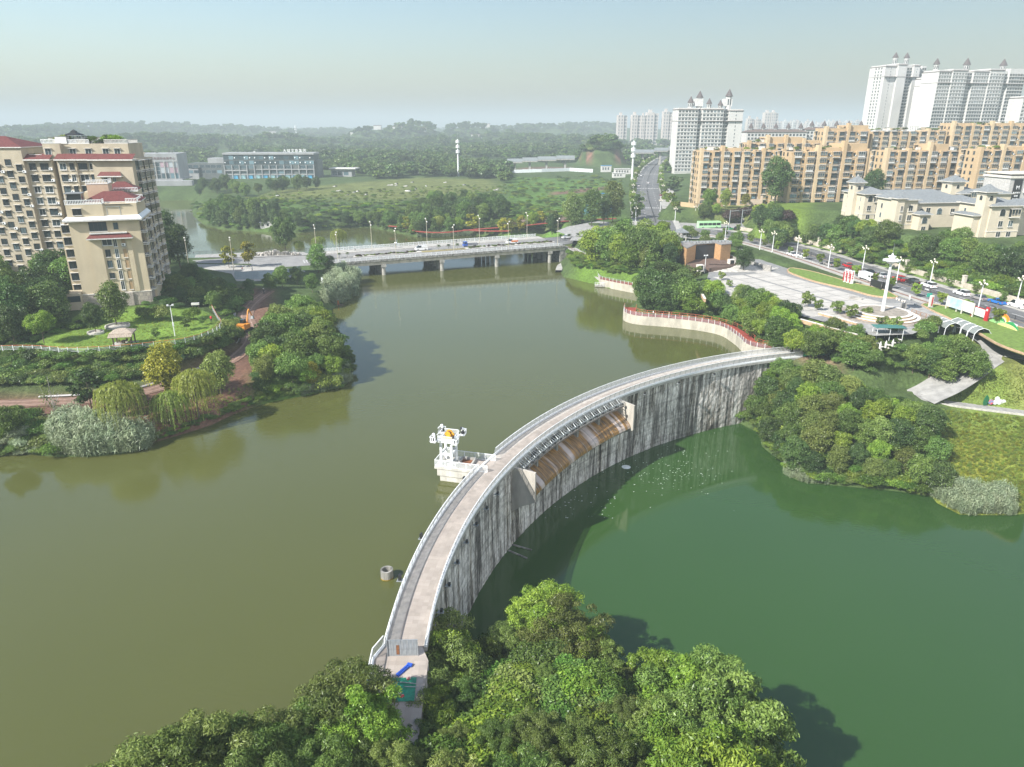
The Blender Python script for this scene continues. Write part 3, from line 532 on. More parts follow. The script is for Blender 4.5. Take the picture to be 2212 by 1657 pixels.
bk = b_.mesh('face_bracket', [steel, dark])
for i, a in enumerate((176, 173.2, 170.5, 167.8, 165.2, 162.6, 160.0, 130.5, 124.5, 118.5)): obj('face_bracket', bk, dam, AP(99.05, a, 1.3), R(a) + math.pi)
# abutment deck at the near end
P_END = [Vector(p) for p in ((-12.95, 59.05, 0), (-9.05, 59.05, 0), (-8.2, 57, 0), (-8.0, 46, 0), (-12.2, 46.5, 0), (-13.6, 54, 0), (-13.7, 57.2, 0))]
MB().prism([p[:2] for p in P_END], -16, 2.2).build('abutment', dface, dam)
o = MB().prism([p[:2] for p in P_END], 2.2, 2.495).build('landing', TILE, dam)
ul = o.data.uv_layers.new(name='UVMap')
for lp in o.data.loops: c = o.data.vertices[lp.vertex_index].co; ul.data[lp.index].uv = (c.x, c.y)
for p, q in ((P_END[0], P_END[6]), (P_END[6], P_END[5]), (P_END[5], P_END[4])):
    d = q - p; n = max(1, round(d.length / 1.6)); L_ = d.length / n; me_ = rail_mesh('railing_panel', L_ * 0.99, 1.1, 0.12, 0, True)
    MB().box((0, 0, 0.1), (d.length, 0.26, 0.2)).build('curb', white, dam, (p + q) / 2 + Vector((0.05, 0, 2.5)), math.atan2(d.y, d.x))
    for i in range(n): obj('railing_panel', me_, dam, p + d * ((i + 0.5) / n) + Vector((0.05, 0, 2.7)), math.atan2(d.y, d.x))
# ------------------------------------------------------------------ intake tower on its platform
PU = Vector((-0.966, 0.259, 0)); PW = Vector((0.259, 0.966, 0)); P0 = Vector((-3.7, 99.6, 0)); RZP = math.atan2(PU.y, PU.x)
tower = thing('intake_platform', 'white railed intake platform with square tower beside the dam walkway', 'platform', P0, RZP)
b_ = MB(); b_.bx(-0.6, 8.0, -2.1, 2.1, 2.08, 2.42); b_.bx(0.8, 7.2, -1.85, 1.85, -3, 0.9); b_.bx(0.4, 7.6, -1.98, 1.98, 0.9, 2.08); b_.build('platform_base', mat('pale_concrete', (0.52, 0.50, 0.45), 0.85, 0.18, 1.2, stretch=(1, 1, 0.3), bump=0.2), tower)
o = MB().bx(-0.7, 4.4, -2.0, 2.0, 2.421, 2.51).build('paving', TILE, tower); ul = o.data.uv_layers.new(name='UVMap')
for lp in o.data.loops: c = o.data.vertices[lp.vertex_index].co; ul.data[lp.index].uv = (c.x, c.y)
b_ = MB()
for x0, x1, y0, y1 in ((4.4, 4.65, -1.5, 1.6), (2.3, 2.55, -1.5, 1.6), (2.55, 4.4, 1.35, 1.6), (2.55, 4.4, -1.5, -1.25)): b_.bx(x0, x1, y0, y1, 2.515, 2.95)
b_.build('hatch_curb', conc, tower); MB().bx(2.552, 4.398, -1.248, 1.348, 2.512, 2.56).build('hatch_floor', mat('rust_brown', (0.16, 0.065, 0.03), 0.9, 0.4, 1.2), tower)
for (x0, y0, x1, y1) in ((-0.5, 2.02, 7.9, 2.02), (7.9, 2.02, 7.9, -2.02), (7.9, -2.02, -0.7, -2.02)):
    d = Vector((x1 - x0, y1 - y0, 0)); n = max(2, round(d.length / 1.7)); L_ = d.length / n; me_ = rail_mesh('railing_panel', L_ * 0.99, 1.1, 0.11, 0, True, white, white, 0.06)
    for i in range(n): obj('railing_panel', me_, tower, Vector((x0, y0, 2.43)) + d * ((i + 0.5) / n), math.atan2(d.y, d.x))
tx, ty = 6.3, 0.1
for sx in (-1, 1):
    for sy in (-1, 1): MB().box((tx + sx * 0.85, ty + sy * 1.05, 4.4), (0.34, 0.34, 3.95)).build('tower_leg', white, tower)
for sx in (-1, 1): MB().box((tx + sx * 0.85, ty, 4.35), (0.26, 1.76, 0.34)).build('tower_beam', white, tower)
for sy in (-1, 1): MB().box((tx, ty + sy * 1.05, 4.3), (1.36, 0.26, 0.34)).build('tower_beam', white, tower)
MB().bx(tx - 0.35, tx - 0.2, ty - 0.8, ty - 0.6, 2.6, 6.2).build('gate_shaft', dark, tower)
b_ = MB(); b_.box((tx, ty, 6.5), (2.9, 3.1, 0.3))
for sx in (-1, 1):
    for sy in (-1, 1): b_.box((tx + sx * 1.7, ty + sy * 1.8, 6.56), (0.85, 0.85, 0.14))
b_.build('top_slab', white, tower)
rm = rail_mesh('railing_panel', 2.3, 0.75, 0.12, 0, True, white, white); rs_ = rail_mesh('railing_panel', 0.95, 0.75, 0.3, 0, True, white, white)
for k in range(4):
    a = k * math.pi / 2; obj('railing_panel', rm, tower, (tx + 1.4 * math.cos(a), ty + 1.5 * math.sin(a), 6.65), a + math.pi / 2)
for sx in (-1, 1):
    for sy in (-1, 1):
        obj('railing_panel', rs_, tower, (tx + sx * 2.17, ty + sy * 1.8, 6.64), math.pi / 2); obj('railing_panel', rs_, tower, (tx + sx * 1.7, ty + sy * 2.27, 6.64), 0)
yel = mat('yellow_machine_paint', (0.62, 0.33, 0.03), 0.5, 0.2, 3); rust = mat('rusty_drum', (0.20, 0.085, 0.035), 0.7, 0.3, 4)
win = thing('gate_winch', 'yellow and rusty winch drum on top of the intake tower', 'winch', P0 + PU * tx + PW * ty + Vector((0, 0, 6.66)), RZP)
b_ = MB(); b_.box((0, 0, 0.1), (1.5, 0.25, 0.2)); b_.box((0, 0.7, 0.1), (1.5, 0.2, 0.2)); b_.box((0, -0.6, 0.1), (1.5, 0.2, 0.2)); b_.build('bed_frame', yel, win)
MB().cyl((0, -0.35, 0.55), 0.33, 0.8, 14, axis='Y').build('drum', rust, win)
for y in (-0.42, 0.45): MB().cyl((0, y, 0.55), 0.52, 0.08, 16, axis='Y').build('drum_flange', yel, win)
MB().cyl((-0.55, -0.45, 0.35), 0.25, 0.3, 12, axis='Y').build('gear', yel, win); b_ = MB(); b_.cyl((0.5, 0.2, 0.4), 0.2, 0.55, 12, axis='Y'); b_.box((0.5, 0.45, 0.15), (0.4, 0.7, 0.15)); b_.build('motor', steel, win)
def floodlight(loc, rz, label, group=None):
    t = thing('floodlight', label, 'floodlight', loc, rz, group)
    b_ = MB(); b_.box((0, 0, 0.16), (0.5, 0.5, 0.32)); b_.tube([(-0.22, 0, 0.3), (-0.22, 0, 0.7)], 0.04, 4); b_.tube([(0.22, 0, 0.3), (0.22, 0, 0.7)], 0.04, 4); b_.build('bracket', dark, t)
    o = MB().cyl((0, -0.35, 0), 0.24, 0.62, 12, axis='Y', r2=0.19).build('housing', white, t, (0, 0, 0.78)); o.rotation_euler = (R(-28), 0, 0)
    o2 = MB().cyl((0, -0.40, 0), 0.25, 0.05, 12, axis='Y').build('lens', dark, o); return t
names = {(-1, -1): 'nearest the walkway and the camera', (-1, 1): 'nearest the far walkway railing', (1, -1): 'at its front outer corner', (1, 1): 'at its rear outer corner'}
for (sx, sy), nm in names.items():
    floodlight(P0 + PU * (tx + sx * 1.7) + PW * (ty + sy * 1.8) + Vector((0, 0, 6.65)), RZP + (0.6 if sx > 0 else 2.4), 'white round floodlight on the intake tower top ' + nm)
for a, nm in ((159.5, 'nearest the intake platform'), (168.5, 'midway along the near walkway'), (173.5, 'closest to the round concrete well')):
    p = AP(103.6, a, 2.1); t = thing('floodlight', 'small grey floodlight on a side bracket of the walkway, ' + nm, 'floodlight', p, R(a))
    b_ = MB(); b_.box((0.2, 0, 0), (0.9, 0.6, 0.05)); b_.tube([(-0.3, 0, -0.3), (0.3, 0, 0)], 0.03, 4); b_.build('bracket', steel, t); b_ = MB(); b_.box((0.3, 0, 0.3), (0.35, 0.35, 0.5)); b_.cyl((0.3, -0.2, 0.65), 0.17, 0.4, 10, axis='Y'); b_.build('housing', dark, t)
# concrete well ring standing in the lake
w = thing('well_ring', 'round hollow concrete ring standing in the lake by the walkway', 'concrete ring', G(836, 1247, 0))
MB().lathe((0, 0, 0), [(0.78, -2), (0.78, 1.15), (0.56, 1.15), (0.56, 0.3), (0.01, 0.3)], 20).build('ring_wall', concd, w); MB().lathe((0, 0, 0), [(0.785, -0.3), (0.787, 0.14)], 20).build('waterline_stain', mat('algae_stain', (0.30, 0.20, 0.03), 0.9, 0.2), w)
# two concrete beams lying in the pool at the dam foot
for i, (q0, q1, nm) in enumerate((((1104, 1176), (1148, 1188), 'farther'), ((1098, 1189), (1138, 1206), 'nearer'))):
    a_, b2 = G(*q0, -11.95), G(*q1, -11.95); b_ = MB(); b_.tube([a_, b2], 0.16, 6); tag(b_.build('drain_pipe', concd), 'brown outlet pipe at the dam foot, the %s of the pair' % nm, 'pipe')
# screens and leftovers on the near landing
h = thing('site_hoarding', 'grey corrugated sheet hoarding closing off the near end of the walkway', 'hoarding', G(837, 1417, 2.5), R(2))
for i in range(6):
    b_ = MB(); [b_.box((0.06 + 0.12 * k, 0.02 * (k % 2), 0.95), (0.118, 0.03, 1.9)) for k in range(4)]; b_.build('sheet', mat('grey_sheet', (0.33, 0.36, 0.38), 0.5, 0.15, 2, metal=0.3), h, (i * 0.5, 0, 0))
b_ = MB(); b_.box((1.5, 0.06, 1.0), (3.05, 0.05, 0.06)); b_.box((1.5, 0.06, 1.86), (3.05, 0.05, 0.06)); b_.box((0.02, -0.06, 0.95), (0.06, 0.06, 2.0)); b_.box((3.0, -0.06, 0.95), (0.06, 0.06, 2.0)); b_.build('frame', steel, h)
MB().box((1.05, -0.03, 0.75), (0.28, 0.03, 1.1)).build('rust_patch', rust, h)
p = G(870, 1450, 2.5); b_ = MB(); b_.box((0, 0, 0.1), (0.35, 1.6, 0.2), -0.6); b_.box((0.55, 0.75, 0.12), (0.5, 0.35, 0.2), -0.3); b_.tube([(-0.4, -0.6, 0.25), (0.4, 0.6, 0.22)], 0.08, 5); tag(b_.build('blue_tarpaulin', mat('blue_plastic', (0.02, 0.08, 0.42), 0.4, 0.2), None, p), 'crumpled blue plastic sheet lying on the walkway landing', 'tarpaulin')
p = G(868, 1490, 2.5); net = thing('debris_netting', 'green debris netting with planks and poles spread on the walkway landing', 'netting', p, 0.05)
nv = [(-1.25 + 2.5 * i / 8, -1.5 + 3.0 * j / 8, 0.03 + 0.08 * random.random()) for j in range(9) for i in range(9)]
MB().add(nv, [(j * 9 + i, j * 9 + i + 1, j * 9 + i + 10, j * 9 + i + 9) for j in range(8) for i in range(8)]).build('net', mat('green_net', (0.015, 0.22, 0.13), 0.6, 0.2, 3), net)
for q0, q1 in (((-0.5, 0.9, 0.15), (1.3, 0.5, 0.2)), ((-0.6, 0.8, 0.15), (-0.9, -0.6, 0.15)), ((0.2, 0.2, 0.2), (1.4, 0.1, 0.2))): MB().tube([q0, q1], 0.045, 5).build('pole', steel, net)
for x, y, c in ((0.5, 1.3, 0), (-0.2, -0.6, 1), (0.1, -0.9, 1)): MB().box((x, y, 0.14), (0.35, 0.25, 0.12), 0.5).build('warning_board', mat('red_white_board', (0.75, 0.72, 0.70), 0.5, col2=(0.6, 0.05, 0.04), scale=3), net)
for x, y in ((-1.0, 1.0), (-0.95, 0.5), (-1.0, 0.1)): MB().box((x, y, 0.12), (0.4, 0.25, 0.03), 0.1).build('plank', mat('bare_wood', (0.36, 0.26, 0.16), 0.8, 0.15), net)
# ------------------------------------------------------------------ vegetation: prototypes
LM = {'mid': leafmat('leaf_mid', (0.067, 0.128, 0.024), (0.183, 0.275, 0.063)), 'dark': leafmat('leaf_dark', (0.041, 0.085, 0.024), (0.112, 0.181, 0.049), 0.25),
      'bright': leafmat('leaf_bright', (0.104, 0.189, 0.022), (0.262, 0.366, 0.049)), 'olive': leafmat('leaf_olive', (0.098, 0.146, 0.032), (0.232, 0.293, 0.076)),
      'yellow': leafmat('leaf_yellow', (0.146, 0.171, 0.018), (0.342, 0.329, 0.037)), 'willow': leafmat('leaf_willow', (0.207, 0.281, 0.049), (0.415, 0.488, 0.110), 0.5, 0.12),
      'reed': leafmat('leaf_reed', (0.195, 0.256, 0.134), (0.439, 0.512, 0.329), 0.35, 0.15), 'vine': leafmat('leaf_vine', (0.051, 0.116, 0.017), (0.140, 0.250, 0.041)), 'far': leafmat('leaf_far', (0.044, 0.085, 0.024), (0.122, 0.183, 0.055), 0.2, 0.4),
      'purple': leafmat('leaf_purple', (0.043, 0.027, 0.024), (0.098, 0.061, 0.049))}
bark = mat('bark', (0.12, 0.095, 0.07), 0.95, 0.25, 3); barkw = mat('pale_bark', (0.34, 0.32, 0.28), 0.9, 0.2, 2)
def leaves_mesh(name, pos, nrm, size, asp, tint, rng, droop=0.0, along=None):
    n = len(pos); nrm = nrm / (np.linalg.norm(nrm, axis=1, keepdims=True) + 1e-9)
    r = rng.normal(size=(n, 3)) if along is None else along + rng.normal(size=(n, 3)) * 0.15
    u = np.cross(nrm, r) if along is None else r - nrm * (r * nrm).sum(1, keepdims=True)
    u /= np.linalg.norm(u, axis=1, keepdims=True) + 1e-9
    u[:, 2] -= droop; w = np.cross(nrm, u); w /= np.linalg.norm(w, axis=1, keepdims=True) + 1e-9
    s = size[:, None]; a = pos - u * s * 0.5; c = pos + u * s * 0.5; m = pos + u * s * 0.05 + nrm * s * 0.10
    v = np.stack([a, m + w * s * asp * 0.5, c, m - w * s * asp * 0.5], 1).reshape(-1, 3)
    f = np.arange(4 * n).reshape(n, 4); me = bpy.data.meshes.new(name); np_mesh(me, v, f)
    at = me.attributes.new('tint', 'FLOAT', 'FACE'); at.data.foreach_set('value', np.clip(tint, 0, 1).astype(np.float32)); return me
def sph(rng, n): d = rng.normal(size=(n, 3)); return d / np.linalg.norm(d, axis=1, keepdims=True)
def crown_mesh(seed, n, leaf, shape='round', lobes=26, asp=0.5, droop=0.1, fill=1.0):
    """crown about 1 unit high (z 0..1) of radius set by shape; leaves on the shells of many lobes"""
    rng = np.random.default_rng(seed); C_ = []; Rl = []
    for i in range(lobes):
        d = sph(rng, 1)[0]
        if shape == 'round': c = np.array([0.42, 0.42, 0.40]) * d * rng.uniform(0.45, 0.95); c[2] += 0.56; r = rng.uniform(0.07, 0.18)
        elif shape == 'tall': c = np.array([0.25, 0.25, 0.44]) * d * rng.uniform(0.45, 0.95); c[2] += 0.53; r = rng.uniform(0.10, 0.17)
        elif shape == 'wild': c = np.array([0.46, 0.46, 0.42]) * d * rng.uniform(0.35, 1.18); c[2] = c[2] * (1 if c[2] > 0 else 0.9) + 0.52; r = rng.uniform(0.045, 0.12)
        elif shape == 'flat': c = np.array([0.55, 0.55, 0.26]) * d * rng.uniform(0.45, 1.0); c[2] += 0.62; r = rng.uniform(0.07, 0.19)
        elif shape == 'cone':
            h = rng.uniform(0.06, 0.97) ** 0.9; rr = (1 - h) * 0.27 + 0.015; a = rng.uniform(0, 6.28); c = np.array([math.cos(a) * rr * rng.uniform(0.5, 1), math.sin(a) * rr * rng.uniform(0.5, 1), h]); r = 0.05 + 0.09 * (1 - h)
        elif shape == 'sparse': c = np.array([0.28, 0.28, 0.42]) * d * rng.uniform(0.5, 1.0); c[2] += 0.55; r = rng.uniform(0.06, 0.13)
        else: c = np.array([0.60, 0.60, 0.30]) * d * rng.uniform(0.3, 0.95); c[2] = abs(c[2]) + 0.30; r = rng.uniform(0.18, 0.32)      # bush
        C_.append(c); Rl.append(r)
    C_ = np.array(C_); Rl = np.array(Rl); pr = Rl ** 2 / (Rl ** 2).sum(); k = rng.choice(lobes, n, p=pr); d = sph(rng, n); d[:, 2] = np.where(d[:, 2] < -0.35, -d[:, 2], d[:, 2])
    p = C_[k] + d * Rl[k][:, None] * rng.uniform(0.5, 1.0, (n, 1)) ** 0.5 * rng.uniform(0.8, 1.3, (n, 1)) * np.array([1, 1, 0.75])
    dd = np.linalg.norm(p[:, None] - C_[None], axis=2) / Rl[None]; keep = (dd < 0.5).sum(1) == 0; p, d, k = p[keep], d[keep], k[keep]; m = len(p)
    lt = rng.uniform(0.15, 0.85, lobes); t = lt[k] + rng.normal(0, 0.28, m)
    nr = d * 0.8 + rng.normal(size=(m, 3)) * 0.75 + np.array([0, 0, 0.4])
    return leaves_mesh('crown', p, nr, leaf * rng.uniform(0.7, 1.35, m), asp, t, rng, droop)
def trunk_mesh(seed, h0, r, limbs=5, spread=0.3, mt=None, top=0.75):
    rng = random.Random(seed); b = MB(); x = rng.uniform(-0.03, 0.03); y = rng.uniform(-0.03, 0.03)
    b.tube([(0, 0, -0.08), (x * .4, y * .4, h0 * 0.5), (x, y, h0), (x * 1.5, y * 1.5, top)], r, 6, 0, r * 0.35)
    for i in range(limbs):
        a = 6.28 * i / limbs + rng.uniform(-.4, .4); z0 = h0 * rng.uniform(0.8, 1.3); l = spread * rng.uniform(0.7, 1.1)
        b.tube([(x, y, z0), (x + math.cos(a) * l * 0.5, y + math.sin(a) * l * 0.5, z0 + 0.16), (x + math.cos(a) * l, y + math.sin(a) * l, z0 + rng.uniform(0.22, 0.42))], r * 0.5, 4, 0, r * 0.15)
    return b.mesh('trunk', mt or bark)
PROTO = {}
def proto(kind, k, maker, trunk): PROTO.setdefault(kind, []).append((trunk, maker))
for s in range(3):
    PROTO.setdefault('fg', []).append((trunk_mesh(s, 0.25, 0.022, 6, 0.32), crown_mesh(100 + s, 48000, 0.036, 'wild', 190, 0.26, 0.25)))
    PROTO.setdefault('round', []).append((trunk_mesh(10 + s, 0.25, 0.025, 5, 0.3), crown_mesh(200 + s, 15000, 0.046, 'round', 95, 0.5)))
    PROTO.setdefault('tall', []).append((trunk_mesh(20 + s, 0.22, 0.018, 5, 0.18), crown_mesh(300 + s, 11000, 0.042, 'tall', 64, 0.5)))
    PROTO.setdefault('flat', []).append((trunk_mesh(30 + s, 0.3, 0.025, 6, 0.38), crown_mesh(400 + s, 15000, 0.048, 'flat', 95, 0.5)))
    PROTO.setdefault('far', []).append((trunk_mesh(40 + s, 0.2, 0.025, 2, 0.2), crown_mesh(500 + s, 700, 0.17, 'round', 16, 0.7)))
for s in range(2):
    PROTO.setdefault('fgb', []).append((trunk_mesh(5 + s, 0.25, 0.024, 6, 0.34), crown_mesh(120 + s, 42000, 0.036, 'wild', 170, 0.36, 0.1)))
    PROTO.setdefault('cone', []).append((trunk_mesh(50 + s, 0.3, 0.015, 3, 0.1, None, 0.95), crown_mesh(600 + s, 4200, 0.065, 'cone', 80, 0.45, 0.3)))
    PROTO.setdefault('sparse', []).append((trunk_mesh(60 + s, 0.3, 0.014, 7, 0.26), crown_mesh(700 + s, 1500, 0.075, 'sparse', 26, 0.5)))
    PROTO.setdefault('bush', []).append((trunk_mesh(70 + s, 0.1, 0.03, 4, 0.3, None, 0.4), crown_mesh(800 + s, 4200, 0.095, 'bush', 30, 0.5)))
    PROTO.setdefault('street', []).append((trunk_mesh(80 + s, 0.42, 0.018, 5, 0.2, barkw), crown_mesh(900 + s, 2600, 0.075, 'round', 22, 0.6)))
def willow_mesh(seed):
    rng = np.random.default_rng(seed); pos = []; al = []; nr = []
    for i in range(300):
        a = rng.uniform(0, 6.28); r0 = rng.uniform(0.03, 0.42); z0 = 0.97 - 0.75 * r0 ** 1.7 + rng.uniform(-.05, .04); L_ = min(z0 - 0.03, rng.uniform(0.2, 0.72)); k = 26
        t = np.linspace(0, 1, k); rr = r0 + 0.10 * t ** 0.5; x = np.cos(a) * rr + rng.normal(0, 0.006, k); y = np.sin(a) * rr + rng.normal(0, 0.006, k); z = z0 + 0.03 * np.sin(t * 3.1) - L_ * t ** 1.4
        pos.append(np.stack([x, y, z], 1)); al.append(np.tile([math.cos(a) * .2, math.sin(a) * .2, -1], (k, 1))); nr.append(np.tile([math.cos(a), math.sin(a), 0.4], (k, 1)) + rng.normal(0, .5, (k, 3)))
    p = np.concatenate(pos); return leaves_mesh('crown', p, np.concatenate(nr), np.full(len(p), 0.055), 0.22, np.repeat(rng.uniform(0.1, 0.9, 300), 26) + rng.normal(0, .1, len(p)), rng, 0.0, np.concatenate(al))
for s in range(2): PROTO.setdefault('bare', []).append((trunk_mesh(95 + s, 0.3, 0.014, 12, 0.24, barkw, 0.95), crown_mesh(710 + s, 260, 0.05, 'sparse', 26, 0.5)))
for s in range(2): PROTO.setdefault('willow', []).append((trunk_mesh(90 + s, 0.35, 0.025, 6, 0.3), willow_mesh(s)))
def palm_mesh(seed, fan=False):
    rng = np.random.default_rng(seed); pos = []; al = []; nr = []
    for i in range(22):
        a = i * 2.4 + rng.uniform(-.2, .2); el = rng.uniform(-0.3, 1.2); k = 14
        for j in range(k):
            t = (j + 1) / k; rr = 0.42 * t * math.cos(el * (1 - t * 0.6)); zz = 0.72 + 0.40 * t * math.sin(el) - 0.30 * t * t
            for sd in (-1, 1):
                pos.append((math.cos(a) * rr - math.sin(a) * sd * 0.035, math.sin(a) * rr + math.cos(a) * sd * 0.035, zz)); al.append((math.cos(a) * .6 - math.sin(a) * sd, math.sin(a) * .6 + math.cos(a) * sd, -0.35)); nr.append((0, 0, 1))
    p = np.array(pos); return leaves_mesh('crown', p, np.array(nr, float) + rng.normal(0, .2, (len(p), 3)), np.full(len(p), 0.13), 0.22, rng.uniform(0, 1, len(p)), rng, 0, np.array(al))
PROTO['palm'] = [(MB().tube([(0, 0, -0.05), (0, 0, 0.72)], 0.03, 6, 0, 0.022).mesh('trunk', bark), palm_mesh(1))]
def blade_clump(seed, n=420):                      # a clump of arching reed leaves, one unit high
    rng = np.random.default_rng(seed); pos = []; al = []; nr = []
    for i in range(n // 6):
        a = rng.uniform(0, 6.28); x0, y0 = rng.normal(0, 0.16, 2); h = rng.uniform(0.55, 1.0); out = rng.uniform(0.05, 0.22)
        for j in range(6):
            t = (j + 1) / 6; a2 = a + j * 1.9; pos.append((x0 + math.cos(a) * out * t + math.cos(a2) * 0.06, y0 + math.sin(a) * out * t + math.sin(a2) * 0.06, h * t)); al.append((math.cos(a2), math.sin(a2), 0.9 - t)); nr.append((-math.cos(a2) * .5, -math.sin(a2) * .5, 1))
    p = np.array(pos); return leaves_mesh('reeds', p, np.array(nr) + rng.normal(0, .3, (len(p), 3)), np.full(len(p), 0.30), 0.13, rng.uniform(0, 1, len(p)), rng, 0.0, np.array(al))
TREES = []; WS = {'fg': 0.86, 'fgb': 0.78, 'flat': 0.66, 'tall': 0.95, 'cone': 1.0, 'sparse': 0.95, 'willow': 1.0, 'palm': 0.9, 'bush': 0.75, 'street': 0.75}
KN = {'fg': 'broadleaf_tree', 'round': 'broadleaf_tree', 'flat': 'spreading_tree', 'fgb': 'spreading_tree', 'tall': 'slender_tree', 'cone': 'conifer_tree', 'sparse': 'young_tree', 'bare': 'bare_tree', 'bush': 'shrub', 'willow': 'willow_tree', 'palm': 'palm_tree'}
def add_tree(kind, p, h, label, m=None, group=None, name='tree', w=1.0, cat='tree', tm=None):
    if name == 'tree': name = KN.get(kind, 'tree')
    if kind == 'bush': cat = 'shrub'
    pr = PROTO[kind][len(TREES) % len(PROTO[kind])]; t = thing(name, label, cat, p, RNG.uniform(0, 6.28), group, (h * w * WS.get(kind, 0.74), h * w * WS.get(kind, 0.74), h)); TREES.append(t)
    a = obj('trunk', pr[0], t); c = obj('crown', pr[1], t)
    if not pr[1].materials: pr[1].materials.append(LM['mid'])
    c.material_slots[0].link = 'OBJECT'; c.material_slots[0].material = LM[m or 'mid']
    return t
def inpoly(x, y, poly):
    c = False; n = len(poly)
    for i in range(n):
        ax, ay = poly[i]; bx, by = poly[(i + 1) % n]
        if (ay > y) != (by > y) and x < (bx - ax) * (y - ay) / (by - ay) + ax: c = not c
    return c
def scatter_px(poly, n, dmin, z0=6.0, zmin=None, tries=60):
    xs = [p[0] for p in poly]; ys = [p[1] for p in poly]; out = []
    for _ in range(n * tries):
        if len(out) >= n: break
        x = random.uniform(min(xs), max(xs)); y = random.uniform(min(ys), max(ys))
        if not inpoly(x, y, poly): continue
        p = PT(x, y, z0)
        if zmin is not None and p.z < zmin: continue
        if dmin > 0 and any((p.x - q.x) ** 2 + (p.y - q.y) ** 2 < dmin * dmin for q in out): continue
        p.z -= 0.05; out.append(p)
    return out
LOOK = {'mid': 'green', 'dark': 'dark green', 'bright': 'bright green', 'olive': 'olive green', 'yellow': 'yellow green', 'willow': 'pale green', 'far': 'green', 'vine': 'lush green', 'purple': 'purple leaved'}
def px_of(p):
    z = p[2] - CAM_H; dep = p[1] * math.cos(PITCH) - z * math.sin(PITCH); return CX + FPX * p[0] / dep
def zone(poly, n, dmin, hr, kinds, place, anchor, group, z0=6.0, zmin=0.3, w=1.0, name='tree'):
    xs = [q[0] for q in poly]; ys = [q[1] for q in poly]; pts = []; out = []          # the outline bounds the crowns; the foot stands lower
    for _ in range(n * 50):
        if len(pts) >= n: break
        x = random.uniform(min(xs), max(xs)); y = random.uniform(min(ys), max(ys))
        if not inpoly(x, y, poly): continue
        h = random.uniform(*hr); q = PT(x, y, z0); p = PT(x, y + 0.5 * h * FPX * 0.93 / max(30, q.y), z0)
        if (zmin is not None and p.z < zmin) or any((p.x - r[0].x) ** 2 + (p.y - r[0].y) ** 2 < dmin * dmin for r in pts): continue
        p.z -= 0.05; pts.append((p, h))
    pts.sort(key=lambda r: px_of(r[0]))
    for i, (p, h) in enumerate(pts):
        kd, m = random.choice(kinds)
        if n <= 64: lab = '%s %s %s, %s from %s' % (LOOK[m], {'cone': 'conical tree', 'sparse': 'thin tree', 'bush': 'shrub', 'willow': 'weeping willow', 'palm': 'palm'}.get(kd, 'leafy tree'), place, ORD[i], anchor)
        else: lab = 'leafy tree %s' % place
        add_tree(kd, p, h, lab, m, group, name, w * random.uniform(0.88, 1.12), 'shrub' if kd == 'bush' else 'tree')
    return pts
def tree_top(kind, tx, ty, depth, label, m, group=None, w=1.0, name='tree'):
    q = D(tx, ty, depth); g = gz(q.x, q.y); return add_tree(kind, Vector((q.x, q.y, g - 0.1)), max(2.0, q.z - g), label, m, group, name, w)
def tree_px(kind, x, y, h, label, m='mid', group=None, w=1.0, name='tree', z0=6.0, cat='tree'):
    p = PT(x, y, z0)
    if p.z < -0.4 and y < 760: p = G(x, y, 4.5)          # stands on the hidden edge of the street
    return add_tree(kind, p, h, label, m, group, name, w, cat)
# ground cover and far woods: countless plants, one object each
def scatter_stuff(name, label, pts, scales, meshes, cat=None):
    """pts: list of Vector, scales: list of (sx,sy,sz); meshes: prototype meshes instanced by geometry nodes"""
    me = bpy.data.meshes.new(name); n = len(pts); me.vertices.add(n); me.vertices.foreach_set('co', np.array([tuple(p) for p in pts], np.float32).ravel())
    a = me.attributes.new('psc', 'FLOAT_VECTOR', 'POINT'); a.data.foreach_set('vector', np.array(scales, np.float32).ravel())
    a = me.attributes.new('prot', 'FLOAT', 'POINT'); a.data.foreach_set('value', RNG.uniform(0, 6.28, n).astype(np.float32))
    a = me.attributes.new('pidx', 'INT', 'POINT'); a.data.foreach_set('value', RNG.integers(0, len(meshes), n).astype(np.int32))
    c = bpy.data.collections.new(name + '_kinds')
    for i, m in enumerate(meshes): c.objects.link(bpy.data.objects.new('%s_kind_%02d' % (name, i), m))
    ng = bpy.data.node_groups.new(name, 'GeometryNodeTree'); ng.interface.new_socket('Geometry', in_out='INPUT', socket_type='NodeSocketGeometry'); ng.interface.new_socket('Geometry', in_out='OUTPUT', socket_type='NodeSocketGeometry')
    N = ng.nodes.new; gi = N('NodeGroupInput'); go = N('NodeGroupOutput'); ci = N('GeometryNodeCollectionInfo'); ci.inputs[0].default_value = c; ci.inputs['Separate Children'].default_value = True; ci.inputs['Reset Children'].default_value = True
    ip = N('GeometryNodeInstanceOnPoints'); ip.inputs['Pick Instance'].default_value = True
    def na(nm, ty): x = N('GeometryNodeInputNamedAttribute'); x.data_type = ty; x.inputs[0].default_value = nm; return x.outputs[0]
    cb = N('ShaderNodeCombineXYZ'); L = ng.links.new
    L(na('prot', 'FLOAT'), cb.inputs[2]); L(gi.outputs[0], ip.inputs['Points']); L(ci.outputs[0], ip.inputs['Instance']); L(na('pidx', 'INT'), ip.inputs['Instance Index'])
    er = N('FunctionNodeEulerToRotation'); L(cb.outputs[0], er.inputs[0]); L(er.outputs[0], ip.inputs['Rotation']); L(na('psc', 'FLOAT_VECTOR'), ip.inputs['Scale']); L(ip.outputs[0], go.inputs[0])
    o = obj(name, me); md = o.modifiers.new('scatter', 'NODES'); md.node_group = ng; return tag(o, label, cat, kind='stuff')
def with_mat(me, m): c = me.copy(); c.materials.clear(); c.materials.append(LM[m]); return c
def bushset(*ms): return [with_mat(PROTO['bush'][i % 2][1], m) for i, m in enumerate(ms)]
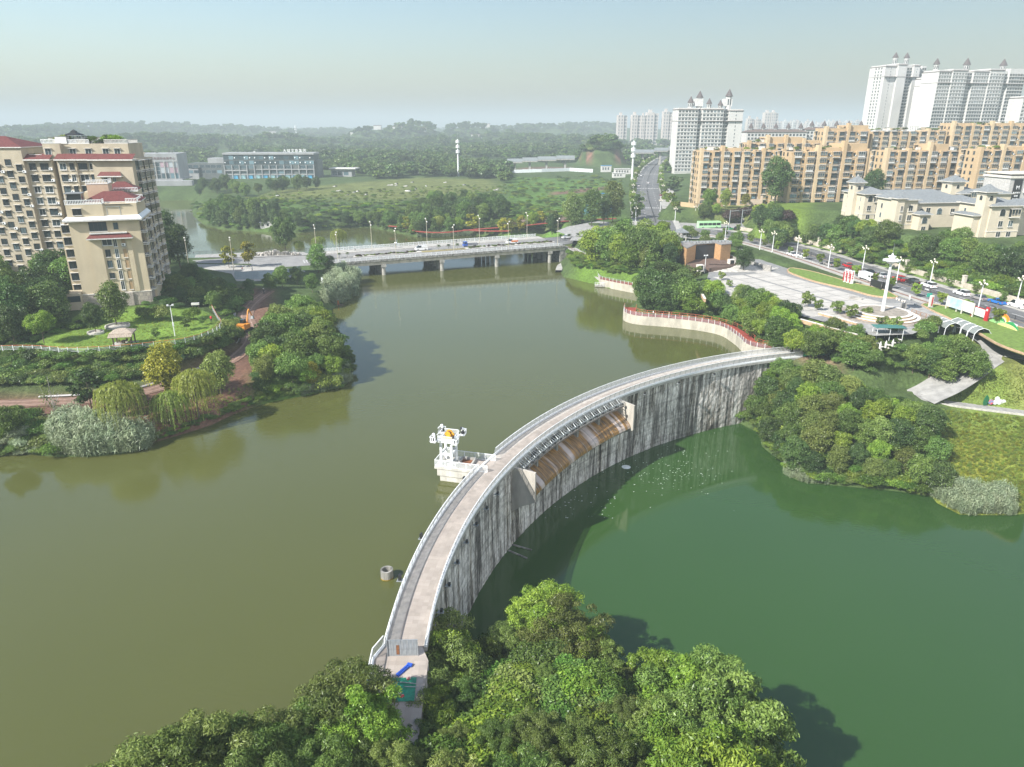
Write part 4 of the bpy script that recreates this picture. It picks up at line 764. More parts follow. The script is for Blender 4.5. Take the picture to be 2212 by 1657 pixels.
# ------------------------------------------------------------------ trees, placed from the photograph
FGK = [('fg', 'olive'), ('fg', 'mid'), ('fgb', 'bright'), ('fg', 'bright'), ('fgb', 'mid')]
fgl = [(930, 1395, 59, 'fg', 'olive'), (955, 1370, 61, 'fgb', 'bright'), (935, 1500, 51, 'fg', 'bright'), (890, 1610, 44, 'fg', 'olive'), (1180, 1272, 71, 'fg', 'bright'), (1108, 1330, 69, 'fg', 'olive'), (1050, 1375, 66, 'fgb', 'bright'), (985, 1400, 63, 'fg', 'mid'), (925, 1345, 64, 'fg', 'olive'), (1250, 1335, 68, 'fg', 'bright'), (1310, 1380, 65, 'fgb', 'mid'), (1222, 1290, 69, 'fg', 'olive'),
       (1375, 1440, 60, 'fg', 'olive'), (1418, 1405, 60, 'fgb', 'bright'), (1475, 1425, 57, 'fgb', 'bright'), (1530, 1440, 55, 'fg', 'mid'), (1575, 1480, 52, 'fgb', 'mid'), (1530, 1570, 45, 'fgb', 'bright'), (1560, 1630, 42, 'fgb', 'bright'), (1470, 1520, 49, 'fgb', 'mid'),
       (930, 1460, 55, 'fg', 'olive'), (1010, 1470, 54, 'fg', 'mid'), (1100, 1450, 55, 'fg', 'olive'), (1180, 1440, 56, 'fg', 'mid'), (1270, 1450, 55, 'fgb', 'bright'), (1350, 1500, 52, 'fg', 'olive'), (1430, 1520, 50, 'fg', 'mid'),
       (910, 1560, 48, 'fg', 'mid'), (980, 1560, 47, 'fg', 'olive'), (1070, 1550, 47, 'fg', 'mid'), (1160, 1540, 47, 'fg', 'olive'), (1250, 1560, 46, 'fg', 'mid'), (1340, 1590, 44, 'fgb', 'mid'), (1440, 1610, 43, 'fgb', 'bright'), (1530, 1640, 41, 'fgb', 'bright'),
       (735, 1452, 48, 'fg', 'olive'), (780, 1490, 46, 'fgb', 'bright'), (690, 1520, 45, 'fg', 'mid'), (640, 1545, 44, 'fg', 'mid'), (570, 1545, 43, 'fg', 'olive'), (510, 1565, 41, 'fg', 'mid'), (445, 1570, 40, 'fg', 'olive'), (360, 1600, 38, 'fgb', 'mid'), (300, 1640, 36, 'fg', 'olive'),
       (760, 1590, 43, 'fg', 'mid'), (840, 1600, 43, 'fg', 'olive'), (660, 1620, 40, 'fg', 'mid'), (550, 1640, 38, 'fg', 'olive'), (980, 1640, 40, 'fg', 'olive'), (1120, 1640, 40, 'fg', 'mid'), (1260, 1650, 40, 'fg', 'olive')]
for i, (tx, ty, dp, kd, m) in enumerate(sorted(fgl)):
    tree_top(kd, tx, ty + 12, dp, '%s foreground thicket tree, %s from the brown lake' % (LOOK[m], ORD[i]), m, 'foreground thicket', 1.15)
# the wooded point below the dam's far end
BR = [('round', 'mid'), ('round', 'olive'), ('flat', 'mid'), ('tall', 'olive'), ('round', 'bright'), ('round', 'dark')]
zone([(1600, 905), (1650, 840), (1700, 800), (1760, 800), (1850, 850), (1930, 870), (2000, 900), (2030, 960), (2020, 1060), (1930, 1050), (1830, 1040), (1745, 1030), (1700, 985), (1650, 930)], 64, 2.8, (4.5, 7.2), BR, 'on the point below the dam', 'the dam', 'wood on the point below the dam', -4, LOW + 0.4, 1.25)
zone([(1640, 800), (1690, 790), (1720, 810), (1680, 850), (1620, 890)], 10, 2.5, (4.5, 6.5), [('round', 'bright'), ('flat', 'mid'), ('round', 'vine')], 'against the dam wall', 'the spillway', 'trees against the dam wall', 0, LOW + .3, 1.15)
zone([(1790, 760), (1850, 735), (1880, 760), (1880, 800), (1990, 790), (2080, 760), (2100, 790), (2040, 830), (1960, 850), (1880, 838), (1820, 810)], 26, 2.8, (5, 7.5), [('round', 'mid'), ('flat', 'mid'), ('round', 'dark'), ('round', 'olive')], 'around the tea garden', 'the dam', 'tea garden trees', 6, 2, 1.25)
zone([(1950, 765), (2080, 745), (2105, 785), (2030, 825), (1960, 820)], 14, 3, (5.5, 8), [('round', 'mid'), ('round', 'dark'), ('flat', 'mid')], 'beside the winding path', 'the tea garden', 'winding path trees', 3, 0, 1.25)
# along the red promenade and up to the square
zone([(1378, 625), (1410, 598), (1470, 600), (1490, 640), (1470, 662), (1400, 664)], 18, 2.6, (7, 10), [('round', 'dark'), ('round', 'mid'), ('tall', 'dark')], 'over the promenade tip', 'the lake', 'trees over the promenade tip', 4, 1.5, 1.2)
zone([(1470, 650), (1540, 630), (1640, 650), (1720, 690), (1720, 735), (1650, 722), (1570, 690), (1500, 675)], 34, 2.6, (5.5, 8.2), [('round', 'mid'), ('flat', 'bright'), ('round', 'dark'), ('tall', 'mid'), ('round', 'bright')], 'above the red promenade', 'its tip', 'promenade trees', 5, 1.5, 1.15)
zone([(1700, 735), (1790, 710), (1850, 728), (1800, 752), (1720, 752)], 10, 3.0, (5, 7.5), [('round', 'mid'), ('flat', 'bright'), ('bush', 'vine')], 'behind the green hoarding', 'the promenade', 'trees behind the hoarding', 5, 1.5, 1.1)
# park hill between the bridge and the stage
zone([(1270, 545), (1330, 505), (1400, 515), (1455, 540), (1450, 562), (1380, 560), (1300, 552)], 38, 2.8, (6.5, 13), [('tall', 'mid'), ('tall', 'olive'), ('cone', 'mid'), ('round', 'dark'), ('flat', 'mid'), ('round', 'bright')], 'on the park hill', 'the bridge', 'park hill trees', 9, 3, 1.1)
for x, y, h, k, m, nm in [(1233, 490, 16, 'tall', 'olive', 'slim tree in the paved square by the bridge end, nearest the water'), (1243, 494, 15, 'tall', 'mid', 'slim tall tree in the paved square by the bridge end, second from the water'), (1277, 490, 17, 'tall', 'mid', 'tall tree in the paved square by the bridge end, in front of the blue sheds'), (1303, 484, 14, 'tall', 'dark', 'dark tree beside the blue shed roof'), (1322, 482, 20, 'tall', 'olive', 'tallest tree at the foot of the north avenue'), (1192, 507, 10, 'round', 'dark', 'dark round tree on the bank at the far bridge end'), (1382, 470, 14, 'bare', 'olive', 'thin greyish tree standing before the north avenue'), (1375, 476, 13, 'sparse', 'dark', 'thin dark tree standing before the north avenue'), (1440, 545, 5, 'bush', 'yellow', 'yellow shrub beside the park pavilion'), (1430, 520, 8, 'flat', 'bright', 'bright green tree behind the park pavilion')]:
    tree_px(k, x, y, h, nm, m, 'trees around the crossing', 0.85)
zone([(1480, 500), (1560, 515), (1600, 522), (1590, 530), (1500, 512)], 8, 3, (4, 6), [('round', 'mid'), ('bush', 'olive'), ('flat', 'mid')], 'behind the stage building', 'the park pavilion', 'trees behind the stage', 9, 3, 1.2)
tree_px('round', 1604, 587, 8, 'broad dark tree beside the stage building', 'dark', None, 1.1)
# slope under the villas
zone([(1650, 505), (1690, 480), (1710, 505), (1670, 525)], 8, 4, (6, 9), [('round', 'dark'), ('round', 'mid')], 'on the corner green', 'the crossing', 'trees at the crossing corner', 9, 3, 1.3)
zone([(1740, 505), (1840, 480), (1900, 500), (1920, 515), (1840, 515), (1760, 515)], 15, 3.5, (6, 9), [('round', 'mid'), ('round', 'dark'), ('flat', 'bright')], 'at the foot of the first villa', 'the crossing', 'trees at the first villa', 15, 8, 1.25)
zone([(1960, 530), (2070, 525), (2080, 545), (1980, 550)], 9, 3.5, (7, 9.5), [('round', 'mid'), ('round', 'dark')], 'between the two villas', 'the first villa', 'trees between the villas', 17, 8, 1.2)
zone([(2110, 560), (2260, 560), (2260, 585), (2120, 575)], 8, 3.5, (8, 11), [('round', 'mid'), ('round', 'dark')], 'before the corner tower villa', 'its tower', 'trees at the tower villa', 17, 8, 1.2)
zone([(1780, 540), (1900, 560), (2050, 590), (2211, 620), (2211, 580), (2050, 550), (1900, 530), (1800, 520)], 36, 3.5, (3, 5.5), [('bush', 'vine'), ('bush', 'mid'), ('round', 'vine'), ('bush', 'bright')], 'on the slope above the avenue', 'the crossing', 'slope shrubs', 12, 8.3, 1.2, 'shrub')
# left peninsula
PN = [('round', 'mid'), ('round', 'bright'), ('round', 'dark'), ('round', 'olive'), ('flat', 'mid')]
zone([(560, 760), (600, 680), (660, 655), (700, 690), (735, 740), (745, 800), (700, 830), (600, 830), (555, 800)], 44, 2.6, (5, 8.2), PN, 'on the wooded lake point', 'the track', 'lake point wood', 4, 0.5, 1.2)
for x, y, h, k, m, nm in [(675, 838, 6, 'tall', 'yellow', 'small yellow green tree at the tip of the lake point'), (710, 842, 5, 'bush', 'willow', 'pale leafy shrub at the waterline of the lake point'), (365, 862, 11.0, 'tall', 'yellow', 'slender yellowish tree beside the dirt track'), (478, 852, 8.5, 'round', 'olive', 'small olive tree on the red soil by the dirt track'), (200, 890, 8.5, 'sparse', 'dark', 'dark open crowned tree leaning over the reeds'), (122, 913, 9, 'bare', 'olive', 'nearly bare tree on the red soil bank'), (255, 900, 6, 'round', 'dark', 'dark shrubby tree beside the willows'), (30, 955, 6.5, 'flat', 'vine', 'spreading fresh green tree at the water on the near bank'), (252, 702, 10.0, 'tall', 'mid', 'large clipped ovoid tree in front of the tan tower block'), (207, 718, 6.5, 'round', 'dark', 'round dark tree in a stone ring beside the lawn'), (95, 742, 7, 'flat', 'bright', 'bright green tree at the lawn edge'), (70, 718, 10, 'round', 'mid', 'large rounded tree behind the lawn'), (403, 714, 3.4, 'sparse', 'mid', 'small young tree on the lawn'), (338, 733, 2.6, 'sparse', 'mid', 'sapling on the lawn near the pavilion'), (437, 703, 2.2, 'sparse', 'mid', 'thin sapling at the far end of the lawn'), (350, 692, 5, 'bush', 'olive', 'shrub behind the lawn near the lamp post'), (312, 690, 4, 'bush', 'mid', 'low shrub at the corner of the tan tower block'), (418, 690, 4, 'bush', 'bright', 'leafy young tree behind the lawn')]:
    tree_px(k, x, y, h, nm, m, None, 1.0 if k != 'sparse' else 1.2)
for x, y, h, w, nm in [(270, 925, 8.5, 1.0, 'weeping willow nearest the reeds'), (375, 925, 7.0, 1.0, 'low weeping willow at the waterline'), (430, 905, 9.5, 0.85, 'tallest weeping willow on the near shore'), (733, 538, 8, 0.9, 'weeping willow behind the far bridge railing'), (690, 541, 5.5, 1.1, 'small pale willow behind the far bridge railing'), (645, 543, 4, 1.2, 'low pale willow beside the rockery'), (948, 497, 7, 0.9, 'weeping willow on the far lake shore')]:
    tree_px('willow', x, y, h, nm, 'willow', 'willows', w, z0=2)
zone([(-40, 640), (0, 540), (60, 550), (110, 570), (160, 590), (150, 640), (90, 690), (0, 720)], 30, 3.5, (8, 12.5), [('round', 'dark'), ('round', 'mid'), ('tall', 'dark')], 'in the grove below the apartment block', 'the picture edge', 'grove below the apartment block', 10, 4, 1.1)
for x, y, h in ((100, 560, 9), (125, 548, 10), (70, 585, 8), (140, 565, 7)): tree_px('palm', x, y, h, 'feathery palm in the grove below the apartment block, %s' % {100: 'second from the pool', 125: 'the tallest', 70: 'the lowest', 140: 'closest to the tower block'}[x], 'mid', 'grove palms', 1.2, z0=10)
for x, y, h, w, nm in [(368, 570, 18, 0.75, 'tall dense dark tree beside the tan tower block'), (390, 578, 15, 0.75, 'dark tree right behind the tallest one by the tower block'), (350, 580, 14, 0.7, 'dark tree close against the tower block')]: tree_px('tall', x, y, h, nm, 'dark', 'dark trees by the tower block', w * 1.3, z0=9)
zone([(345, 600), (420, 580), (500, 610), (540, 640), (510, 665), (440, 655), (380, 640)], 18, 3.5, (4, 7), [('round', 'dark'), ('bush', 'mid'), ('bush', 'dark'), ('round', 'mid')], 'in the tower block garden', 'the tower', 'garden trees', 8, 4, 1.25)
for x, y, h, k, m, nm in [(617, 543, 14, 'round', 'dark', 'large dark tree growing behind the rockery'), (688, 590, 10, 'tall', 'mid', 'tree at the near corner of the bridge'), (712, 592, 6.5, 'tall', 'dark', 'small dark tree beside the bridge abutment'), (642, 615, 6, 'round', 'dark', 'rounded dark tree behind the blue fence, nearest the bridge'), (610, 622, 6.5, 'round', 'mid', 'rounded tree beside the blue fence'), (585, 632, 6, 'round', 'mid', 'rounded tree above the dirt mound'), (675, 632, 6, 'round', 'mid', 'rounded tree beside the white fence'), (540, 640, 5, 'round', 'dark', 'dark tree beside the excavator'), (495, 580, 8, 'sparse', 'yellow', 'thin yellow tree at the street crossing, first from the tower block'), (538, 578, 9.5, 'sparse', 'yellow', 'thin yellow tree at the street crossing, second from the tower block')]:
    tree_px(k, x, y, h, nm, m, None, 1.05)
# far shore row and the fields beyond
zone([(420, 480), (470, 440), (560, 450), (640, 470), (700, 480), (780, 470), (850, 480), (840, 495), (720, 488), (640, 497), (560, 497), (470, 490)], 56, 4.0, (7, 12), [('round', 'dark'), ('tall', 'mid'), ('cone', 'dark'), ('round', 'mid')], 'on the far lake shore', 'the channel', 'far shore wood', 5, 0.6, 1.0)
zone([(850, 490), (900, 470), (1000, 480), (1100, 480), (1200, 470), (1200, 485), (1100, 497), (1000, 500), (900, 505)], 36, 4.5, (6, 10), [('tall', 'mid'), ('cone', 'mid'), ('round', 'bright'), ('round', 'mid'), ('sparse', 'yellow')], 'along the red lakeside path', 'the channel', 'red path trees', 4, 0.6, 1.0)
zone([(880, 460), (950, 430), (1080, 435), (1110, 455), (1000, 470), (920, 475)], 40, 5, (8, 12), [('round', 'dark'), ('round', 'mid'), ('tall', 'dark')], 'in the wood behind the red path', 'the channel', 'dark wood behind the path', 8, 3, 1.1)
zone([(420, 400), (520, 388), (600, 396), (700, 392), (690, 400), (560, 412), (440, 430)], 22, 6, (7, 11), [('round', 'dark'), ('round', 'mid')], 'before the glass offices', 'the channel', 'trees before the offices', 9, 3, 1.1)
zone([(1510, 452), (1600, 455), (1700, 460), (1690, 470), (1520, 462)], 10, 5, (5, 8), [('round', 'mid'), ('bush', 'purple'), ('round', 'bright')], 'below the tan apartments', 'the north avenue', 'shrubs below the apartments', 12, 8, 1.2)
for x, y, h, k, m, nm in [(1645, 440, 20, 'round', 'dark', 'great dark tree between the tan apartment blocks'), (1672, 440, 19, 'round', 'dark', 'second great dark tree against the tan apartment block'), (1608, 448, 7, 'round', 'yellow', 'yellow tree under the great dark trees'), (1530, 458, 11, 'round', 'vine', 'green tree at the retaining wall of the apartments'), (1565, 450, 9, 'round', 'bright', 'bright tree before the apartments'), (1640, 500, 11, 'round', 'dark', 'broad dark tree at the crossing'), (1668, 508, 12, 'round', 'dark', 'broad dark tree on the corner of the avenue'), (1880, 440, 14, 'round', 'dark', 'dark tree in the gap between apartment blocks'), (2075, 420, 16, 'round', 'dark', 'dark tree behind the villa towers')]:
    tree_px(k, x, y, h, nm, m, None, 0.95, z0=12)
# street trees
for side, nm in ((-9.5, 'inner'), (9.5, 'outer')):
    acc_ = 0; k = 0
    for a, b2 in zip(L_NORTH[6:-1], L_NORTH[7:]):
        d = b2 - a; acc_ += d.length
        if acc_ > 11: acc_ = 0; n_ = Vector((-d.y, d.x, 0)).normalized(); q = a + n_ * -side; k += 1; add_tree('street', Vector((q.x, q.y, gz(q.x, q.y))), random.uniform(5.5, 7.5), 'round street tree on the %s of the north avenue, %s from the crossing' % ('lake side' if side > 0 else 'apartment side', ORD[k - 1]), random.choice(['mid', 'bright']), 'north avenue trees', 'street_tree', 1.1)
AVD = (L_AVE[-1] - L_AVE[-12]).normalized(); AVN = Vector((-AVD.y, AVD.x, 0))
def ave(s, off):                                  # point on the avenue: metres along from the crossing, offset to its slope side
    acc_ = 0
    for a, b2 in zip(L_AVE[:-1], L_AVE[1:]):
        l = (b2 - a).length
        if acc_ + l >= s: d = (b2 - a) / l; n_ = Vector((-d.y, d.x, 0)); return a + d * (s - acc_) + n_ * off, math.atan2(d.y, d.x)
        acc_ += l
    d = (L_AVE[-1] - L_AVE[-2]).normalized(); return L_AVE[-1] + d * (s - acc_) + Vector((-d.y, d.x, 0)) * off, math.atan2(d.y, d.x)
AVL = sum((b2 - a).length for a, b2 in zip(L_AVE[:-1], L_AVE[1:]))
for k in range(18):
    p, _a = ave(30 + k * 9.5, 8.8); add_tree('street', Vector((p.x, p.y, 8.1)), random.uniform(3.4, 5), 'small street tree at the wall side of the avenue, %s from the crossing' % ORD[k], 'mid', 'avenue trees', 'street_tree', 1.0)
for k in range(17):
    p, _a = ave(38 + k * 9.5 + random.uniform(-1, 1), -7.6); add_tree('street', Vector((p.x, p.y, 8.1)), random.uniform(3.2, 4.4), 'small street tree on the square side of the avenue, %s from the crossing' % ORD[k], 'bright', 'avenue trees', 'street_tree', 1.0)
for i, (x, y, h) in enumerate([(1742, 665, 4.5), (1764, 672, 3.2), (1805, 680, 4), (1835, 690, 4), (1870, 690, 3.5), (1900, 716, 4), (1928, 728, 5), (1500, 608, 5), (1558, 606, 3), (1575, 622, 2.5)]): tree_px('street', x, y, h, 'small tree at the lower edge of the paved square, %s from the stage' % ORD[(i + 3) % 10], 'olive', 'square edge trees', 1.2, z0=8)
for i, (x, y, h, w) in enumerate([(1992, 722, 4, 1.6), (2010, 712, 4.5, 1.5), (1985, 735, 3.5, 1.5)]): tree_px('bush', x, y, h, 'clipped dark round shrub beside the terraced podium, %s' % ('nearest the path', 'the largest', 'nearest the tea garden')[i], 'mid', 'clipped shrubs', w * 0.8, 'shrub', 8, 'shrub')
for i, x in enumerate((1345, 1358, 1378, 1391)): tree_px('bush', x, 557, 1.8, 'low clipped shrub ball on the cliff path, %s from the bridge' % ORD[i], 'bright', 'clipped balls', 1.3, 'shrub', 8, 'shrub')
# ------------------------------------------------------------------ ground cover
def cover(name, label, poly, n, dmin, hs, ms, z0, zmin, w=1.3):
    pts = scatter_px(poly, n, dmin, z0, zmin, 14); scatter_stuff(name, label, pts, [(h * w, h * w, h) for h in (random.uniform(*hs) for _ in pts)], bushset(*ms))
cover('bank_thicket', 'tangle of shrubs and creepers covering the steep bank under the lawn', [(-60, 770), (60, 758), (150, 768), (250, 764), (330, 756), (400, 746), (460, 730), (495, 704), (512, 696), (515, 730), (480, 755), (430, 775), (370, 795), (300, 816), (200, 828), (0, 830), (-60, 832)], 520, 0.9, (1.4, 2.8), ('mid', 'dark', 'vine', 'olive', 'mid'), 6, 3.6)
cover('slope_creepers', 'mass of creepers and shrubs covering the slope above the avenue wall', [(1700, 520), (1760, 512), (1900, 522), (2060, 548), (2240, 590), (2240, 668), (2090, 622), (1950, 582), (1800, 548)], 560, 1.2, (1.6, 3.2), ('vine', 'vine', 'mid', 'bright', 'dark'), 11, 8.2)
cover('point_undergrowth', 'undergrowth beneath the wood on the point below the dam', [(1600, 905), (1690, 800), (1760, 800), (1900, 862), (2010, 890), (2020, 1065), (1830, 1046), (1745, 1036), (1695, 1000), (1640, 930)], 460, 1.2, (1.2, 2.8), ('mid', 'vine', 'dark', 'bright'), -4, LOW + 0.1)
cover('lake_point_undergrowth', 'undergrowth beneath the wood on the lake point', [(550, 820), (590, 680), (660, 650), (712, 690), (750, 760), (755, 820), (650, 853), (560, 866)], 170, 1.5, (1.4, 2.6), ('mid', 'dark', 'bright'), 3, 0.2)
cover('thicket_undergrowth', 'undergrowth at the near end of the dam', [(900, 1420), (1060, 1400), (1250, 1450), (1450, 1560), (1540, 1680), (1600, 1800), (600, 1800), (700, 1660), (880, 1560)], 260, 1.2, (1.5, 3.2), ('mid', 'olive', 'bright', 'vine'), -3, LOW + 0.3)
cover('promenade_undergrowth', 'undergrowth between the red promenade and the square', [(1390, 655), (1540, 640), (1650, 690), (1720, 740), (1790, 712), (1850, 730), (1790, 756), (1720, 748), (1640, 735), (1600, 708), (1520, 688), (1400, 678)], 220, 1.4, (1.2, 2.4), ('mid', 'vine', 'dark'), 5, 1.0)
cover('cliff_ivy', 'ivy hanging over the cliff below the park path', [(1228, 545), (1262, 556), (1320, 566), (1420, 578), (1475, 582), (1430, 596), (1330, 590), (1240, 575)], 200, 1.0, (1.2, 2.3), ('vine', 'bright', 'mid'), 5, 1.0)
cover('park_undergrowth', 'shrubs covering the park hill by the bridge', [(1270, 548), (1330, 505), (1460, 530), (1600, 548), (1580, 562), (1470, 548), (1450, 562), (1360, 560)], 170, 1.8, (1.2, 2.6), ('mid', 'dark', 'bright'), 9, 3)
cover('garden_undergrowth', 'shrubs around the tower block garden', [(-40, 745), (0, 640), (90, 690), (200, 700), (300, 680), (345, 600), (420, 585), (540, 640), (500, 690), (440, 662), (330, 672), (120, 720), (60, 750)], 200, 1.8, (1.2, 2.6), ('dark', 'mid', 'vine'), 9, 4)
cover('far_shore_scrub', 'scrub on the far lake shore and the rough field edges', [(415, 440), (560, 430), (700, 440), (850, 440), (1000, 430), (1110, 440), (1240, 470), (1190, 500), (1020, 505), (900, 508), (820, 488), (640, 500), (480, 494), (420, 470)], 520, 2.2, (1.4, 3.0), ('mid', 'dark', 'vine', 'bright'), 6, 0.3)
cover('terrace_undergrowth', 'shrubs beneath the tea garden trees', [(1790, 765), (1850, 740), (2080, 765), (2100, 795), (2040, 828), (1950, 848), (1860, 832), (1800, 800)], 130, 1.6, (1.2, 2.4), ('mid', 'dark'), 6, 2)
cover('slope_scrub', 'rough scrub on the open slope beside the north avenue', [(1100, 470), (1330, 468), (1345, 400), (1340, 380), (1100, 385)], 260, 3.0, (1.0, 3.2), ('mid', 'dark', 'olive', 'bright'), 10, 3)
cover('field_scrub', 'bushes and weeds on the rough field', [(440, 440), (560, 425), (700, 415), (880, 405), (1090, 400), (1100, 420), (900, 440), (700, 440), (540, 450)], 300, 3.0, (0.7, 2.0), ('mid', 'olive', 'bright', 'olive'), 9, 3)
cover('shore_shrubs', 'low shrubs along the waterline of the point below the dam', [(1598, 905), (1640, 925), (1655, 960), (1698, 995), (1705, 1022), (1745, 1037), (1830, 1046), (1930, 1055), (2010, 1067), (2010, 1045), (1930, 1030), (1830, 1022), (1745, 1010), (1715, 980), (1670, 940), (1640, 900)], 220, 0.8, (0.8, 2.0), ('mid', 'vine', 'bright', 'olive'), -10, LOW)
cover('bank_shrubs', 'shrubs and weeds at the near lake shore beside the reeds', [(-30, 905), (50, 890), (105, 930), (118, 982), (0, 983), (-30, 983)], 70, 1.0, (1.0, 2.6), ('mid', 'vine', 'olive', 'reed'), 2, 0)
cover('shore_grass', 'grass and weeds along the waterline under the willows and the lake point', [(325, 955), (400, 930), (460, 910), (500, 890), (570, 866), (650, 852), (735, 834), (735, 818), (650, 838), (570, 850), (500, 872), (460, 896), (400, 915), (330, 938)], 240, 0.6, (0.4, 1.3), ('bright', 'vine', 'mid', 'olive'), 1, 0)
reeds = [with_mat(blade_clump(s), 'reed') for s in range(3)]
def reedbed(label, poly, n, hs, z0, zmin):
    pts = scatter_px(poly, n, 0.5, z0, zmin, 20); scatter_stuff('reed_bed', label, pts, [(h * 0.8, h * 0.8, h) for h in (random.uniform(*hs) for _ in pts)], reeds)
reedbed('pale silvery reeds along the near lake shore below the dirt track', [(115, 940), (160, 915), (230, 930), (330, 950), (320, 972), (200, 984), (125, 984)], 330, (2.6, 4.2), 1, -0.2)
reedbed('tall reeds at the water beside the near bridge abutment', [(700, 625), (735, 590), (775, 600), (770, 640), (735, 656), (700, 660)], 110, (3, 5), 1, -0.2)
reedbed('grassy reeds at the water under the yellowish slope', [(2010, 1070), (2060, 1050), (2180, 1070), (2190, 1112), (2075, 1112)], 240, (1.6, 3.0), -11, LOW - 0.2)
reedbed('reeds at the waterline of the wooded lake point', [(690, 835), (750, 800), (757, 822), (735, 838), (650, 856)], 60, (1.6, 2.6), 1, -0.1)
reedbed('rushes on the far lake shore beside the red path', [(900, 512), (960, 505), (1020, 506), (1030, 511), (905, 514)], 120, (1.5, 2.5), 1, -0.1)
reedbed('pale grass tussocks on the shore of the wooded point', [(1692, 1000), (1760, 1020), (1790, 1046), (1740, 1044), (1698, 1028)], 110, (1.2, 2.2), -11, LOW - 0.1)
tuss = [with_mat(blade_clump(9, 120), m) for m in ('bright', 'yellow', 'olive', 'willow')]
def grass(label, poly, n, hs, z0):
    pts = scatter_px(poly, n, 0, z0, None, 4); scatter_stuff('grass', label, pts, [(h * 1.3, h * 1.3, h) for h in (random.uniform(*hs) for _ in pts)], tuss)
grass('rough grass on the yellowish slope above the pool', [(2025, 885), (2230, 905), (2230, 1105), (2080, 1110), (2015, 1070), (2040, 960)], 3600, (0.25, 0.6), -5)
grass('short grass on the lawn beside the winding path', [(2050, 858), (2110, 815), (2230, 790), (2230, 885), (2110, 868)], 1500, (0.12, 0.3), 0)
grass('uneven grass on the garden lawn', [(110, 752), (250, 752), (400, 735), (470, 705), (440, 672), (300, 676), (160, 700)], 1600, (0.12, 0.35), 9)
grass('weeds on the red soil bank by the track', [(0, 930), (200, 890), (420, 860), (540, 830), (540, 870), (440, 905), (300, 940), (60, 965)], 700, (0.2, 0.6), 3)
cover('hill_thicket', 'trees and bushes covering the top of the red cliff hill', [(1262, 296), (1340, 296), (1348, 328), (1252, 328)], 110, 2.5, (4, 7.5), ('dark', 'mid', 'dark', 'olive'), 30, 3, 1.2)
# far woods: every tree crown too small to pick apart
far_p = []; far_s = []; rngf = np.random.default_rng(5)
P_OFF = np.array([G(*q, 10)[:2] for q in [(300, 410), (720, 398), (740, 330), (290, 330)]])
excl = [(np.array([p[:2] for p in P_FIELD]), 4), (np.array([p[:2] for p in P_APTA]), 4)]
n_try = 26000; yy = 400 * np.exp(rngf.uniform(0, math.log(4200 / 400), n_try)); xx = rngf.uniform(-0.80, 0.60, n_try) * yy
zz_ = ground(xx, yy); sizes = 5.5 + 0.0035 * yy
keep = np.ones(n_try, bool)
for poly, mrg in excl: keep &= sdist(poly, xx, yy) > mrg
dN, _ = ldist([tuple(p) for p in L_NORTH], xx, yy); keep &= dN > 16
keep &= sdist(UP, xx, yy) > 5
nzv = np.sin(xx * 0.021 + 2) * np.sin(yy * 0.013) + 0.5 * np.sin(xx * 0.05 + yy * 0.03)
pxv = CX + FPX * xx / (yy * math.cos(PITCH) - (zz_ - CAM_H) * math.sin(PITCH)); pyv = CY - FPX * (yy * math.sin(PITCH) + (zz_ - CAM_H) * math.cos(PITCH)) / (yy * math.cos(PITCH) - (zz_ - CAM_H) * math.sin(PITCH))
keep &= ~((pxv > 1100) & (pxv < 1370) & (pyv > 352) & (pyv < 470) & (nzv > -0.5))          # open slope beside the north avenue
keep &= ~((pxv > 285) & (pxv < 700) & (pyv > 372) & (pyv < 400)) & ~((pxv > 1455) & (yy < 900)) & ~((pyv > 395) & (pxv < 1100))
keep &= ~((pxv > 1255) & (pxv < 1350) & (pyv > 329) & (pyv < 352)) & ~((pxv > 1330) & (yy > 1500)) & (nzv > -0.25 - 0.8 * (zz_ > 17))
far_p = np.stack([xx, yy, zz_ - 0.4], 1)[keep]; fs_ = sizes[keep] * rngf.uniform(0.7, 1.4, keep.sum())
scatter_stuff('far_woods', 'hazy woods covering the hills and fields in the distance', [Vector(p) for p in far_p], [(s * 1.25, s * 1.25, s) for s in fs_], [with_mat(p[1], m) for p, m in zip(PROTO['far'] * 2, ('far', 'far', 'dark', 'mid', 'far', 'far'))])
# ------------------------------------------------------------------ roads, bridge, square, promenade
asph = mat('asphalt', (0.135, 0.135, 0.135), 0.92, 0.16, 0.35, coords='World', bump=0.1, bscale=6); asphl = mat('worn_asphalt', (0.235, 0.232, 0.225), 0.92, 0.14, 0.3, coords='World')
pave = mat('pale_paving', (0.37, 0.36, 0.33), 0.9, 0.12, 0.5, coords='World'); paved = mat('grey_paving', (0.30, 0.295, 0.28), 0.9, 0.16, 0.7, coords='World'); paint_w = mat('road_paint', (0.62, 0.62, 0.60), 0.8, 0.15, 3)
redp = mat('red_rubber_path', (0.27, 0.05, 0.035), 0.9, 0.15, 1, coords='World'); kerbm = mat('kerb_stone', (0.46, 0.44, 0.40), 0.9, 0.15, 2); orange = mat('orange_rail', (0.42, 0.13, 0.06), 0.6, 0.15, 3)
stone = mat('tan_stone', (0.44, 0.31, 0.19), 0.9, 0.2, 2, bump=0.3); dstone = mat('grey_stone', (0.30, 0.29, 0.27), 0.9, 0.3, 1.2, bump=0.4)
def offs(pl, o):
    out = []
    for i, p in enumerate(pl):
        d = (pl[min(i + 1, len(pl) - 1)] - pl[max(i - 1, 0)]); n = Vector((-d.y, d.x, 0)).normalized(); out.append(p + n * o)
    return out
def up(pl, dz): return [Vector((p.x, p.y, p.z + dz)) for p in pl]
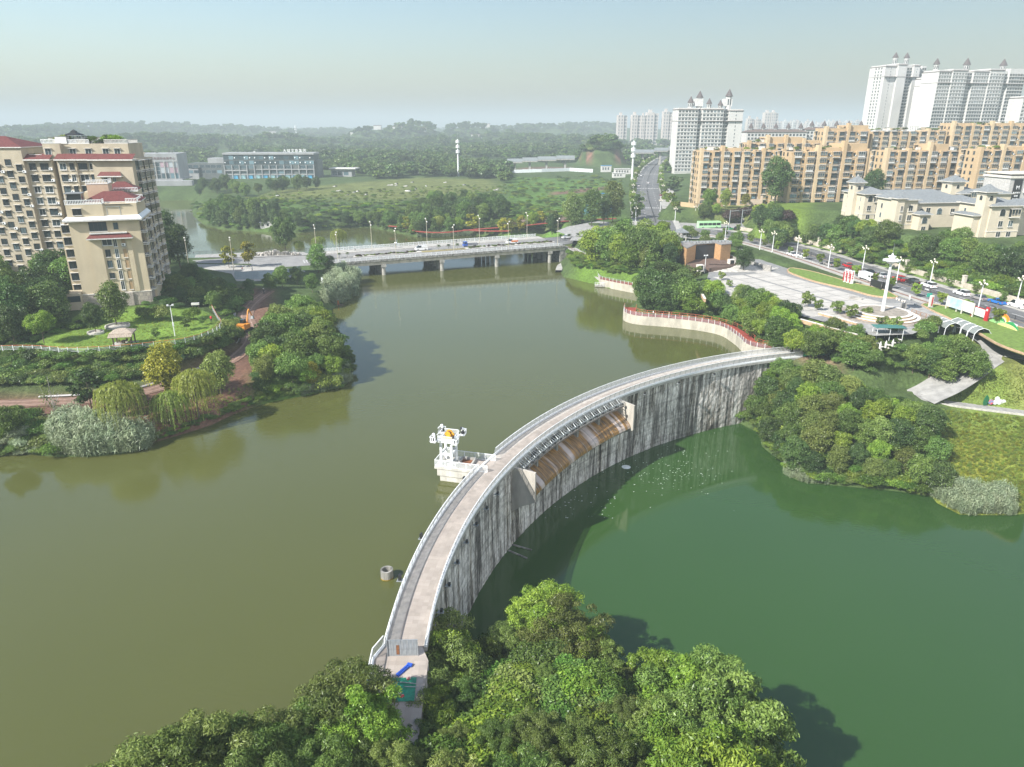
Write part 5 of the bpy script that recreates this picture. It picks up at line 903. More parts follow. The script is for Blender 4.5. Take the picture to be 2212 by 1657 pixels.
def ribbon(name, pl, o0, o1, dz, m, parent=None, kind=None, th=0.25):
    L_ = up(offs(pl, o0), dz); R_ = up(offs(pl, o1), dz); b = MB(); b.strip(R_, L_); b.strip(up(L_, 0), up(L_, -th)); b.strip(up(R_, -th), R_)
    o = b.build(name, m, parent); return tag(o, kind=kind) if kind else o
def dashes(parent, pl, o, dz, step, ln, w=0.16, name='lane_marking'):
    c = offs(pl, o); acc_ = 0; nxt = step
    for a, b2 in zip(c[:-1], c[1:]):
        d = b2 - a; l = d.length
        while acc_ + l > nxt:
            p = a + d * ((nxt - acc_) / l); MB().box((0, 0, 0), (ln, w, 0.008)).build(name, paint_w, parent, p + Vector((0, 0, dz)), math.atan2(d.y, d.x)); nxt += step
        acc_ += l
# the avenue past the square
av = ribbon('avenue', L_AVE, -6.8, 7.9, 0.03, asph, None, 'structure')
ribbon('pavement', L_AVE, -11.0, -6.85, 0.13, pave, None, 'structure'); ribbon('pavement', L_AVE, 7.95, 10.6, 0.13, pave, None, 'structure')
ribbon('brick_strip', L_AVE, -9.6, -8.6, 0.136, mat('red_brick_strip', (0.23, 0.13, 0.10), 0.9, 0.15, 1), None, 'structure', 0.003); ribbon('edge_line', L_AVE, -0.62, -0.5, 0.038, mat('yellow_line', (0.5, 0.33, 0.10), 0.8, 0.1), av, None, 0.002); ribbon('edge_line', L_AVE, -6.5, -6.38, 0.038, paint_w, av, None, 0.002)
dashes(av, L_AVE, -3.5, 0.04, 9, 4.5); dashes(av, L_AVE, 3.9, 0.04, 9, 4.5)
grassv = mat('verge_grass', (0.13, 0.20, 0.035), 0.95, 0.25, 1.2, coords='World', bump=0.3); ribbon('grass_verge', L_AVE[10:], 10.65, 13.2, 0.12, grassv, None, 'structure')
# retaining wall with pillars along the slope
wl = offs(L_AVE, 13.4)[11:]; wt = thing('retaining_wall', 'low stone retaining wall with square pillars along the avenue slope', 'wall', (0, 0, 0))
acc_ = 0
for a, b2 in zip(wl[:-1], wl[1:]):
    d = b2 - a; m = (a + b2) / 2; MB().box((0, 0, 0.75), (d.length + 0.02, 0.4, 1.7)).build('wall_panel', mat('wall_stone', (0.46, 0.41, 0.34), 0.9, 0.2, 0.8, bump=0.2), wt, Vector((m.x, m.y, 8)), math.atan2(d.y, d.x)); acc_ += d.length
    if acc_ > 22: acc_ = 0; b_ = MB(); b_.box((0, 0, 1.7), (0.9, 0.9, 3.6)); b_.box((0, 0, 3.55), (1.1, 1.1, 0.2)); b_.build('pillar', mat('pillar_stone', (0.55, 0.50, 0.43), 0.85, 0.12, 1), wt, Vector((b2.x, b2.y, 8)), math.atan2(d.y, d.x))
ft = thing('median_fence', 'dark low traffic fence down the middle of the avenue', 'fence', (0, 0, 0)); b_ = MB()
b_.box((0, 0, 0.85), (2.9, 0.05, 0.06)); b_.box((0, 0, 0.2), (2.9, 0.05, 0.05)); [b_.box((-1.4 + 0.2 * k, 0, 0.5), (0.03, 0.03, 0.65)) for k in range(15)]; b_.box((-1.45, 0, 0.5), (0.09, 0.09, 1.05)); b_.box((-1.45, 0, 0.02), (0.3, 0.4, 0.06)); fm = b_.mesh('fence_panel', dark); bd = MB().box((0, -0.05, 0.55), (1.6, 0.03, 0.55)).mesh('notice_board', white)
for k in range(int((AVL - 30) / 2.95)):
    p, a = ave(28 + k * 2.95, 0.1); obj('fence_panel', fm, ft, p + Vector((0, 0, 0.03)), a)
    if k % 9 == 4: obj('notice_board', bd, ft, p + Vector((0, 0, 0.03)), a + math.pi)
# crossing and bridge approaches
BX = Vector((0.930, 0.367, 0)); BN = Vector((-0.367, 0.930, 0)); BO = Vector((-49.5, 259.1, 5.6)); BZ = math.atan2(BX.y, BX.x)
def BP(x, y, z=0.0): return BO + BX * x + BN * y + Vector((0, 0, z + 0.011 * x))
tag(MB().add([p + Vector((0, 0, 0.02)) for p in P_CROSS], [tuple(range(len(P_CROSS)))]).build('crossing', paved), kind='structure')
app = [BP(73, 13.5), BP(82, 13.5, 0.3), BP(92, 13, 0.5), G(1330, 512, 7.96)]
def flatroad(name, P, m): return tag(MB().add(P, [tuple(range(len(P)))]).build(name, m), kind='structure')
flatroad('road', [BP(-14.5, 0.3), BP(-14.5, 26.5), BP(-60, 27) + Vector((0, 0, 0.4)), BP(-125, 26) + Vector((0, 0, 1.1)), BP(-125, 1) + Vector((0, 0, 1.1)), BP(-60, 1) + Vector((0, 0, 0.4))], asphl)
ribbon('road', [BP(74.5, 13), BP(86, 12.5, 0.35), G(1335, 515, 7.95)], -10, 10, 0.02, asph, None, 'structure')
flatroad('pavement', [p + Vector((0, 0, 0.10)) for p in W([(425, 571), (560, 574), (660, 586), (645, 598), (580, 607), (512, 610), (500, 592), (430, 579)], 5.5)], pave)
flatroad('pavement', [p + Vector((0, 0, 0.1)) for p in W([(420, 557), (560, 556), (672, 551), (655, 545), (552, 545), (423, 551)], 5.5)], paved)
flatroad('pavement', [p + Vector((0, 0, 0.05)) for p in W([(1240, 512), (1300, 517), (1345, 505), (1335, 482), (1290, 478), (1225, 490), (1200, 500)], 8)], paved)
mk = bpy.data.objects.new('painted_marking', MB().box((0, 0, 0), (1, 1, 0.008)).mesh('painted_marking', paint_w))
for x in range(8): MB().box((0, 0, 0), (0.5, 6, 0.01)).build('crosswalk_bar', mat('worn_paint', (0.45, 0.45, 0.44), 0.8, 0.2, 2), None, BP(-24 + x * 1.0, 8) + Vector((0, 0, 0.17)), BZ)['kind'] = 'structure'
br = thing('road_bridge', 'long low concrete road bridge across the lake', 'bridge', BO, 0); br.rotation_euler = (0, -0.011, BZ)
beam = mat('beam_concrete', (0.50, 0.46, 0.39), 0.9, 0.22, 0.5, stretch=(1, 1, 0.3)); stained = mat('mouldy_concrete', (0.09, 0.09, 0.085), 0.95, 0.3, 1.0, col2=(0.36, 0.35, 0.32), bump=0.3)
MB().bx(-15, 76, 0, 27, -0.55, -0.02).build('deck', stained, br); MB().bx(-15, 76, 0.35, 9.2, -0.018, 0.05).build('carriageway', asphl, br); MB().bx(-15, 76, 12.5, 20.2, -0.018, 0.05).build('carriageway', asphl, br)
MB().bx(-15, 76, 20.6, 26.8, -0.018, 0.22).build('footway', pave, br); MB().bx(-15, 76, 20.25, 20.55, -0.018, 0.34).build('kerb', kerbm, br)
MB().bx(-15, 76, -0.05, 0.3, -0.45, 0.28).build('edge_beam', stained, br); MB().bx(-15, 76, 26.85, 27.1, -0.45, 0.28).build('edge_beam', stained, br)
for k in range(8): MB().bx(-15, 76, 0.4 + k * 3.55, 1.5 + k * 3.55, -1.7, -0.56).build('girder', beam, br)
for k, x in enumerate((-8, 3.1, 25.2, 47.2, 69.7)):
    if k == 0: continue
    c = MB(); c.bx(x - 0.9, x + 0.9, 0.2, 26.8, -2.7, -1.72); c.build('pier_cap', conc, br)
    for y in (1.1, 6.2, 11.3, 16.4, 21.5, 25.6): MB().cyl((x, y, -9), 0.72, 6.3, 14).build('pier_column', conc, br)
MB().bx(-16, -11, 0.5, 26.5, -7, -0.56).build('abutment', stained, br); MB().bx(74, 78, 0.5, 26.5, -7, -0.56).build('abutment', stained, br)
b_ = MB(); b_.box((0, 0, 0.95), (1.98, 0.14, 0.12)); b_.box((0, 0, 0.5), (1.98, 0.08, 0.08)); b_.box((0, 0, 0.22), (1.98, 0.1, 0.1)); b_.box((-0.95, 0, 0.5), (0.2, 0.22, 1.1)); nr_ = b_.mesh('railing_panel', white)
b_ = MB(); b_.box((0, 0, 1.0), (1.98, 0.16, 0.14)); b_.box((0, 0, 0.15), (1.98, 0.16, 0.12)); b_.box((-0.93, 0, 0.55), (0.2, 0.24, 1.2)); [b_.box((-0.72 + 0.2 * k, 0, 0.57), (0.08, 0.06, 0.75)) for k in range(8)]; fr_ = b_.mesh('railing_panel', white)
for k in range(45): obj('railing_panel', nr_, br, (-14 + k * 2.0, 0.12, 0.28), 0); obj('railing_panel', fr_, br, (-14 + k * 2.0, 26.95, 0.28), 0)
for x0, x1 in ((-6, 20), (38, 76)): MB().bx(x0, x1, 9.25, 12.45, -0.015, 0.25).build('median_kerb', kerbm, br)
MB().bx(20.1, 37.9, 9.25, 12.45, -0.015, 0.12).build('median_bed', mat('dry_grass', (0.26, 0.22, 0.10), 0.95, 0.2, 1), br)
hed = []
for x0, x1 in ((-5, 19), (39, 75)):
    for i in range(int((x1 - x0) * 2.2)): q = BP(random.uniform(x0, x1), random.uniform(9.8, 11.9), 0.15); hed.append(q)
scatter_stuff('median_hedge', 'low brownish hedge growing in the bridge median', hed, [(0.9, 0.9, s) for s in RNG.uniform(0.6, 1.0, len(hed))], bushset('olive', 'purple', 'olive'))
for i, x in enumerate((27, 31, 34.5)): add_tree('palm', BP(x, 10.8, 0.1), 2.6, 'squat cycad in the bridge median, %s from the near bank' % ORD[i], 'dark', 'median cycads', 'cycad', 0.9, 'cycad')
for i, x in enumerate((-11, -8)): add_tree('palm', BP(x, 10.8, 0.1), 2.2, 'squat cycad at the near end of the bridge median, %s' % ('first', 'second')[i], 'dark', 'median cycads', 'cycad', 0.9, 'cycad')
for i, x in enumerate((79, 83, 87)): add_tree('palm', BP(x, 11, 0.4), 3.0, 'cycad at the far end of the bridge median, %s from the bridge' % ORD[i], 'dark', 'median cycads', 'cycad', 0.9, 'cycad')
# lamp posts on the bridge
lampm = mat('lamp_pole', (0.50, 0.46, 0.36), 0.5, 0.08); lampw = mat('lamp_white', (0.80, 0.79, 0.74), 0.4, 0.04)
def bridge_lamp(p, rz, label):
    t = thing('street_lamp', label, 'street lamp', p, rz, 'bridge lamps')
    MB().tube([(0, 0, 0), (0, 0, 10.2)], 0.11, 8, 0, 0.07).build('pole', lampm, t); b_ = MB(); b_.tube([(0, 0, 10.1), (0, -0.9, 10.9)], 0.06, 5); b_.tube([(0, 0, 9.6), (0, 0.6, 9.9)], 0.05, 5); b_.build('arm', lampm, t)
    for q in ((0, -1.1, 10.95), (0, 0.75, 9.9)): MB().ball(q, 0.26, 8).build('lamp_head', lampw, t)
for i, x in enumerate((-13, 8, 30, 52, 73)): bridge_lamp(BP(x, 0.75, 0.05), BZ, 'pale bridge lamp post on the near kerb, %s from the near bank' % ORD[i]); bridge_lamp(BP(x - 5, 20.4, 0.2), BZ + math.pi, 'pale bridge lamp post on the far kerb, %s from the near bank' % ORD[i])
for i, x in enumerate((-62, -48)): bridge_lamp(BP(x, 0 if i else 6, 0.6), BZ, 'pale lamp post at the street crossing, %s from the tower block' % ('first', 'second')[i])
# retained promenade with red surface
pl = L_PROM; ribbon('promenade', pl, -1.6, 1.5, 0.0, redp, None, 'structure', 0.05)
pw = thing('promenade_wall', 'curved concrete lake wall carrying the red promenade', 'wall', (0, 0, 0)); L_ = offs(pl, -1.9); R_ = offs(pl, -1.6)
b_ = MB(); b_.strip(up(L_, 0.06), up(L_, -5)); b_.strip(up(R_, 0.06), up(L_, 0.06)); b_.strip(up(R_, -5), up(R_, 0.06)); b_.build('wall_face', mat('lake_wall', (0.44, 0.41, 0.34), 0.9, 0.2, 0.6, stretch=(1, 1, 0.4)), pw)
def rail_run(parent, line, h, spacing, mp, mr, rows=4, name='railing_panel', pr=0.05, topm=None):
    c = line; acc_ = 0; pts = [c[0]]
    for a, b2 in zip(c[:-1], c[1:]):
        l = (b2 - a).length; s_ = spacing - acc_
        while s_ <= l: pts.append(a + (b2 - a) * (s_ / l)); s_ += spacing
        acc_ = (acc_ + l) % spacing
    for a, b2 in zip(pts[:-1], pts[1:]):
        d = b2 - a; b_ = MB(); b_.box((0, 0, h / 2), (pr * 2, pr * 2, h))
        for k in range(rows): b_.tube([(0, 0, h * (k + 1) / (rows + 0.15)), (d.length, 0, h * (k + 1) / (rows + 0.15) + d.z)], 0.028 if k < rows - 1 else 0.05, 4, 1 if k < rows - 1 or topm is None else 2)
        b_.build(name, [mp, mr] + ([topm] if topm else []), parent, a, math.atan2(d.y, d.x))
pr_ = thing('promenade_railing', 'silver and orange railing along the red promenade', 'railing', (0, 0, 0)); rail_run(pr_, up(offs(pl, -1.75), 0.06), 1.15, 1.8, white, steel, 6, topm=orange)
pr_ = thing('promenade_railing', 'orange handrail on the landward side of the red promenade', 'railing', (0, 0, 0)); rail_run(pr_, up(offs(pl, 1.55), 0.0), 1.05, 2.2, orange, orange, 2)
# lakeside landing with red floor below the cliff
RF = W([(1290, 597), (1325, 595), (1388, 603), (1378, 622), (1330, 613), (1296, 606)], 2.0); flatroad('landing_floor', [p + Vector((0, 0, 0.45)) for p in RF], redp); b_ = MB(); b_.prism([p[:2] for p in RF], -4, 2.44); tag(b_.build('landing', mat('lake_wall', (0.44, 0.41, 0.34))), 'red floored landing wall at the lake below the cliff', 'landing')
lr = thing('landing_railing', 'white railing around the red lakeside landing', 'railing', (0, 0, 0)); rail_run(lr, [p + Vector((0, 0, 0.45)) for p in (RF[0], RF[5], RF[4], RF[3])], 1.1, 1.6, white, steel, 4)
jt = thing('jetty', 'small railed boat landing at the lake below the cliff', 'jetty', G(1302, 617, 0.4), R(-8)); MB().box((0, 0, 0), (5.5, 2.0, 0.5)).build('float', conc, jt); rail_run(jt, [Vector((-2.7, -0.9, 0.25)), Vector((2.7, -0.9, 0.25))], 1.0, 0.9, white, white, 3)
# cliff and paths around the park
CT = offs(L_CLIFF, -1.7)[3:]; CB = [Vector((p.x - 0.5, p.y - 1.2, 1.6)) for p in CT]; b_ = MB(); n = len(CT); rows = []
for k in range(7): rows.append([CT[i].lerp(CB[i], k / 6) + Vector((random.uniform(-.35, .35), random.uniform(-.5, .3), random.uniform(-.15, .15) if 0 < k else -0.1)) for i in range(n)])
for k in range(6): b_.strip(rows[k], rows[k + 1])
tag(b_.build('cliff', mat('red_sandstone', (0.33, 0.19, 0.12), 0.95, 0.3, 0.5, bump=0.6)), 'reddish rock cliff draped with ivy below the park path', 'cliff')
ribbon('path', L_CLIFF, -1.6, 1.6, 0.02, pave, None, 'structure'); cr = thing('path_railing', 'brown log style railing along the cliff path', 'railing', (0, 0, 0)); rail_run(cr, up(offs(L_CLIFF, -1.5), 0.02), 1.0, 2.0, mat('brown_rail', (0.17, 0.09, 0.06), 0.8, 0.15), mat('brown_rail', (0.17, 0.09, 0.06)), 2)
ribbon('path', PL([(1206, 584, 0.9), (1212, 572, 1.0), (1232, 566, 1.2), (1250, 578, 1.4), (1275, 592, 1.8), (1300, 600, 2.2)], 5), -1.2, 1.2, 0.02, pave, None, 'structure', 1.5)
# dirt track with rut lines and pipes
ribbon('dirt_track', L_DIRT, -2.0, 2.0, -0.02, mat('red_dirt', (0.20, 0.125, 0.09), 0.97, 0.2, 0.8, coords='World', bump=0.5), None, 'structure', 0.02)
for o, z in ((-0.9, 0.0), (0.9, 0.0)): ribbon('wheel_rut', L_DIRT, o - 0.2, o + 0.2, 0.0, mat('pale_dirt', (0.30, 0.20, 0.155), 0.97, 0.15, 2), None, 'structure', 0.005)
for o, nm in ((2.6, 'inner'), (2.95, 'outer')): tag(MB().tube(up(offs(L_DIRT, o)[10:62], 0.12), 0.13, 6).build('pipe', mat('grey_pipe', (0.45, 0.43, 0.42), 0.5, 0.1)), '%s grey pipe laid along the dirt track' % nm, 'pipe')
# promenade fence left beyond the street
lf = thing('lakeside_fence', 'dark post and rail fence along the lake behind the street crossing', 'fence', (0, 0, 0)); rail_run(lf, [p + Vector((0, 0, 0.1)) for p in W([(405, 552), (423, 550.5), (552, 544), (655, 544), (700, 541)], 5.5)], 1.1, 2.2, mat('dark_rail', (0.06, 0.05, 0.045), 0.8, 0.1), mat('dark_rail', (0.06, 0.05, 0.045)), 3)
# rockery
rk = thing('rockery', 'long pale artificial rockery beside the street crossing', 'rockery', G(596, 552, 5.5), BZ - 0.25)
for i in range(26):
    x = -9 + i * 0.7 + random.uniform(-.5, .5); s = (1 - abs(x) / 11) * 1.9 + 0.5; b_ = MB(); pts = [(x + random.uniform(-.8, .8), random.uniform(-1.1, 1.1), random.uniform(-0.2, 1) * s) for _ in range(14)]; bm = bmesh.new(); [bm.verts.new(p) for p in pts]; r_ = bmesh.ops.convex_hull(bm, input=bm.verts); bmesh.ops.delete(bm, geom=[v for v in r_['geom_interior'] if isinstance(v, bmesh.types.BMVert)], context='VERTS'); me = bpy.data.meshes.new('rock'); bm.to_mesh(me); bm.free(); me.materials.append(mat('pale_rock', (0.34, 0.32, 0.29), 0.95, 0.35, 1.2, bump=0.6)); obj('rock', me, rk)
# blue site fence by the street and the grey one by the shore
def site_fence(label, P, h, m, name='site_fence', w=2.4):
    t = thing(name, label, 'fence', (0, 0, 0)); acc = []
    for a, b2 in zip(P[:-1], P[1:]):
        d = b2 - a; n = max(1, round(d.length / w)); rz = math.atan2(d.y, d.x); L2 = d.length / n
        me = MB(); me.box((L2 / 2, 0, h / 2), (L2 - 0.06, 0.05, h)); me.box((0, 0.03, h / 2), (0.07, 0.09, h + 0.1), 0, 1); me.box((L2 / 2, 0.045, h * 0.5), (L2, 0.03, 0.06), 0, 1); me = me.mesh('fence_panel', [m, steel])
        for k in range(n): obj('fence_panel', me, t, a + d * (k / n), rz)
    return t
site_fence('blue grey hoarding along the street beside the dirt track', [p + Vector((0, 0, 0.1)) for p in W([(508, 604), (560, 603), (630, 597), (650, 590)], 5.5)], 2.4, mat('blue_grey_sheet', (0.30, 0.37, 0.42), 0.5, 0.08))
P_ = [PT(694, 611, 3), PT(712, 620, 3), PT(731, 630, 2)]; site_fence('white sheet fence running down to the lake beside the reeds', P_, 1.9, mat('white_sheet', (0.62, 0.66, 0.67), 0.5, 0.1))
site_fence('green sheet hoarding at the far end of the dam walkway', W([(1733, 770), (1748, 769), (1782, 768)], 2.8), 3.0, mat('green_sheet', (0.012, 0.13, 0.06), 0.5, 0.15), w=1.6)
site_fence('bare grey screen beside the green hoarding at the dam end', W([(1712, 765), (1732, 768)], 2.7), 2.2, dstone)
# ------------------------------------------------------------------ the paved square
flatroad('square_base', [p + Vector((0, 0, 0.01)) for p in P_PLAZA], mat('dark_joint_paving', (0.22, 0.22, 0.215), 0.9, 0.15, 1, coords='World'))
sq = MB().box((0, 0, 0), (0.2, 0.2, 0.02)).build('square', paved, None, G(1700, 640, 8.0)); tag(sq, kind='structure')
ax_ = (G(1844.7, 666, 8) - G(1603.6, 593.8, 8)).normalized(); ay_ = Vector((-ax_.y, ax_.x, 0)); o_ = G(1603.6, 593.8, 8); pp = np.array([p[:2] for p in W([(1550, 598), (1530, 626), (1650, 658), (1760, 688), (1830, 690), (1890, 655), (1850, 640), (1720, 598), (1650, 578), (1620, 588)], 8)]); ra = math.atan2(ax_.y, ax_.x)
pm_ = MB().box((0, 0, 0), (5.1, 5.1, 0.05)).mesh('paving_panel', mat('square_slabs', (0.43, 0.41, 0.375), 0.88, 0.10, 0.25, coords='World')); sq.matrix_world = Matrix.Translation(sq.location)
for i in range(-3, 16):
    for j in range(-8, 8):
        c = o_ + ax_ * (i * 5.5 + 2.7) + ay_ * (j * 5.5 + 2.9 + (0.5 if j >= 0 else -0.3))
        if float(sdist(pp, np.array([c.x]), np.array([c.y]))[0]) < -0.5: obj('paving_panel', pm_, sq, c - G(1700, 640, 8.0) + Vector((0, 0, 0.03)), ra)
flatroad('pavement', [p + Vector((0, 0, 0.035)) for p in W([(1830, 688), (1888, 655), (1960, 655), (2030, 668), (2080, 692), (2020, 700), (1970, 722), (1880, 726)], 8)], paved)
# grass islands beside the avenue, each with a stone kerb
def island(label, P, z, h=0.3):
    P = [p for p in smooth_line(W(P + [P[0]], z), 5)][:-1]; t = tag(MB().prism([p[:2] for p in P], z - 0.2, z + h).build('grass_island', grassv), kind='structure')
    c = [Vector((p.x, p.y, z + h - 0.05)) for p in P + [P[0]]]; k = MB(); cen = sum(P, Vector()) / len(P)
    for a, b2 in zip(c[:-1], c[1:]): d = b2 - a; k.box((a + b2) / 2 + Vector((0, 0, -0.05)), (d.length + 0.05, 0.35, 0.4), math.atan2(d.y, d.x))
    tag(k.build('stone_kerb', stone), label, 'kerb')
island('tan stone kerb around the grass island between the square and the avenue', [(1700, 585), (1708, 592), (1760, 610), (1830, 626), (1880, 640), (1925, 645), (1935, 642), (1900, 626), (1830, 610), (1760, 590), (1712, 581)], 8)
island('tan stone kerb around the grass bank with the rainbow sign', [(1990, 661), (2010, 672), (2060, 695), (2110, 720), (2160, 748), (2240, 775), (2300, 785), (2300, 742), (2211, 712), (2110, 682), (2040, 664), (2000, 658)], 7.9)
# round terraced podium with the mast
pc = G(1905.6, 672, 9.2); pod = thing('round_podium', 'round terraced stone podium at the corner of the square', 'podium', (pc.x, pc.y, 8.0))
rim = mat('white_rim', (0.66, 0.62, 0.56), 0.8, 0.08, 2)
for k, (r, z0, z1) in enumerate(((8.3, 0, 0.42), (7.4, 0.42, 0.84), (6.5, 0.84, 1.26))):
    MB().lathe((0, 0, 0), [(r, z0 - 0.02 - (0.3 if k == 0 else 0)), (r, z1 - 0.08)], 48).build('terrace_riser', stone, pod); MB().lathe((0, 0, 0), [(r + 0.06, z1 - 0.08), (r + 0.06, z1), (r - 0.85, z1 + 0.001), (r - 0.85, z1 - 0.1)], 48).build('terrace_rim', rim, pod)
MB().lathe((0, 0, 0), [(5.7, 1.2), (5.7, 1.23), (0.01, 1.235)], 48).build('podium_floor', mat('podium_floor', (0.27, 0.24, 0.20), 0.9, 0.25, 0.9), pod); MB().lathe((0, 0, 0), [(10.2, -0.2), (10.2, 0.12), (8.2, 0.13)], 48).build('podium_apron', mat('apron_stone', (0.30, 0.26, 0.22), 0.9, 0.2, 0.8), pod)
ms = thing('light_mast', 'tall white high mast light standing on the round podium', 'light mast', (pc.x, pc.y, 9.23)); MB().tube([(0, 0, 0), (0, 0, 13.6)], 0.45, 14, 0, 0.24).build('mast_pole', white, ms)
MB().lathe((0, 0, 11.4), [(0.3, 0), (1.0, 0.5), (1.9, 0.9), (1.9, 1.1), (0.9, 1.3), (0.6, 1.5), (0.9, 1.8), (0.9, 1.95), (0.3, 2.1), (0.1, 2.6)], 20).build('light_crown', white, ms)
for k in range(10): a = k * 0.628; MB().box((1.75 * math.cos(a), 1.75 * math.sin(a), 12.2), (0.4, 0.4, 0.25), a).build('lamp', steel, ms)
MB().tube([(0, 0, 13.9), (0, 0, 16.4)], 0.05, 5, 0, 0.02).build('spike', steel, ms)
# stage building and its curved steps
sc_ = G(1520, 563, 9.0); brick = mat('tan_brick_cladding', (0.46, 0.27, 0.13), 0.9, 0.18, 2.0, stretch=(1, 1, 3), bump=0.2)
st = thing('stage_building', 'open air stage building of tan stone with a large dark screen', 'stage', (0, 0, 0))
A_, B_, C_, D_, E_, F_ = [G(*q, 8.6) for q in ((1470, 566), (1480, 575), (1500, 565), (1541, 562), (1554, 566), (1575, 563))]; bk_ = Vector((1.2, 7, 0)); sb = MB()
def wallp(P, z0, z1, m=0): sb.prism([p[:2] for p in P], z0, z1, m)
wallp([A_, B_, C_, C_ + bk_, A_ + bk_], 7.8, 14.2); wallp([D_, E_, F_, F_ + bk_ * 0.9, D_ + bk_], 7.8, 14.2); wallp([C_ + bk_ * 0.12, D_ + bk_ * 0.12, D_ + bk_, C_ + bk_], 7.8, 13.9); sb.build('wall', brick, st)
rb = MB(); rb.prism([p[:2] for p in (A_ + Vector((-.3, -.3, 0)), B_ + Vector((0, -.3, 0)), C_, D_, E_ + Vector((0, -.3, 0)), F_ + Vector((.3, -.3, 0)), F_ + bk_, A_ + bk_)], 14.21, 14.45); rb.build('roof', mat('roof_grey', (0.22, 0.21, 0.20), 0.9, 0.2, 1), st)
for k in range(16): q = A_.lerp(F_, k / 15) + bk_ * random.uniform(0.2, 0.8); MB().box((q.x, q.y, 14.7), (0.5, 0.8, 0.5), random.uniform(0, 1)).build('roof_lamp', steel, st)
d = D_ - C_; q = (C_ + D_) / 2 + bk_ * 0.12; MB().box((0, -0.25, 2.9), (d.length * 0.97, 0.3, 4.6)).build('screen', mat('black_screen', (0.03, 0.035, 0.042), 0.4, 0.05), st, (q.x, q.y, 8.6), math.atan2(d.y, d.x))
MB().box((F_.x - 1.2, F_.y - 0.05, 9.6), (0.9, 0.2, 2.0), 0.2).build('side_door', dark, st)
fl = [A_.lerp(B_, 0.8), C_, D_, E_, F_.lerp(E_, 0.7), G(1600, 574, 8.6), G(1575, 580, 8.6), G(1530, 584, 8.6), G(1492, 580, 8.6)]; MB().prism([p[:2] for p in fl], 7.9, 9.22).build('stage_floor', mat('brown_stage', (0.13, 0.085, 0.065), 0.85, 0.15, 1), st)
stp = mat('step_stone', (0.50, 0.48, 0.44), 0.9, 0.2, 0.8, bump=0.2); cs = sc_ + Vector((6, 9, 0)); stt = thing('stage_steps', 'broad curved stone steps in front of the stage', 'steps', (cs.x, cs.y, 8.0))
for k in range(7):
    r0, r1 = 17.5 + k * 0.95, 30.0; z1 = 1.22 - k * 0.17; a0, a1 = R(249 - k * 1.2), R(291 + k * 3.5); P2 = [((r0 + 0.93) * math.cos(a0 + (a1 - a0) * i / 18), (r0 + 0.93) * math.sin(a0 + (a1 - a0) * i / 18)) for i in range(19)] + [(r0 * math.cos(a1 - (a1 - a0) * i / 18), r0 * math.sin(a1 - (a1 - a0) * i / 18)) for i in range(19)]
    b_ = MB(); m = 38; V2 = [(x, y, -0.05) for x, y in P2] + [(x, y, z1) for x, y in P2]; b_.add(V2, [(i, (i + 1) % m, m + (i + 1) % m, m + i) for i in range(m)] + [(m + i, m + i + 1, m + 36 - i, m + 37 - i) for i in range(18)]); b_.build('step', stp, stt)
for q in ((1511, 583), (1578, 571)): p = G(*q, 9); b_ = MB(); b_.box((0, 0, 0.6), (1.9, 1.6, 2.0)); tag(b_.build('plinth', rim, None, p, 0.2), 'white plinth with a dark loudspeaker at the %s end of the stage steps' % ('lake' if q[0] < 1550 else 'avenue'), 'plinth'); b2 = MB().box((0, -0.82, 0.7), (1.3, 0.06, 1.5)).build('speaker_grille', dark, bpy.data.objects[-1] if False else None, p, 0.2); b2.parent = [o for o in COL.objects if o.name.startswith('plinth')][-1]; b2.location = (0, 0, 0); b2.rotation_euler = (0, 0, 0)
sw = MB(); P3 = W([(1575, 556), (1590, 562), (1620, 570), (1650, 577), (1665, 580)], 9)
for a, b2 in zip(P3[:-1], P3[1:]): d = b2 - a; sw.box(((a + b2) / 2)[:2] + (8.9,), (d.length + .05, 0.5, 2.2), math.atan2(d.y, d.x)) if False else sw.box(Vector((((a + b2) / 2).x, ((a + b2) / 2).y, 8.9)), (d.length + .05, 0.5, 2.0), math.atan2(d.y, d.x))
tag(sw.build('stone_wall', dstone), 'grey rubble wall sloping beside the stage steps', 'wall')
# terrace walls at the lower edge of the square
for (q0, q1, nm) in (((1728, 694), (1850, 728), 'lower'), ((1768, 680), (1850, 703), 'upper'), ((1500, 612), (1522, 650), 'curved')):
    a, b2 = G(*q0, 8), G(*q1, 8); d = b2 - a; b_ = MB(); b_.box((0, 0, 0.1), (d.length, 0.5, 0.9)); b_.box((0, 0, 0.57), (d.length, 0.6, 0.08), 0, 1); tag(b_.build('terrace_wall', [stone, rim], None, (a + b2) / 2, math.atan2(d.y, d.x)), '%s tan stone terrace wall along the edge of the square' % nm, 'wall')
# winding path and the lawn paths below the square
ribbon('path', L_WALK, -1.6, 1.4, 0.03, paved, None, 'structure', 0.1)
ribbon('path', L_WIDE, -4.0, 4.0, 0.035, paved, None, 'structure', 0.1)
0 and flatroad('path', [p + Vector((0, 0, 0.02)) for p in W([(2120, 735), (2150, 740), (2211, 760), (2300, 785), (2300, 815), (2211, 785), (2140, 782), (2110, 770)], 5.5)], paved)
kb = MB(); c = up(offs(L_WALK[:22], 1.6), 0.1)
for a, b2 in zip(c[:-1], c[1:]): d = b2 - a; kb.box((a + b2) / 2, (d.length + .05, 0.3, 0.35), math.atan2(d.y, d.x))
tag(kb.build('path_kerb', kerbm), 'pale kerb along the path below the lawn', 'kerb')
flatroad('north_avenue', up(offs(L_NORTH, -8.3), 0.03) + up(offs(L_NORTH, 8.3), 0.03)[::-1], asph) if False else ribbon('north_avenue', L_NORTH, -8.3, 8.3, 0.03, asph, None, 'structure')
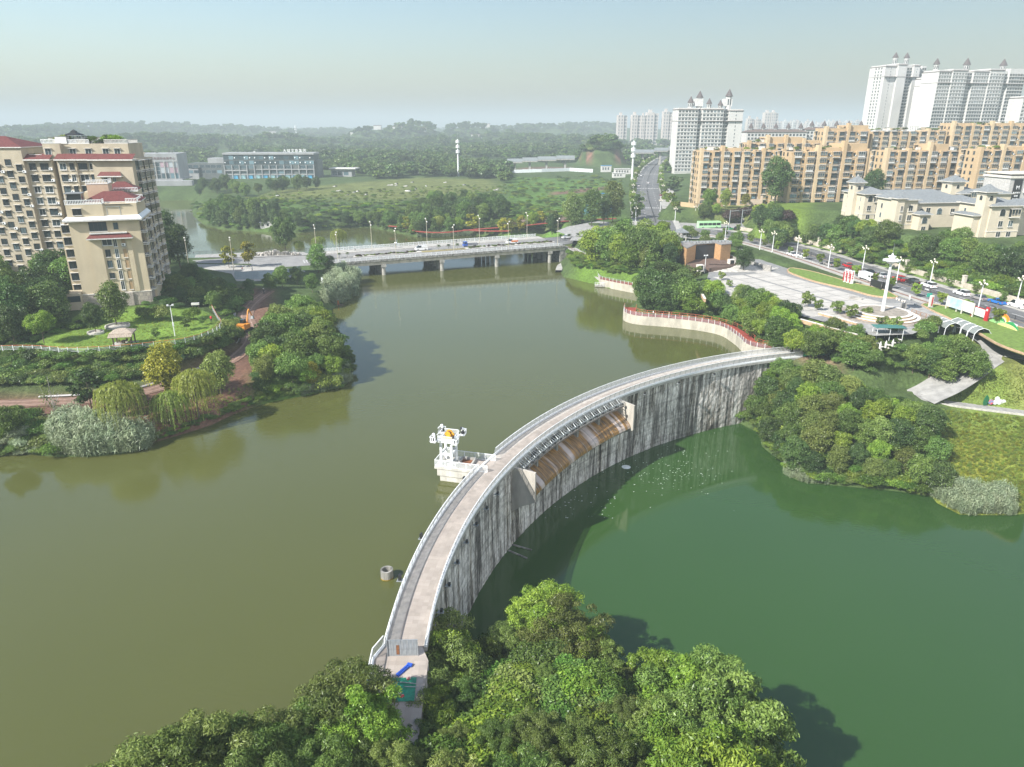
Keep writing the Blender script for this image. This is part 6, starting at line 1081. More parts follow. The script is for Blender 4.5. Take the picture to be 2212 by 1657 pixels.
nv_ = [o for o in COL.objects if o.name.startswith('north_avenue')][0]; dashes(nv_, L_NORTH, -4, 0.045, 12, 5); dashes(nv_, L_NORTH, 4, 0.045, 12, 5); ribbon('pavement', L_NORTH, 8.35, 11, 0.14, pave, None, 'structure'); ribbon('pavement', L_NORTH, -11, -8.35, 0.14, pave, None, 'structure')
nf = thing('median_fence', 'dark low fence down the middle of the north avenue', 'fence', (0, 0, 0)); rail_run(nf, up(L_NORTH[5:], 0.03), 1.0, 3.0, dark, dark, 3)
for s in (60, 110, 150):
    c = L_NORTH[s // 5] if s // 5 < len(L_NORTH) else L_NORTH[-2]
    d = L_NORTH[min(s // 5 + 1, len(L_NORTH) - 1)] - L_NORTH[s // 5 - 1] if s // 5 < len(L_NORTH) else L_NORTH[-1] - L_NORTH[-3]
    n_ = Vector((-d.y, d.x, 0)).normalized()
    for k in range(-7, 8): MB().box((0, 0, 0), (3.5, 0.5, 0.01)).build('crosswalk_bar', paint_w, nv_, c + n_ * k * 1.05 + Vector((0, 0, 0.045)), math.atan2(d.y, d.x))
ribbon('red_path', PL([(840, 488, 3.2), (880, 492, 3), (905, 500, 3), (960, 502, 3), (1030, 495, 4), (1100, 490, 5), (1180, 482, 7), (1240, 476, 8), (1330, 472, 8.5)], 6), -0.9, 0.9, 0.1, redp, None, 'structure', 0.3)
ribbon('red_path', PL([(1000, 497, 3.5), (1050, 499, 3.6), (1100, 499, 4)], 5), -0.9, 0.9, 0.12, redp, None, 'structure', 0.3)
# ------------------------------------------------------------------ buildings
gl = glass('window_glass'); glb = glass('blue_glass', (0.05, 0.085, 0.10)); fr_d = mat('dark_frame', (0.06, 0.055, 0.05), 0.6, 0.1); fr_w = mat('white_frame', (0.66, 0.66, 0.64), 0.5, 0.05); hood = mat('hood', (0.58, 0.57, 0.54), 0.7, 0.12, 2)
tanw = mat('tan_render', (0.50, 0.425, 0.295), 0.88, 0.07, 0.4, stretch=(1, 1, 0.4)); tand = mat('dull_tan_render', (0.40, 0.35, 0.26), 0.9, 0.10, 0.5, stretch=(1, 1, 0.3)); redt = mat('red_roof_tile', (0.125, 0.034, 0.030), 0.7, 0.22, 2.5, bump=0.3); peach = mat('peach_render', (0.52, 0.38, 0.27), 0.88, 0.06, 0.5)
apt = mat('orange_tan_render', (0.47, 0.345, 0.205), 0.88, 0.07, 0.3, stretch=(1, 1, 0.4)); aptd = mat('brown_render', (0.36, 0.25, 0.14), 0.88, 0.08, 0.4); wht = mat('white_render', (0.55, 0.54, 0.515), 0.85, 0.05, 0.2, stretch=(1, 1, 0.4)); cream = mat('cream_render', (0.56, 0.50, 0.385), 0.85, 0.05, 0.3); slate = mat('grey_slate', (0.185, 0.20, 0.205), 0.75, 0.15, 1.6, bump=0.3); brown = mat('brown_trim', (0.13, 0.095, 0.08), 0.8, 0.1); stonew = mat('pale_trim', (0.60, 0.57, 0.51), 0.85, 0.08)
WM = {}
def winmesh(w, h, fr=None, g=None, hd=True, sill=True, nm=2, proud=0.10):
    fr = fr or fr_d; g = g or gl; k = (round(w, 2), round(h, 2), fr.name, g.name, hd, sill, nm, proud)
    if k in WM: return WM[k]
    b = MB(); t = 0.09; b.bx(-w / 2, w / 2, -0.03, 0.05, 0, h, 1)
    for x0, x1, z0, z1 in ((-w / 2 - t, w / 2 + t, -t, 0), (-w / 2 - t, w / 2 + t, h, h + t), (-w / 2 - t, -w / 2, 0, h), (w / 2, w / 2 + t, 0, h)): b.bx(x0, x1, -proud, 0.05, z0, z1, 0)
    for i in range(1, nm): x = -w / 2 + w * i / nm; b.bx(x - 0.03, x + 0.03, -0.07, 0.0, 0, h, 0)
    if hd: b.bx(-w / 2 - 0.2, w / 2 + 0.2, -0.55, 0.04, h + 0.18, h + 0.26, 2)
    if sill: b.bx(-w / 2 - 0.15, w / 2 + 0.15, -0.28, 0.04, -0.2, -t - 0.002, 2)
    WM[k] = b.mesh('window', [fr, g, hood]); return WM[k]
def balcony(w, h, wallm, g=None):
    k = ('b', round(w, 2), h, wallm.name)
    if k in WM: return WM[k]
    b = MB(); b.bx(-w / 2, w / 2, -0.02, 0.05, 0, h, 1); b.bx(-w / 2 - 0.05, w / 2 + 0.05, -1.1, 0.05, -0.18, 0.0, 2); b.bx(-w / 2, w / 2, -1.08, -1.0, 0.0, 0.55, 0); b.bx(-w / 2, w / 2, -1.06, -1.02, 0.92, 1.0, 2)
    for i in range(4): x = -w / 2 + 0.05 + (w - 0.1) * i / 3; b.bx(x - 0.04, x + 0.04, -1.07, -1.01, 0.0, h, 0)
    b.bx(-w / 2, w / 2, -0.9, -0.85, 1.05, h - 0.1, 1); b.bx(-w / 2 - 0.05, w / 2 + 0.05, -1.15, 0.05, h, h + 0.12, 2)
    WM[k] = b.mesh('balcony', [wallm, g or gl, hood]); return WM[k]
def acunit():
    if 'ac' not in WM: b = MB(); b.bx(-0.42, 0.42, -0.45, -0.1, 0, 0.6, 0); b.cyl((-0.1, -0.47, 0.3), 0.2, 0.02, 8, 1, axis='Y'); b.bx(-0.45, 0.45, -0.45, 0.0, -0.08, 0, 1); WM['ac'] = b.mesh('air_conditioner', [white, dark])
    return WM['ac']
def put(root, face, s, z, me, name='window', y=0.0):
    a = {'f': 0.0, 'r': math.pi / 2, 'l': -math.pi / 2, 'b': math.pi}[face]
    loc = {'f': (s, y, z), 'r': (y, s, z), 'l': (y, s, z), 'b': (s, y, z)}[face]; return obj(name, me, root, loc, a)
def hip(b, x0, x1, y0, y1, z0, h, ov=0.7, mi=0, mi2=None):
    x0 -= ov; x1 += ov; y0 -= ov; y1 += ov; w, d = x1 - x0, y1 - y0; r = min(w, d) / 2 * 0.98; v = [(x0, y0, z0), (x1, y0, z0), (x1, y1, z0), (x0, y1, z0)]
    ym, xm = (y0 + y1) / 2, (x0 + x1) / 2
    v += [(x0 + r, ym, z0 + h), (x1 - r, ym, z0 + h)] if w >= d else [(xm, y0 + r, z0 + h), (xm, y1 - r, z0 + h)]
    f = [(0, 1, 5, 4), (1, 2, 5), (2, 3, 4, 5), (3, 0, 4)] if w >= d else [(0, 1, 4), (1, 2, 5, 4), (2, 3, 5), (3, 0, 4, 5)]
    b.add(v, f, mi); b.bx(x0, x1, y0, y1, z0 - 0.25, z0 - 0.005, mi if mi2 is None else mi2); return b
def balus(root, pts, h=1.0, m=None, name='balustrade'):
    b = MB()
    for (x0, y0, z0), (x1, y1, _z) in zip(pts[:-1], pts[1:]):
        L_ = math.hypot(x1 - x0, y1 - y0); a = math.atan2(y1 - y0, x1 - x0); c = ((x0 + x1) / 2, (y0 + y1) / 2)
        b.box((c[0], c[1], z0 + h), (L_ + 0.1, 0.16, 0.14), a); b.box((c[0], c[1], z0 + 0.08), (L_, 0.14, 0.14), a)
        n = max(2, int(L_ / 0.32))
        for i in range(n + 1): t = i / n; b.box((x0 + (x1 - x0) * t, y0 + (y1 - y0) * t, z0 + h / 2), (0.12, 0.12, h))
    return b.build(name, m or white, root)
def rooftop(root, x0, x1, y0, y1, z, n, hmax=2.2):
    for i in range(n):
        k = random.random(); x = random.uniform(x0, x1); y = random.uniform(y0, y1)
        if k < 0.55: s = random.uniform(0.8, hmax); o = obj('roof_plant', PROTO['bush'][i % 2][1], root, (x, y, z), random.random() * 6, (s * 1.2, s * 1.2, s)); o.material_slots[0].link = 'OBJECT'; o.material_slots[0].material = LM[random.choice(['mid', 'bright', 'olive', 'dark'])]
        elif k < 0.8: b = MB(); s = random.uniform(0.8, 1.8); b.box((0, 0, s * 0.5), (s * 1.6, s, s)); b.box((0, 0, s * 1.03), (s * 1.7, s * 1.1, 0.08), 0, 1); b.build('roof_shed', [random.choice([tand, hood, fr_w]), random.choice([slate, white, brown])], root, (x, y, z), 0)
        else:
            b = MB(); w_ = random.uniform(2, 3.5)
            for sx in (-1, 1):
                for sy in (-1, 1): b.box((sx * w_ / 2, sy * 1.0, 1.0), (0.1, 0.1, 2.0))
            b.box((0, 0, 2.05), (w_ + 0.3, 2.4, 0.08)); b.build('pergola', random.choice([brown, steel, dark]), root, (x, y, z), 0)
if not PROTO['bush'][0][1].materials: [p[1].materials.append(LM['mid']) for p in PROTO['bush']]
# --- tan apartment block at the left edge
L1 = thing('apartment_block', 'long tan apartment block with red tiled eaves and roof gardens', 'building', (-150.0, 196.4, 9.9), R(4.5))
SX = lambda wx: wx + 150.0
b = MB(); b.bx(-6, SX(-128.9), 0, 14, 0, 36.2); b.bx(SX(-128.9), SX(-122.3), 1.0, 13, 0, 33.4); b.bx(SX(-122.3), SX(-120.8), 4.0, 12, 0, 33.4, 1); b.bx(SX(-120.8), SX(-116.0), 0.6, 13, 0, 33.4); b.bx(SX(-116.0), SX(-111.2), 1.2, 13, 0, 33.4); b.bx(SX(-111.2), SX(-101.0), -0.8, 13, 0, 33.4); b.bx(SX(-109.6), SX(-104.2), -1.15, -0.79, 0, 27); b.bx(SX(-125), SX(-103), 3.5, 13, 33.4, 37.2); b.bx(SX(-124.4), SX(-120), 2.2, 5, 33.42, 37.3); b.build('wall', [tand, dark], L1)  # back of the narrow recess coloured black to stand in for deep shade
b = MB(); hip(b, -6, SX(-129.5), 0.5, 14, 36.5, 2.6, 0.9, 0, 1); b.build('roof', [redt, hood], L1)
b = MB()
for x0, x1, y in ((SX(-128.7), SX(-122.5), 1.0), (SX(-120.7), SX(-111.4), 0.6), (SX(-111.6), SX(-100.6), -0.8)):
    b.add([(x0 - .3, y - 1.0, 33.4), (x1 + .3, y - 1.0, 33.4), (x1 + .3, y + 1.6, 34.7), (x0 - .3, y + 1.6, 34.7)], [(0, 1, 2, 3)]); b.bx(x0 - .3, x1 + .3, y - 1.05, y + 1.5, 33.05, 33.38, 1)
b.build('eave_roof', [redt, hood], L1)
b = MB(); b.add([(SX(-110), -2.0, 29.2), (SX(-103.8), -2.0, 29.2), (SX(-104.4), -0.8, 30.2), (SX(-109.4), -0.8, 30.2)], [(0, 1, 2, 3)]); b.bx(SX(-110), SX(-103.8), -2.0, -0.8, 28.9, 29.18, 1); b.build('canopy_roof', [redt, hood], L1)
for f in range(11):
    z = 1.0 + f * 2.95
    for i, wx in enumerate((-141.2, -138.4, -135.6, -132.8, -130.2)):
        st_ = (i % 2) * 1.4; put(L1, 'f', SX(wx), z + st_, winmesh(1.35, 1.45, hd=(i + f) % 3 != 1, sill=True))
        if random.random() < 0.25: put(L1, 'f', SX(wx) + 1.2, z + st_ - 0.5, acunit(), 'air_conditioner')
    for wx, y, w in ((-127.3, 1.0, 1.5), (-124.3, 1.0, 2.0), (-119.4, 0.6, 1.6), (-117.1, 0.6, 1.0), (-114.6, 1.2, 2.1), (-112.2, 1.2, 1.2)):
        put(L1, 'f', SX(wx), z + 0.2, winmesh(w, 1.55, random.choice([fr_d, fr_d, fr_w]), hd=True), y=y)
        if w in (2.0, 1.6) and random.random() < 0.7: put(L1, 'f', SX(wx) + w / 2 + 0.6, z + 0.1, acunit(), 'air_conditioner', y)
    if f < 10:
        for wx in (-108.2, -106.0): put(L1, 'f', SX(wx), z, winmesh(0.75, 2.0, tand, gl, False), y=-1.15)
    for y in (2.5, 6.0, 9.5): put(L1, 'r', y, z, balcony(2.4, 2.4, tand), 'balcony', SX(-101.0))
for wx, z in ((-123.2, 34.4), (-117.5, 34.3), (-113.5, 34.3), (-109, 34.3), (-106, 34.3)): put(L1, 'f', SX(wx), z, winmesh(1.5, 1.5, fr_w), y=3.5 if wx > -120 else 2.2)
balus(L1, [(SX(-124.5), 2.2, 37.3), (SX(-120), 2.2, 37.3)]); balus(L1, [(SX(-119.3), 3.6, 37.2), (SX(-113), 3.6, 37.2)]); balus(L1, [(SX(-109), 3.6, 37.2), (SX(-103), 3.6, 37.2), (SX(-103), 10, 37.2)], 1.0, hood); balus(L1, [(SX(-128), 2, 33.6), (SX(-125), 2, 33.6)], 0.9, hood)
rooftop(L1, SX(-124), SX(-104), 4.0, 9, 37.2, 26, 3.2); rooftop(L1, SX(-128), SX(-125), 3, 8, 33.5, 4)
b = MB(); [b.box((sx * 1.3, sy * 1.3, 1.1), (0.12, 0.12, 2.2)) for sx in (-1, 1) for sy in (-1, 1)]; b.build('pavilion_frame', dark, L1, (SX(-117.5), 6, 37.2)); b = MB(); hip(b, -1.3, 1.3, -1.3, 1.3, 2.3, 0.9, 0.4); hip(b, -0.4, 0.4, -0.4, 0.4, 3.1, 0.5, 0.2); b.build('pavilion_roof', dark, L1, (SX(-117.5), 6, 37.2))
# --- tan tower block beside the lawn
L2 = thing('tower_block', 'tan residential tower block with silver eave and red tiled roofs beside the lawn', 'building', (-103.7, 170.5, 9.9), R(18.8))
b = MB(); b.bx(0, 14.9, 0, 16, 3.4, 21.0); b.bx(0, 14.9, 0.5, 15, 21.0, 24.4); b.bx(0, 7.7, 0.3, 6, 21.02, 24.42); b.bx(3.3, 8.0, 10, 15, 24.42, 28.3, 2); b.bx(14.9, 15.7, 5, 15.5, 0, 20.5); b.bx(1, 13.6, 16.02, 23, 0, 26); b.bx(-2.6, 0, 3, 14, 0, 19)
b.bx(3.4, 6.1, -0.3, 0.01, 3.4, 17.2); b.bx(11.5, 12.6, -0.3, 0.01, 3.4, 17.2); b.build('wall', [tanw, stone, peach], L2)
b = MB(); b.bx(-0.15, 15.05, -0.15, 16.1, 0, 3.2, 0); b.bx(9.4, 10.9, -0.5, -0.14, 0, 3.2, 0); b.bx(-0.25, 15.15, -0.25, 16.2, 3.21, 3.42, 1); b.build('stone_base', [mat('ashlar', (0.34, 0.30, 0.26), 0.9, 0.25, 3, stretch=(1, 1, 3), bump=0.5), stonew], L2)
for k in range(3):
    for i in range(18): MB().box((0, 0, 0), (0.78, 0.06, 0.95)).build('stone_block', random.choice([mat('ashlar_a', (0.36, 0.32, 0.27), 0.9, 0.2, 3), mat('ashlar_b', (0.29, 0.26, 0.23), 0.9, 0.2, 3)]), L2, (0.45 + i * 0.83 + (k % 2) * 0.2 - 0.3, -0.17, 0.55 + k * 1.02))
b = MB()
b.add([(-1.0, -1.0, 21.0), (15.8, -1.0, 21.0), (15.0, 0.6, 21.75), (-0.2, 0.6, 21.75)], [(0, 1, 2, 3)]); b.add([(15.8, -1.0, 21.0), (15.8, 16, 21.0), (15.0, 16, 21.75), (15.0, 0.6, 21.75)], [(0, 1, 2, 3)]); b.add([(-1.0, 16, 21.0), (-1.0, -1.0, 21.0), (-0.2, 0.6, 21.75), (-0.2, 16, 21.75)], [(0, 1, 2, 3)]); b.bx(-1.0, 15.8, -1.0, 16, 20.65, 20.98, 1); b.build('eave_roof', [mat('silver_sheet', (0.72, 0.74, 0.74), 0.35, 0.08, 1), hood], L2)
b = MB(); b.add([(3.3, -1.4, 16.7), (13.2, -1.4, 16.7), (12.4, 0, 17.6), (4.1, 0, 17.6)], [(0, 1, 2, 3)]); b.bx(3.3, 13.2, -1.4, 0, 16.4, 16.68, 1); b.bx(4.0, 12.0, -0.6, 0, 17.62, 17.9, 1); b.build('canopy_roof', [redt, hood], L2)
b = MB(); hip(b, 3.2, 15.2, 3.5, 11.5, 24.7, 2.1, 0.5, 0, 1); hip(b, 5.5, 13.4, 16.5, 22.5, 26.3, 1.9, 0.3, 0, 1); b.build('roof', [redt, hood], L2)
for f in range(5):
    z = 4.0 + f * 2.62
    if f < 4: put(L2, 'f', 7.1, z + 0.3, winmesh(0.95, 1.6 if f > 1 else 1.2, fr_d, gl, False))
    else: put(L2, 'f', 7.3, z + 0.4, winmesh(2.0, 1.6, fr_w, gl, True, True, 2))
    put(L2, 'f', 9.0, z, winmesh(0.7, 2.0, fr_w, gl, False)); put(L2, 'f', 10.8, z, winmesh(0.75, 2.0, tand, aptd, False, True, 1))
put(L2, 'f', 10.8, 14.6, acunit(), 'air_conditioner'); put(L2, 'f', 6.0, 18.3, winmesh(3.6, 2.0, fr_d, glb, False, True, 4)); put(L2, 'f', 9.8, 18.5, winmesh(1.0, 1.6, tand, glb, False, False, 1)); put(L2, 'f', 2.2, 22.1, winmesh(1.7, 1.3, fr_d), y=0.3)
for f in range(6):
    z = 3.6 + f * 2.85
    for y, w in ((2.4, 3.2), (13.9, 2.4)): put(L2, 'r', y, z, balcony(w, 2.3, tand), 'balcony', 14.9)
    for y in (7.0, 10.0, 13.0): put(L2, 'r', y, z, balcony(2.2, 2.3, tand) if y != 10 else winmesh(1.5, 1.6), 'balcony' if y != 10 else 'window', 15.7)
    for y in (17.6, 21): put(L2, 'r', y, z, balcony(2.4, 2.3, tand), 'balcony', 13.6)
    put(L2, 'f', -1.4, z, winmesh(1.6, 1.6), y=3)
balus(L2, [(0, 0.35, 24.42), (7.6, 0.35, 24.42), (7.6, 3, 24.42)]); balus(L2, [(7.9, 0.6, 21.7), (10.2, 0.6, 21.7)], 1.1); balus(L2, [(12.6, 1.4, 24.42), (15.0, 1.4, 24.42), (15.0, 8, 24.42)]); balus(L2, [(3.3, 10, 28.3), (8.0, 10, 28.3), (8.0, 15, 28.3)]); balus(L2, [(8.2, 15.5, 25.9), (13.6, 15.5, 25.9)]); balus(L2, [(8.2, 12, 24.42), (15, 12, 24.42)])
b = MB(); [b.box((x, y, 22.9), (0.12, 0.12, 2.6)) for x in (8.2, 10.8, 13.3) for y in (0.7, 3.2)]; b.bx(7.9, 13.6, 0.3, 3.5, 24.2, 24.3); b.bx(8.2, 13.3, 3.0, 3.1, 21.7, 24.1, 1); b.build('terrace_pergola', [dark, gl], L2); rooftop(L2, 9, 13, 1.0, 2.6, 21.7, 3, 1.0)
b = MB(); b.bx(0.1, 3.0, 3.0, 6.0, 24.43, 26.6, 1); [b.box((x, y, 25.6), (0.12, 0.12, 2.4)) for x in (0.0, 3.1) for y in (2.9, 6.1)]; b.bx(-0.4, 3.4, 2.5, 6.4, 26.7, 26.85, 0); b.build('roof_pavilion', [slate, gl], L2)
rooftop(L2, 9, 15, 13, 15.5, 24.42, 5, 1.4); b = MB(); b.bx(-3.4, -0.2, -1.5, 3, 0, 4.0); b.build('side_annex', tand, L2); b = MB(); b.bx(-3.0, -0.4, -1.6, -1.49, 2.0, 3.4); b.build('annex_window', gl, L2)
# --- exhibition hall and offices across the lake
greyc = mat('grey_cladding', (0.30, 0.31, 0.31), 0.8, 0.12, 0.2, stretch=(1, 1, .4)); lett = mat('white_letters', (0.85, 0.86, 0.86), 0.4, 0.0); lettr = mat('dark_red_letters', (0.16, 0.05, 0.045), 0.6, 0.0)
def letters(root, text, x, y, z, size, m, rz=0.0, name='sign_letters', rx=math.pi / 2, ext=0.05, each=True):
    n = len(text)
    for i, ch in enumerate(text if each else [text]):
        me = GLYPH[ch].copy(); me.materials.append(m)
        if len(me.polygons): w = obj(name, me, root, (x + i * size * 1.12 * math.cos(rz), y + i * size * 1.12 * math.sin(rz), z), 0, (size, size, 1.0)); w.rotation_euler = (rx, 0, rz)
EX = thing('exhibition_hall', 'grey boxy exhibition hall with banners beside the upper lake', 'building', (-300, 566, 7.5), R(10))
b = MB(); b.bx(0, 45, 0, 30, 5.0, 23.4); b.bx(-2, 47, -1.5, 31, 4.0, 5.0); b.bx(0, 45, -0.4, 0, 17.6, 23.4, 0); b.bx(-2, 55, -8, -1.5, -2, 4.0, 0); b.build('wall', greyc, EX)
for k in range(4): put(EX, 'f', 27.0, 5.4 + k * 3.0, winmesh(9, 2.5, greyc, glb, False, False, 6), y=0)
for i in range(2):
    for k in range(3): put(EX, 'f', 35.0 + i * 6.4, 5.3 + k * 4.2, winmesh(5.6, 3.7, greyc, [mat('pink_banner', (0.42, 0.30, 0.34), 0.6, 0.08), mat('white_banner', (0.40, 0.44, 0.46), 0.6, 0.08)][(i + k) % 2] if k > 0 else glb, False, False, 1), 'banner_panel' if k else 'window')
for k in range(4): b = MB(); b.bx(-0.3, 0.3, -0.8, 0, 0, 17.6); b.build('column', conc, EX, (22.0 + k * 6.6, 0, 0.2))
letters(EX, '蜀南国际会展中心', 26.0, -0.55, 19.3, 2.0, lettr); rooftop(EX, 5, 42, 2, 20, 23.4, 10, 2.5)
OF = thing('office_building', 'long dark glass office building with white rooftop lettering', 'building', (-237.5, 618, 9.2), R(1.5))
b = MB(); b.bx(0, 74, 0, 20, 0, 19.3); b.bx(-0.3, 74.3, -0.8, 20, 19.3, 20.7, 1); b.bx(26, 74, -1.0, 0, 7.3, 8.0, 1); b.bx(0, 19, -1.0, 0, 6.4, 7.2, 1); b.bx(0, 74, -0.6, 0, 3.2, 4.0, 1); b.bx(-30, 0, 2, 18, 0, 12.5); b.bx(-14, 0, 3, 18, 12.5, 16.4, 1); b.bx(-30, -22, 0.5, 2.1, 0, 8, 1); b.bx(74, 77, 2, 18, 0, 15); b.build('wall', [mat('dark_curtain_wall', (0.10, 0.115, 0.11), 0.6, 0.15, 0.4), greyc], OF)
for f, z in enumerate((15.4, 11.6)):
    for k in range(18): put(OF, 'f', 2.2 + k * 4.1, z, winmesh(3.7, 3.0, fr_d, glb, False, False, 4))
    for k in range(18):
        if random.random() < 0.55: MB().box((0, -0.3, 0), (0.8, 0.1, 0.9)).build('open_pane', lett, OF, (1.2 + k * 4.1, -0.1, z + 1.5))
for f, z in enumerate((8.3, 4.4)):
    for k in range(12):
        if (k, f) not in ((4, 0), (9, 0), (9, 1)): put(OF, 'f', 3.2 + k * 6.1, z, winmesh(5.2, 2.6, greyc, glb, False, False, 6))
for k in range(11): MB().box((0, -0.35, 1.5), (4.8, 0.1, 2.6)).build('shop_front', [mat('blue_poster', (0.06, 0.30, 0.48), 0.5, 0.4, 0.6), mat('teal_poster', (0.25, 0.42, 0.45), 0.5, 0.3, 0.8)][k % 2], OF, (8 + k * 6.1, 0, 0))
for k in range(13): b = MB(); b.bx(-0.35, 0.35, -0.9, 0, 0, 11.2); b.build('column', greyc, OF, (0.2 + k * 6.1, 0, 0))
for f, z in enumerate((8.8, 4.6)):
    for k in range(6): put(OF, 'f', -28 + k * 4.6, z, winmesh(3.8, 2.4, greyc, glb, False, False, 4), y=2 if k > 1 else 0.5)
letters(OF, '大域文旅集团', 48.5, 3, 21.2, 2.9, lett); b = MB(); b.bx(48, 70, 3.1, 3.2, 20.7, 21.1); b.build('sign_frame', steel, OF); rooftop(OF, 5, 70, 5, 16, 20.7, 8, 1.5)
OA = thing('curved_annex', 'low pale annex with flat canopy beside the office building', 'building', (-155, 640, 9.5), R(-5)); b = MB(); b.bx(0, 18, 0, 10, 0, 6.5); b.build('wall', greyc, OA); b = MB(); b.bx(-1, 22, -2, 11, 6.5, 7.3); b.build('roof', hood, OA); [put(OA, 'f', 3 + k * 5, 1.5, winmesh(4, 3, greyc, glb, False, False, 3)) for k in range(3)]
# --- tan apartment blocks on the right
def tan_block(label, x, y, z, rz, w, d, floors, seed, plan=None, fh=2.95, sideplain=True, roofn=16, under=0):
    rnd = random.Random(seed); t = thing('apartment_block', label, 'building', (x, y, z), R(rz), 'tan apartment blocks'); H_ = floors * fh; b = MB(); b.bx(0, w, 0, d, -under, H_ - 0.6)
    units = max(2, round(w / 11.0)); uw = w / units; wins = []
    for u in range(units):
        x0 = u * uw; up_ = rnd.choice([-2.9, 0.0, 1.2, 2.9]); b.bx(x0 + 0.1, x0 + uw - 0.1, 0.8, d - 1, H_ - 0.62, H_ + up_, 0)
        b.bx(x0 - 0.02, x0 + 1.5, -0.75, 2, -under, H_ + up_ + 1.2, 3 if (u + seed) % 2 else 0); b.bx(x0 + uw * 0.56, x0 + uw * 0.56 + 1.2, -0.45, 1, -under, H_ - 0.2, 0)
        b.bx(x0 + uw * 0.37, x0 + uw * 0.46, -0.05, 0.5, 0, H_ - 0.3, 1); b.bx(x0 + uw * 0.90, x0 + uw * 1.0 - 0.05, -0.06, 0.5, 0, H_ - 0.3, 2)  # dark strips on the flat front carry the shade of recesses in their colour
        for f in range(floors):
            zz2 = f * fh + 0.55
            wins += [(x0 + 1.5 + uw * 0.11, zz2, 'bal' if rnd.random() < 0.7 else 'w', uw * 0.27), (x0 + uw * 0.49, zz2 + 0.3, 's', 0.8), (x0 + uw * 0.66 + 1.0, zz2, 'w' if rnd.random() < 0.4 else 'bal', uw * 0.27), (x0 + uw * 0.95, zz2 + 0.2, 's', 0.7)]
    b.bx(w - 0.02, w + 0.5, -0.6, 2, -under, H_ + 0.8, 0)
    for u in range(units + 1): b.bx(u * w / units - 0.3, u * w / units + 1.7, -0.9, 2.2, H_ + 0.79 + (0.5 if u < units else 0), H_ + 1.0 + (0.5 if u < units else 0), 0) if False else None
    b.build('wall', [apt, aptd, mat('recess_shade_grey', (0.16, 0.15, 0.14), .9, .15), mat('pale_tan_render', (0.53, 0.41, 0.26), .88, .06, .4)], t)
    b = MB()
    for f in range(1, floors): b.bx(-0.05, w + 0.05, -0.14, 0.0, f * fh - 0.12, f * fh, 0)
    b.build('floor_band', hood, t)
    for s, zz2, k, ww in wins:
        if k == 'bal': put(t, 'f', s, zz2 - 0.3, balcony(max(2.2, ww), 2.2, rnd.choice([apt, apt, hood, tand]), glb), 'balcony')
        elif k == 'w': put(t, 'f', s, zz2, winmesh(max(2.0, ww), 1.7, fr_d, glb, True, True, 3, 0.35))
        else: put(t, 'f', s, zz2, winmesh(ww, 1.0, fr_d, gl, False, False, 1))
        if k == 's' and rnd.random() < 0.3: put(t, 'f', s + 0.9, zz2 - 0.3, acunit(), 'air_conditioner')
    for f in range(floors):
        for yy2 in (3.2, 6.8) if d > 8 else (3.2,): put(t, 'l', yy2, f * fh + 0.7, winmesh(0.9, 1.4, fr_d, gl, False, False, 1), y=0.0)
        put(t, 'l', 9.6, f * fh + 0.4, balcony(1.8, 2.2, apt, glb), 'balcony', 0.0) if d > 11 else None
    rooftop(t, 1, w - 1, 1.5, d - 2, H_ + 0.1, roofn, 2.4)
    return t
tan_block('tan apartment block on a high base, nearest the north avenue', 93, 371, 13.2, 3, 41, 14, 9, 1, roofn=26, under=6)
tan_block('tan apartment block standing behind the great dark trees', 121, 326, 17.6, 7, 35, 13, 8, 2, roofn=20, under=6)
tan_block('tan apartment block rising behind the first two villas', 180, 362, 16.5, 8, 44, 13, 8, 3, roofn=22, under=4)
tan_block('tan apartment block above the villa corner tower, cut by the picture edge', 214, 345, 17.5, 8, 34, 13, 8, 4, roofn=18, under=4)
tan_block('rear tan apartment block beside the low white buildings', 178, 432, 22, 6, 26, 13, 9, 5, roofn=14)
tan_block('rear tan apartment block in the middle of the upper row', 208, 440, 22, 6, 46, 13, 9, 6, roofn=22)
tan_block('rear tan apartment block at the picture edge of the upper row', 258, 446, 22, 6, 48, 13, 10, 7, roofn=20)
tan_block('low tan apartment block behind the one nearest the north avenue', 128, 410, 16, 3, 40, 12, 9, 8, roofn=22)
for q in ((1405, 480), ): pass
b = MB(); P4 = [D(1452, 445, 372), D(1500, 445, 361), D(1560, 445, 366)]
for a, c2 in zip(P4[:-1], P4[1:]): d = c2 - a; m = (a + c2) / 2; b.box((m.x, m.y, 11), (d.length, 0.6, 9), math.atan2(d.y, d.x))
tag(b.build('podium_wall', apt), 'tan retaining wall under the apartment block nearest the north avenue', 'wall')
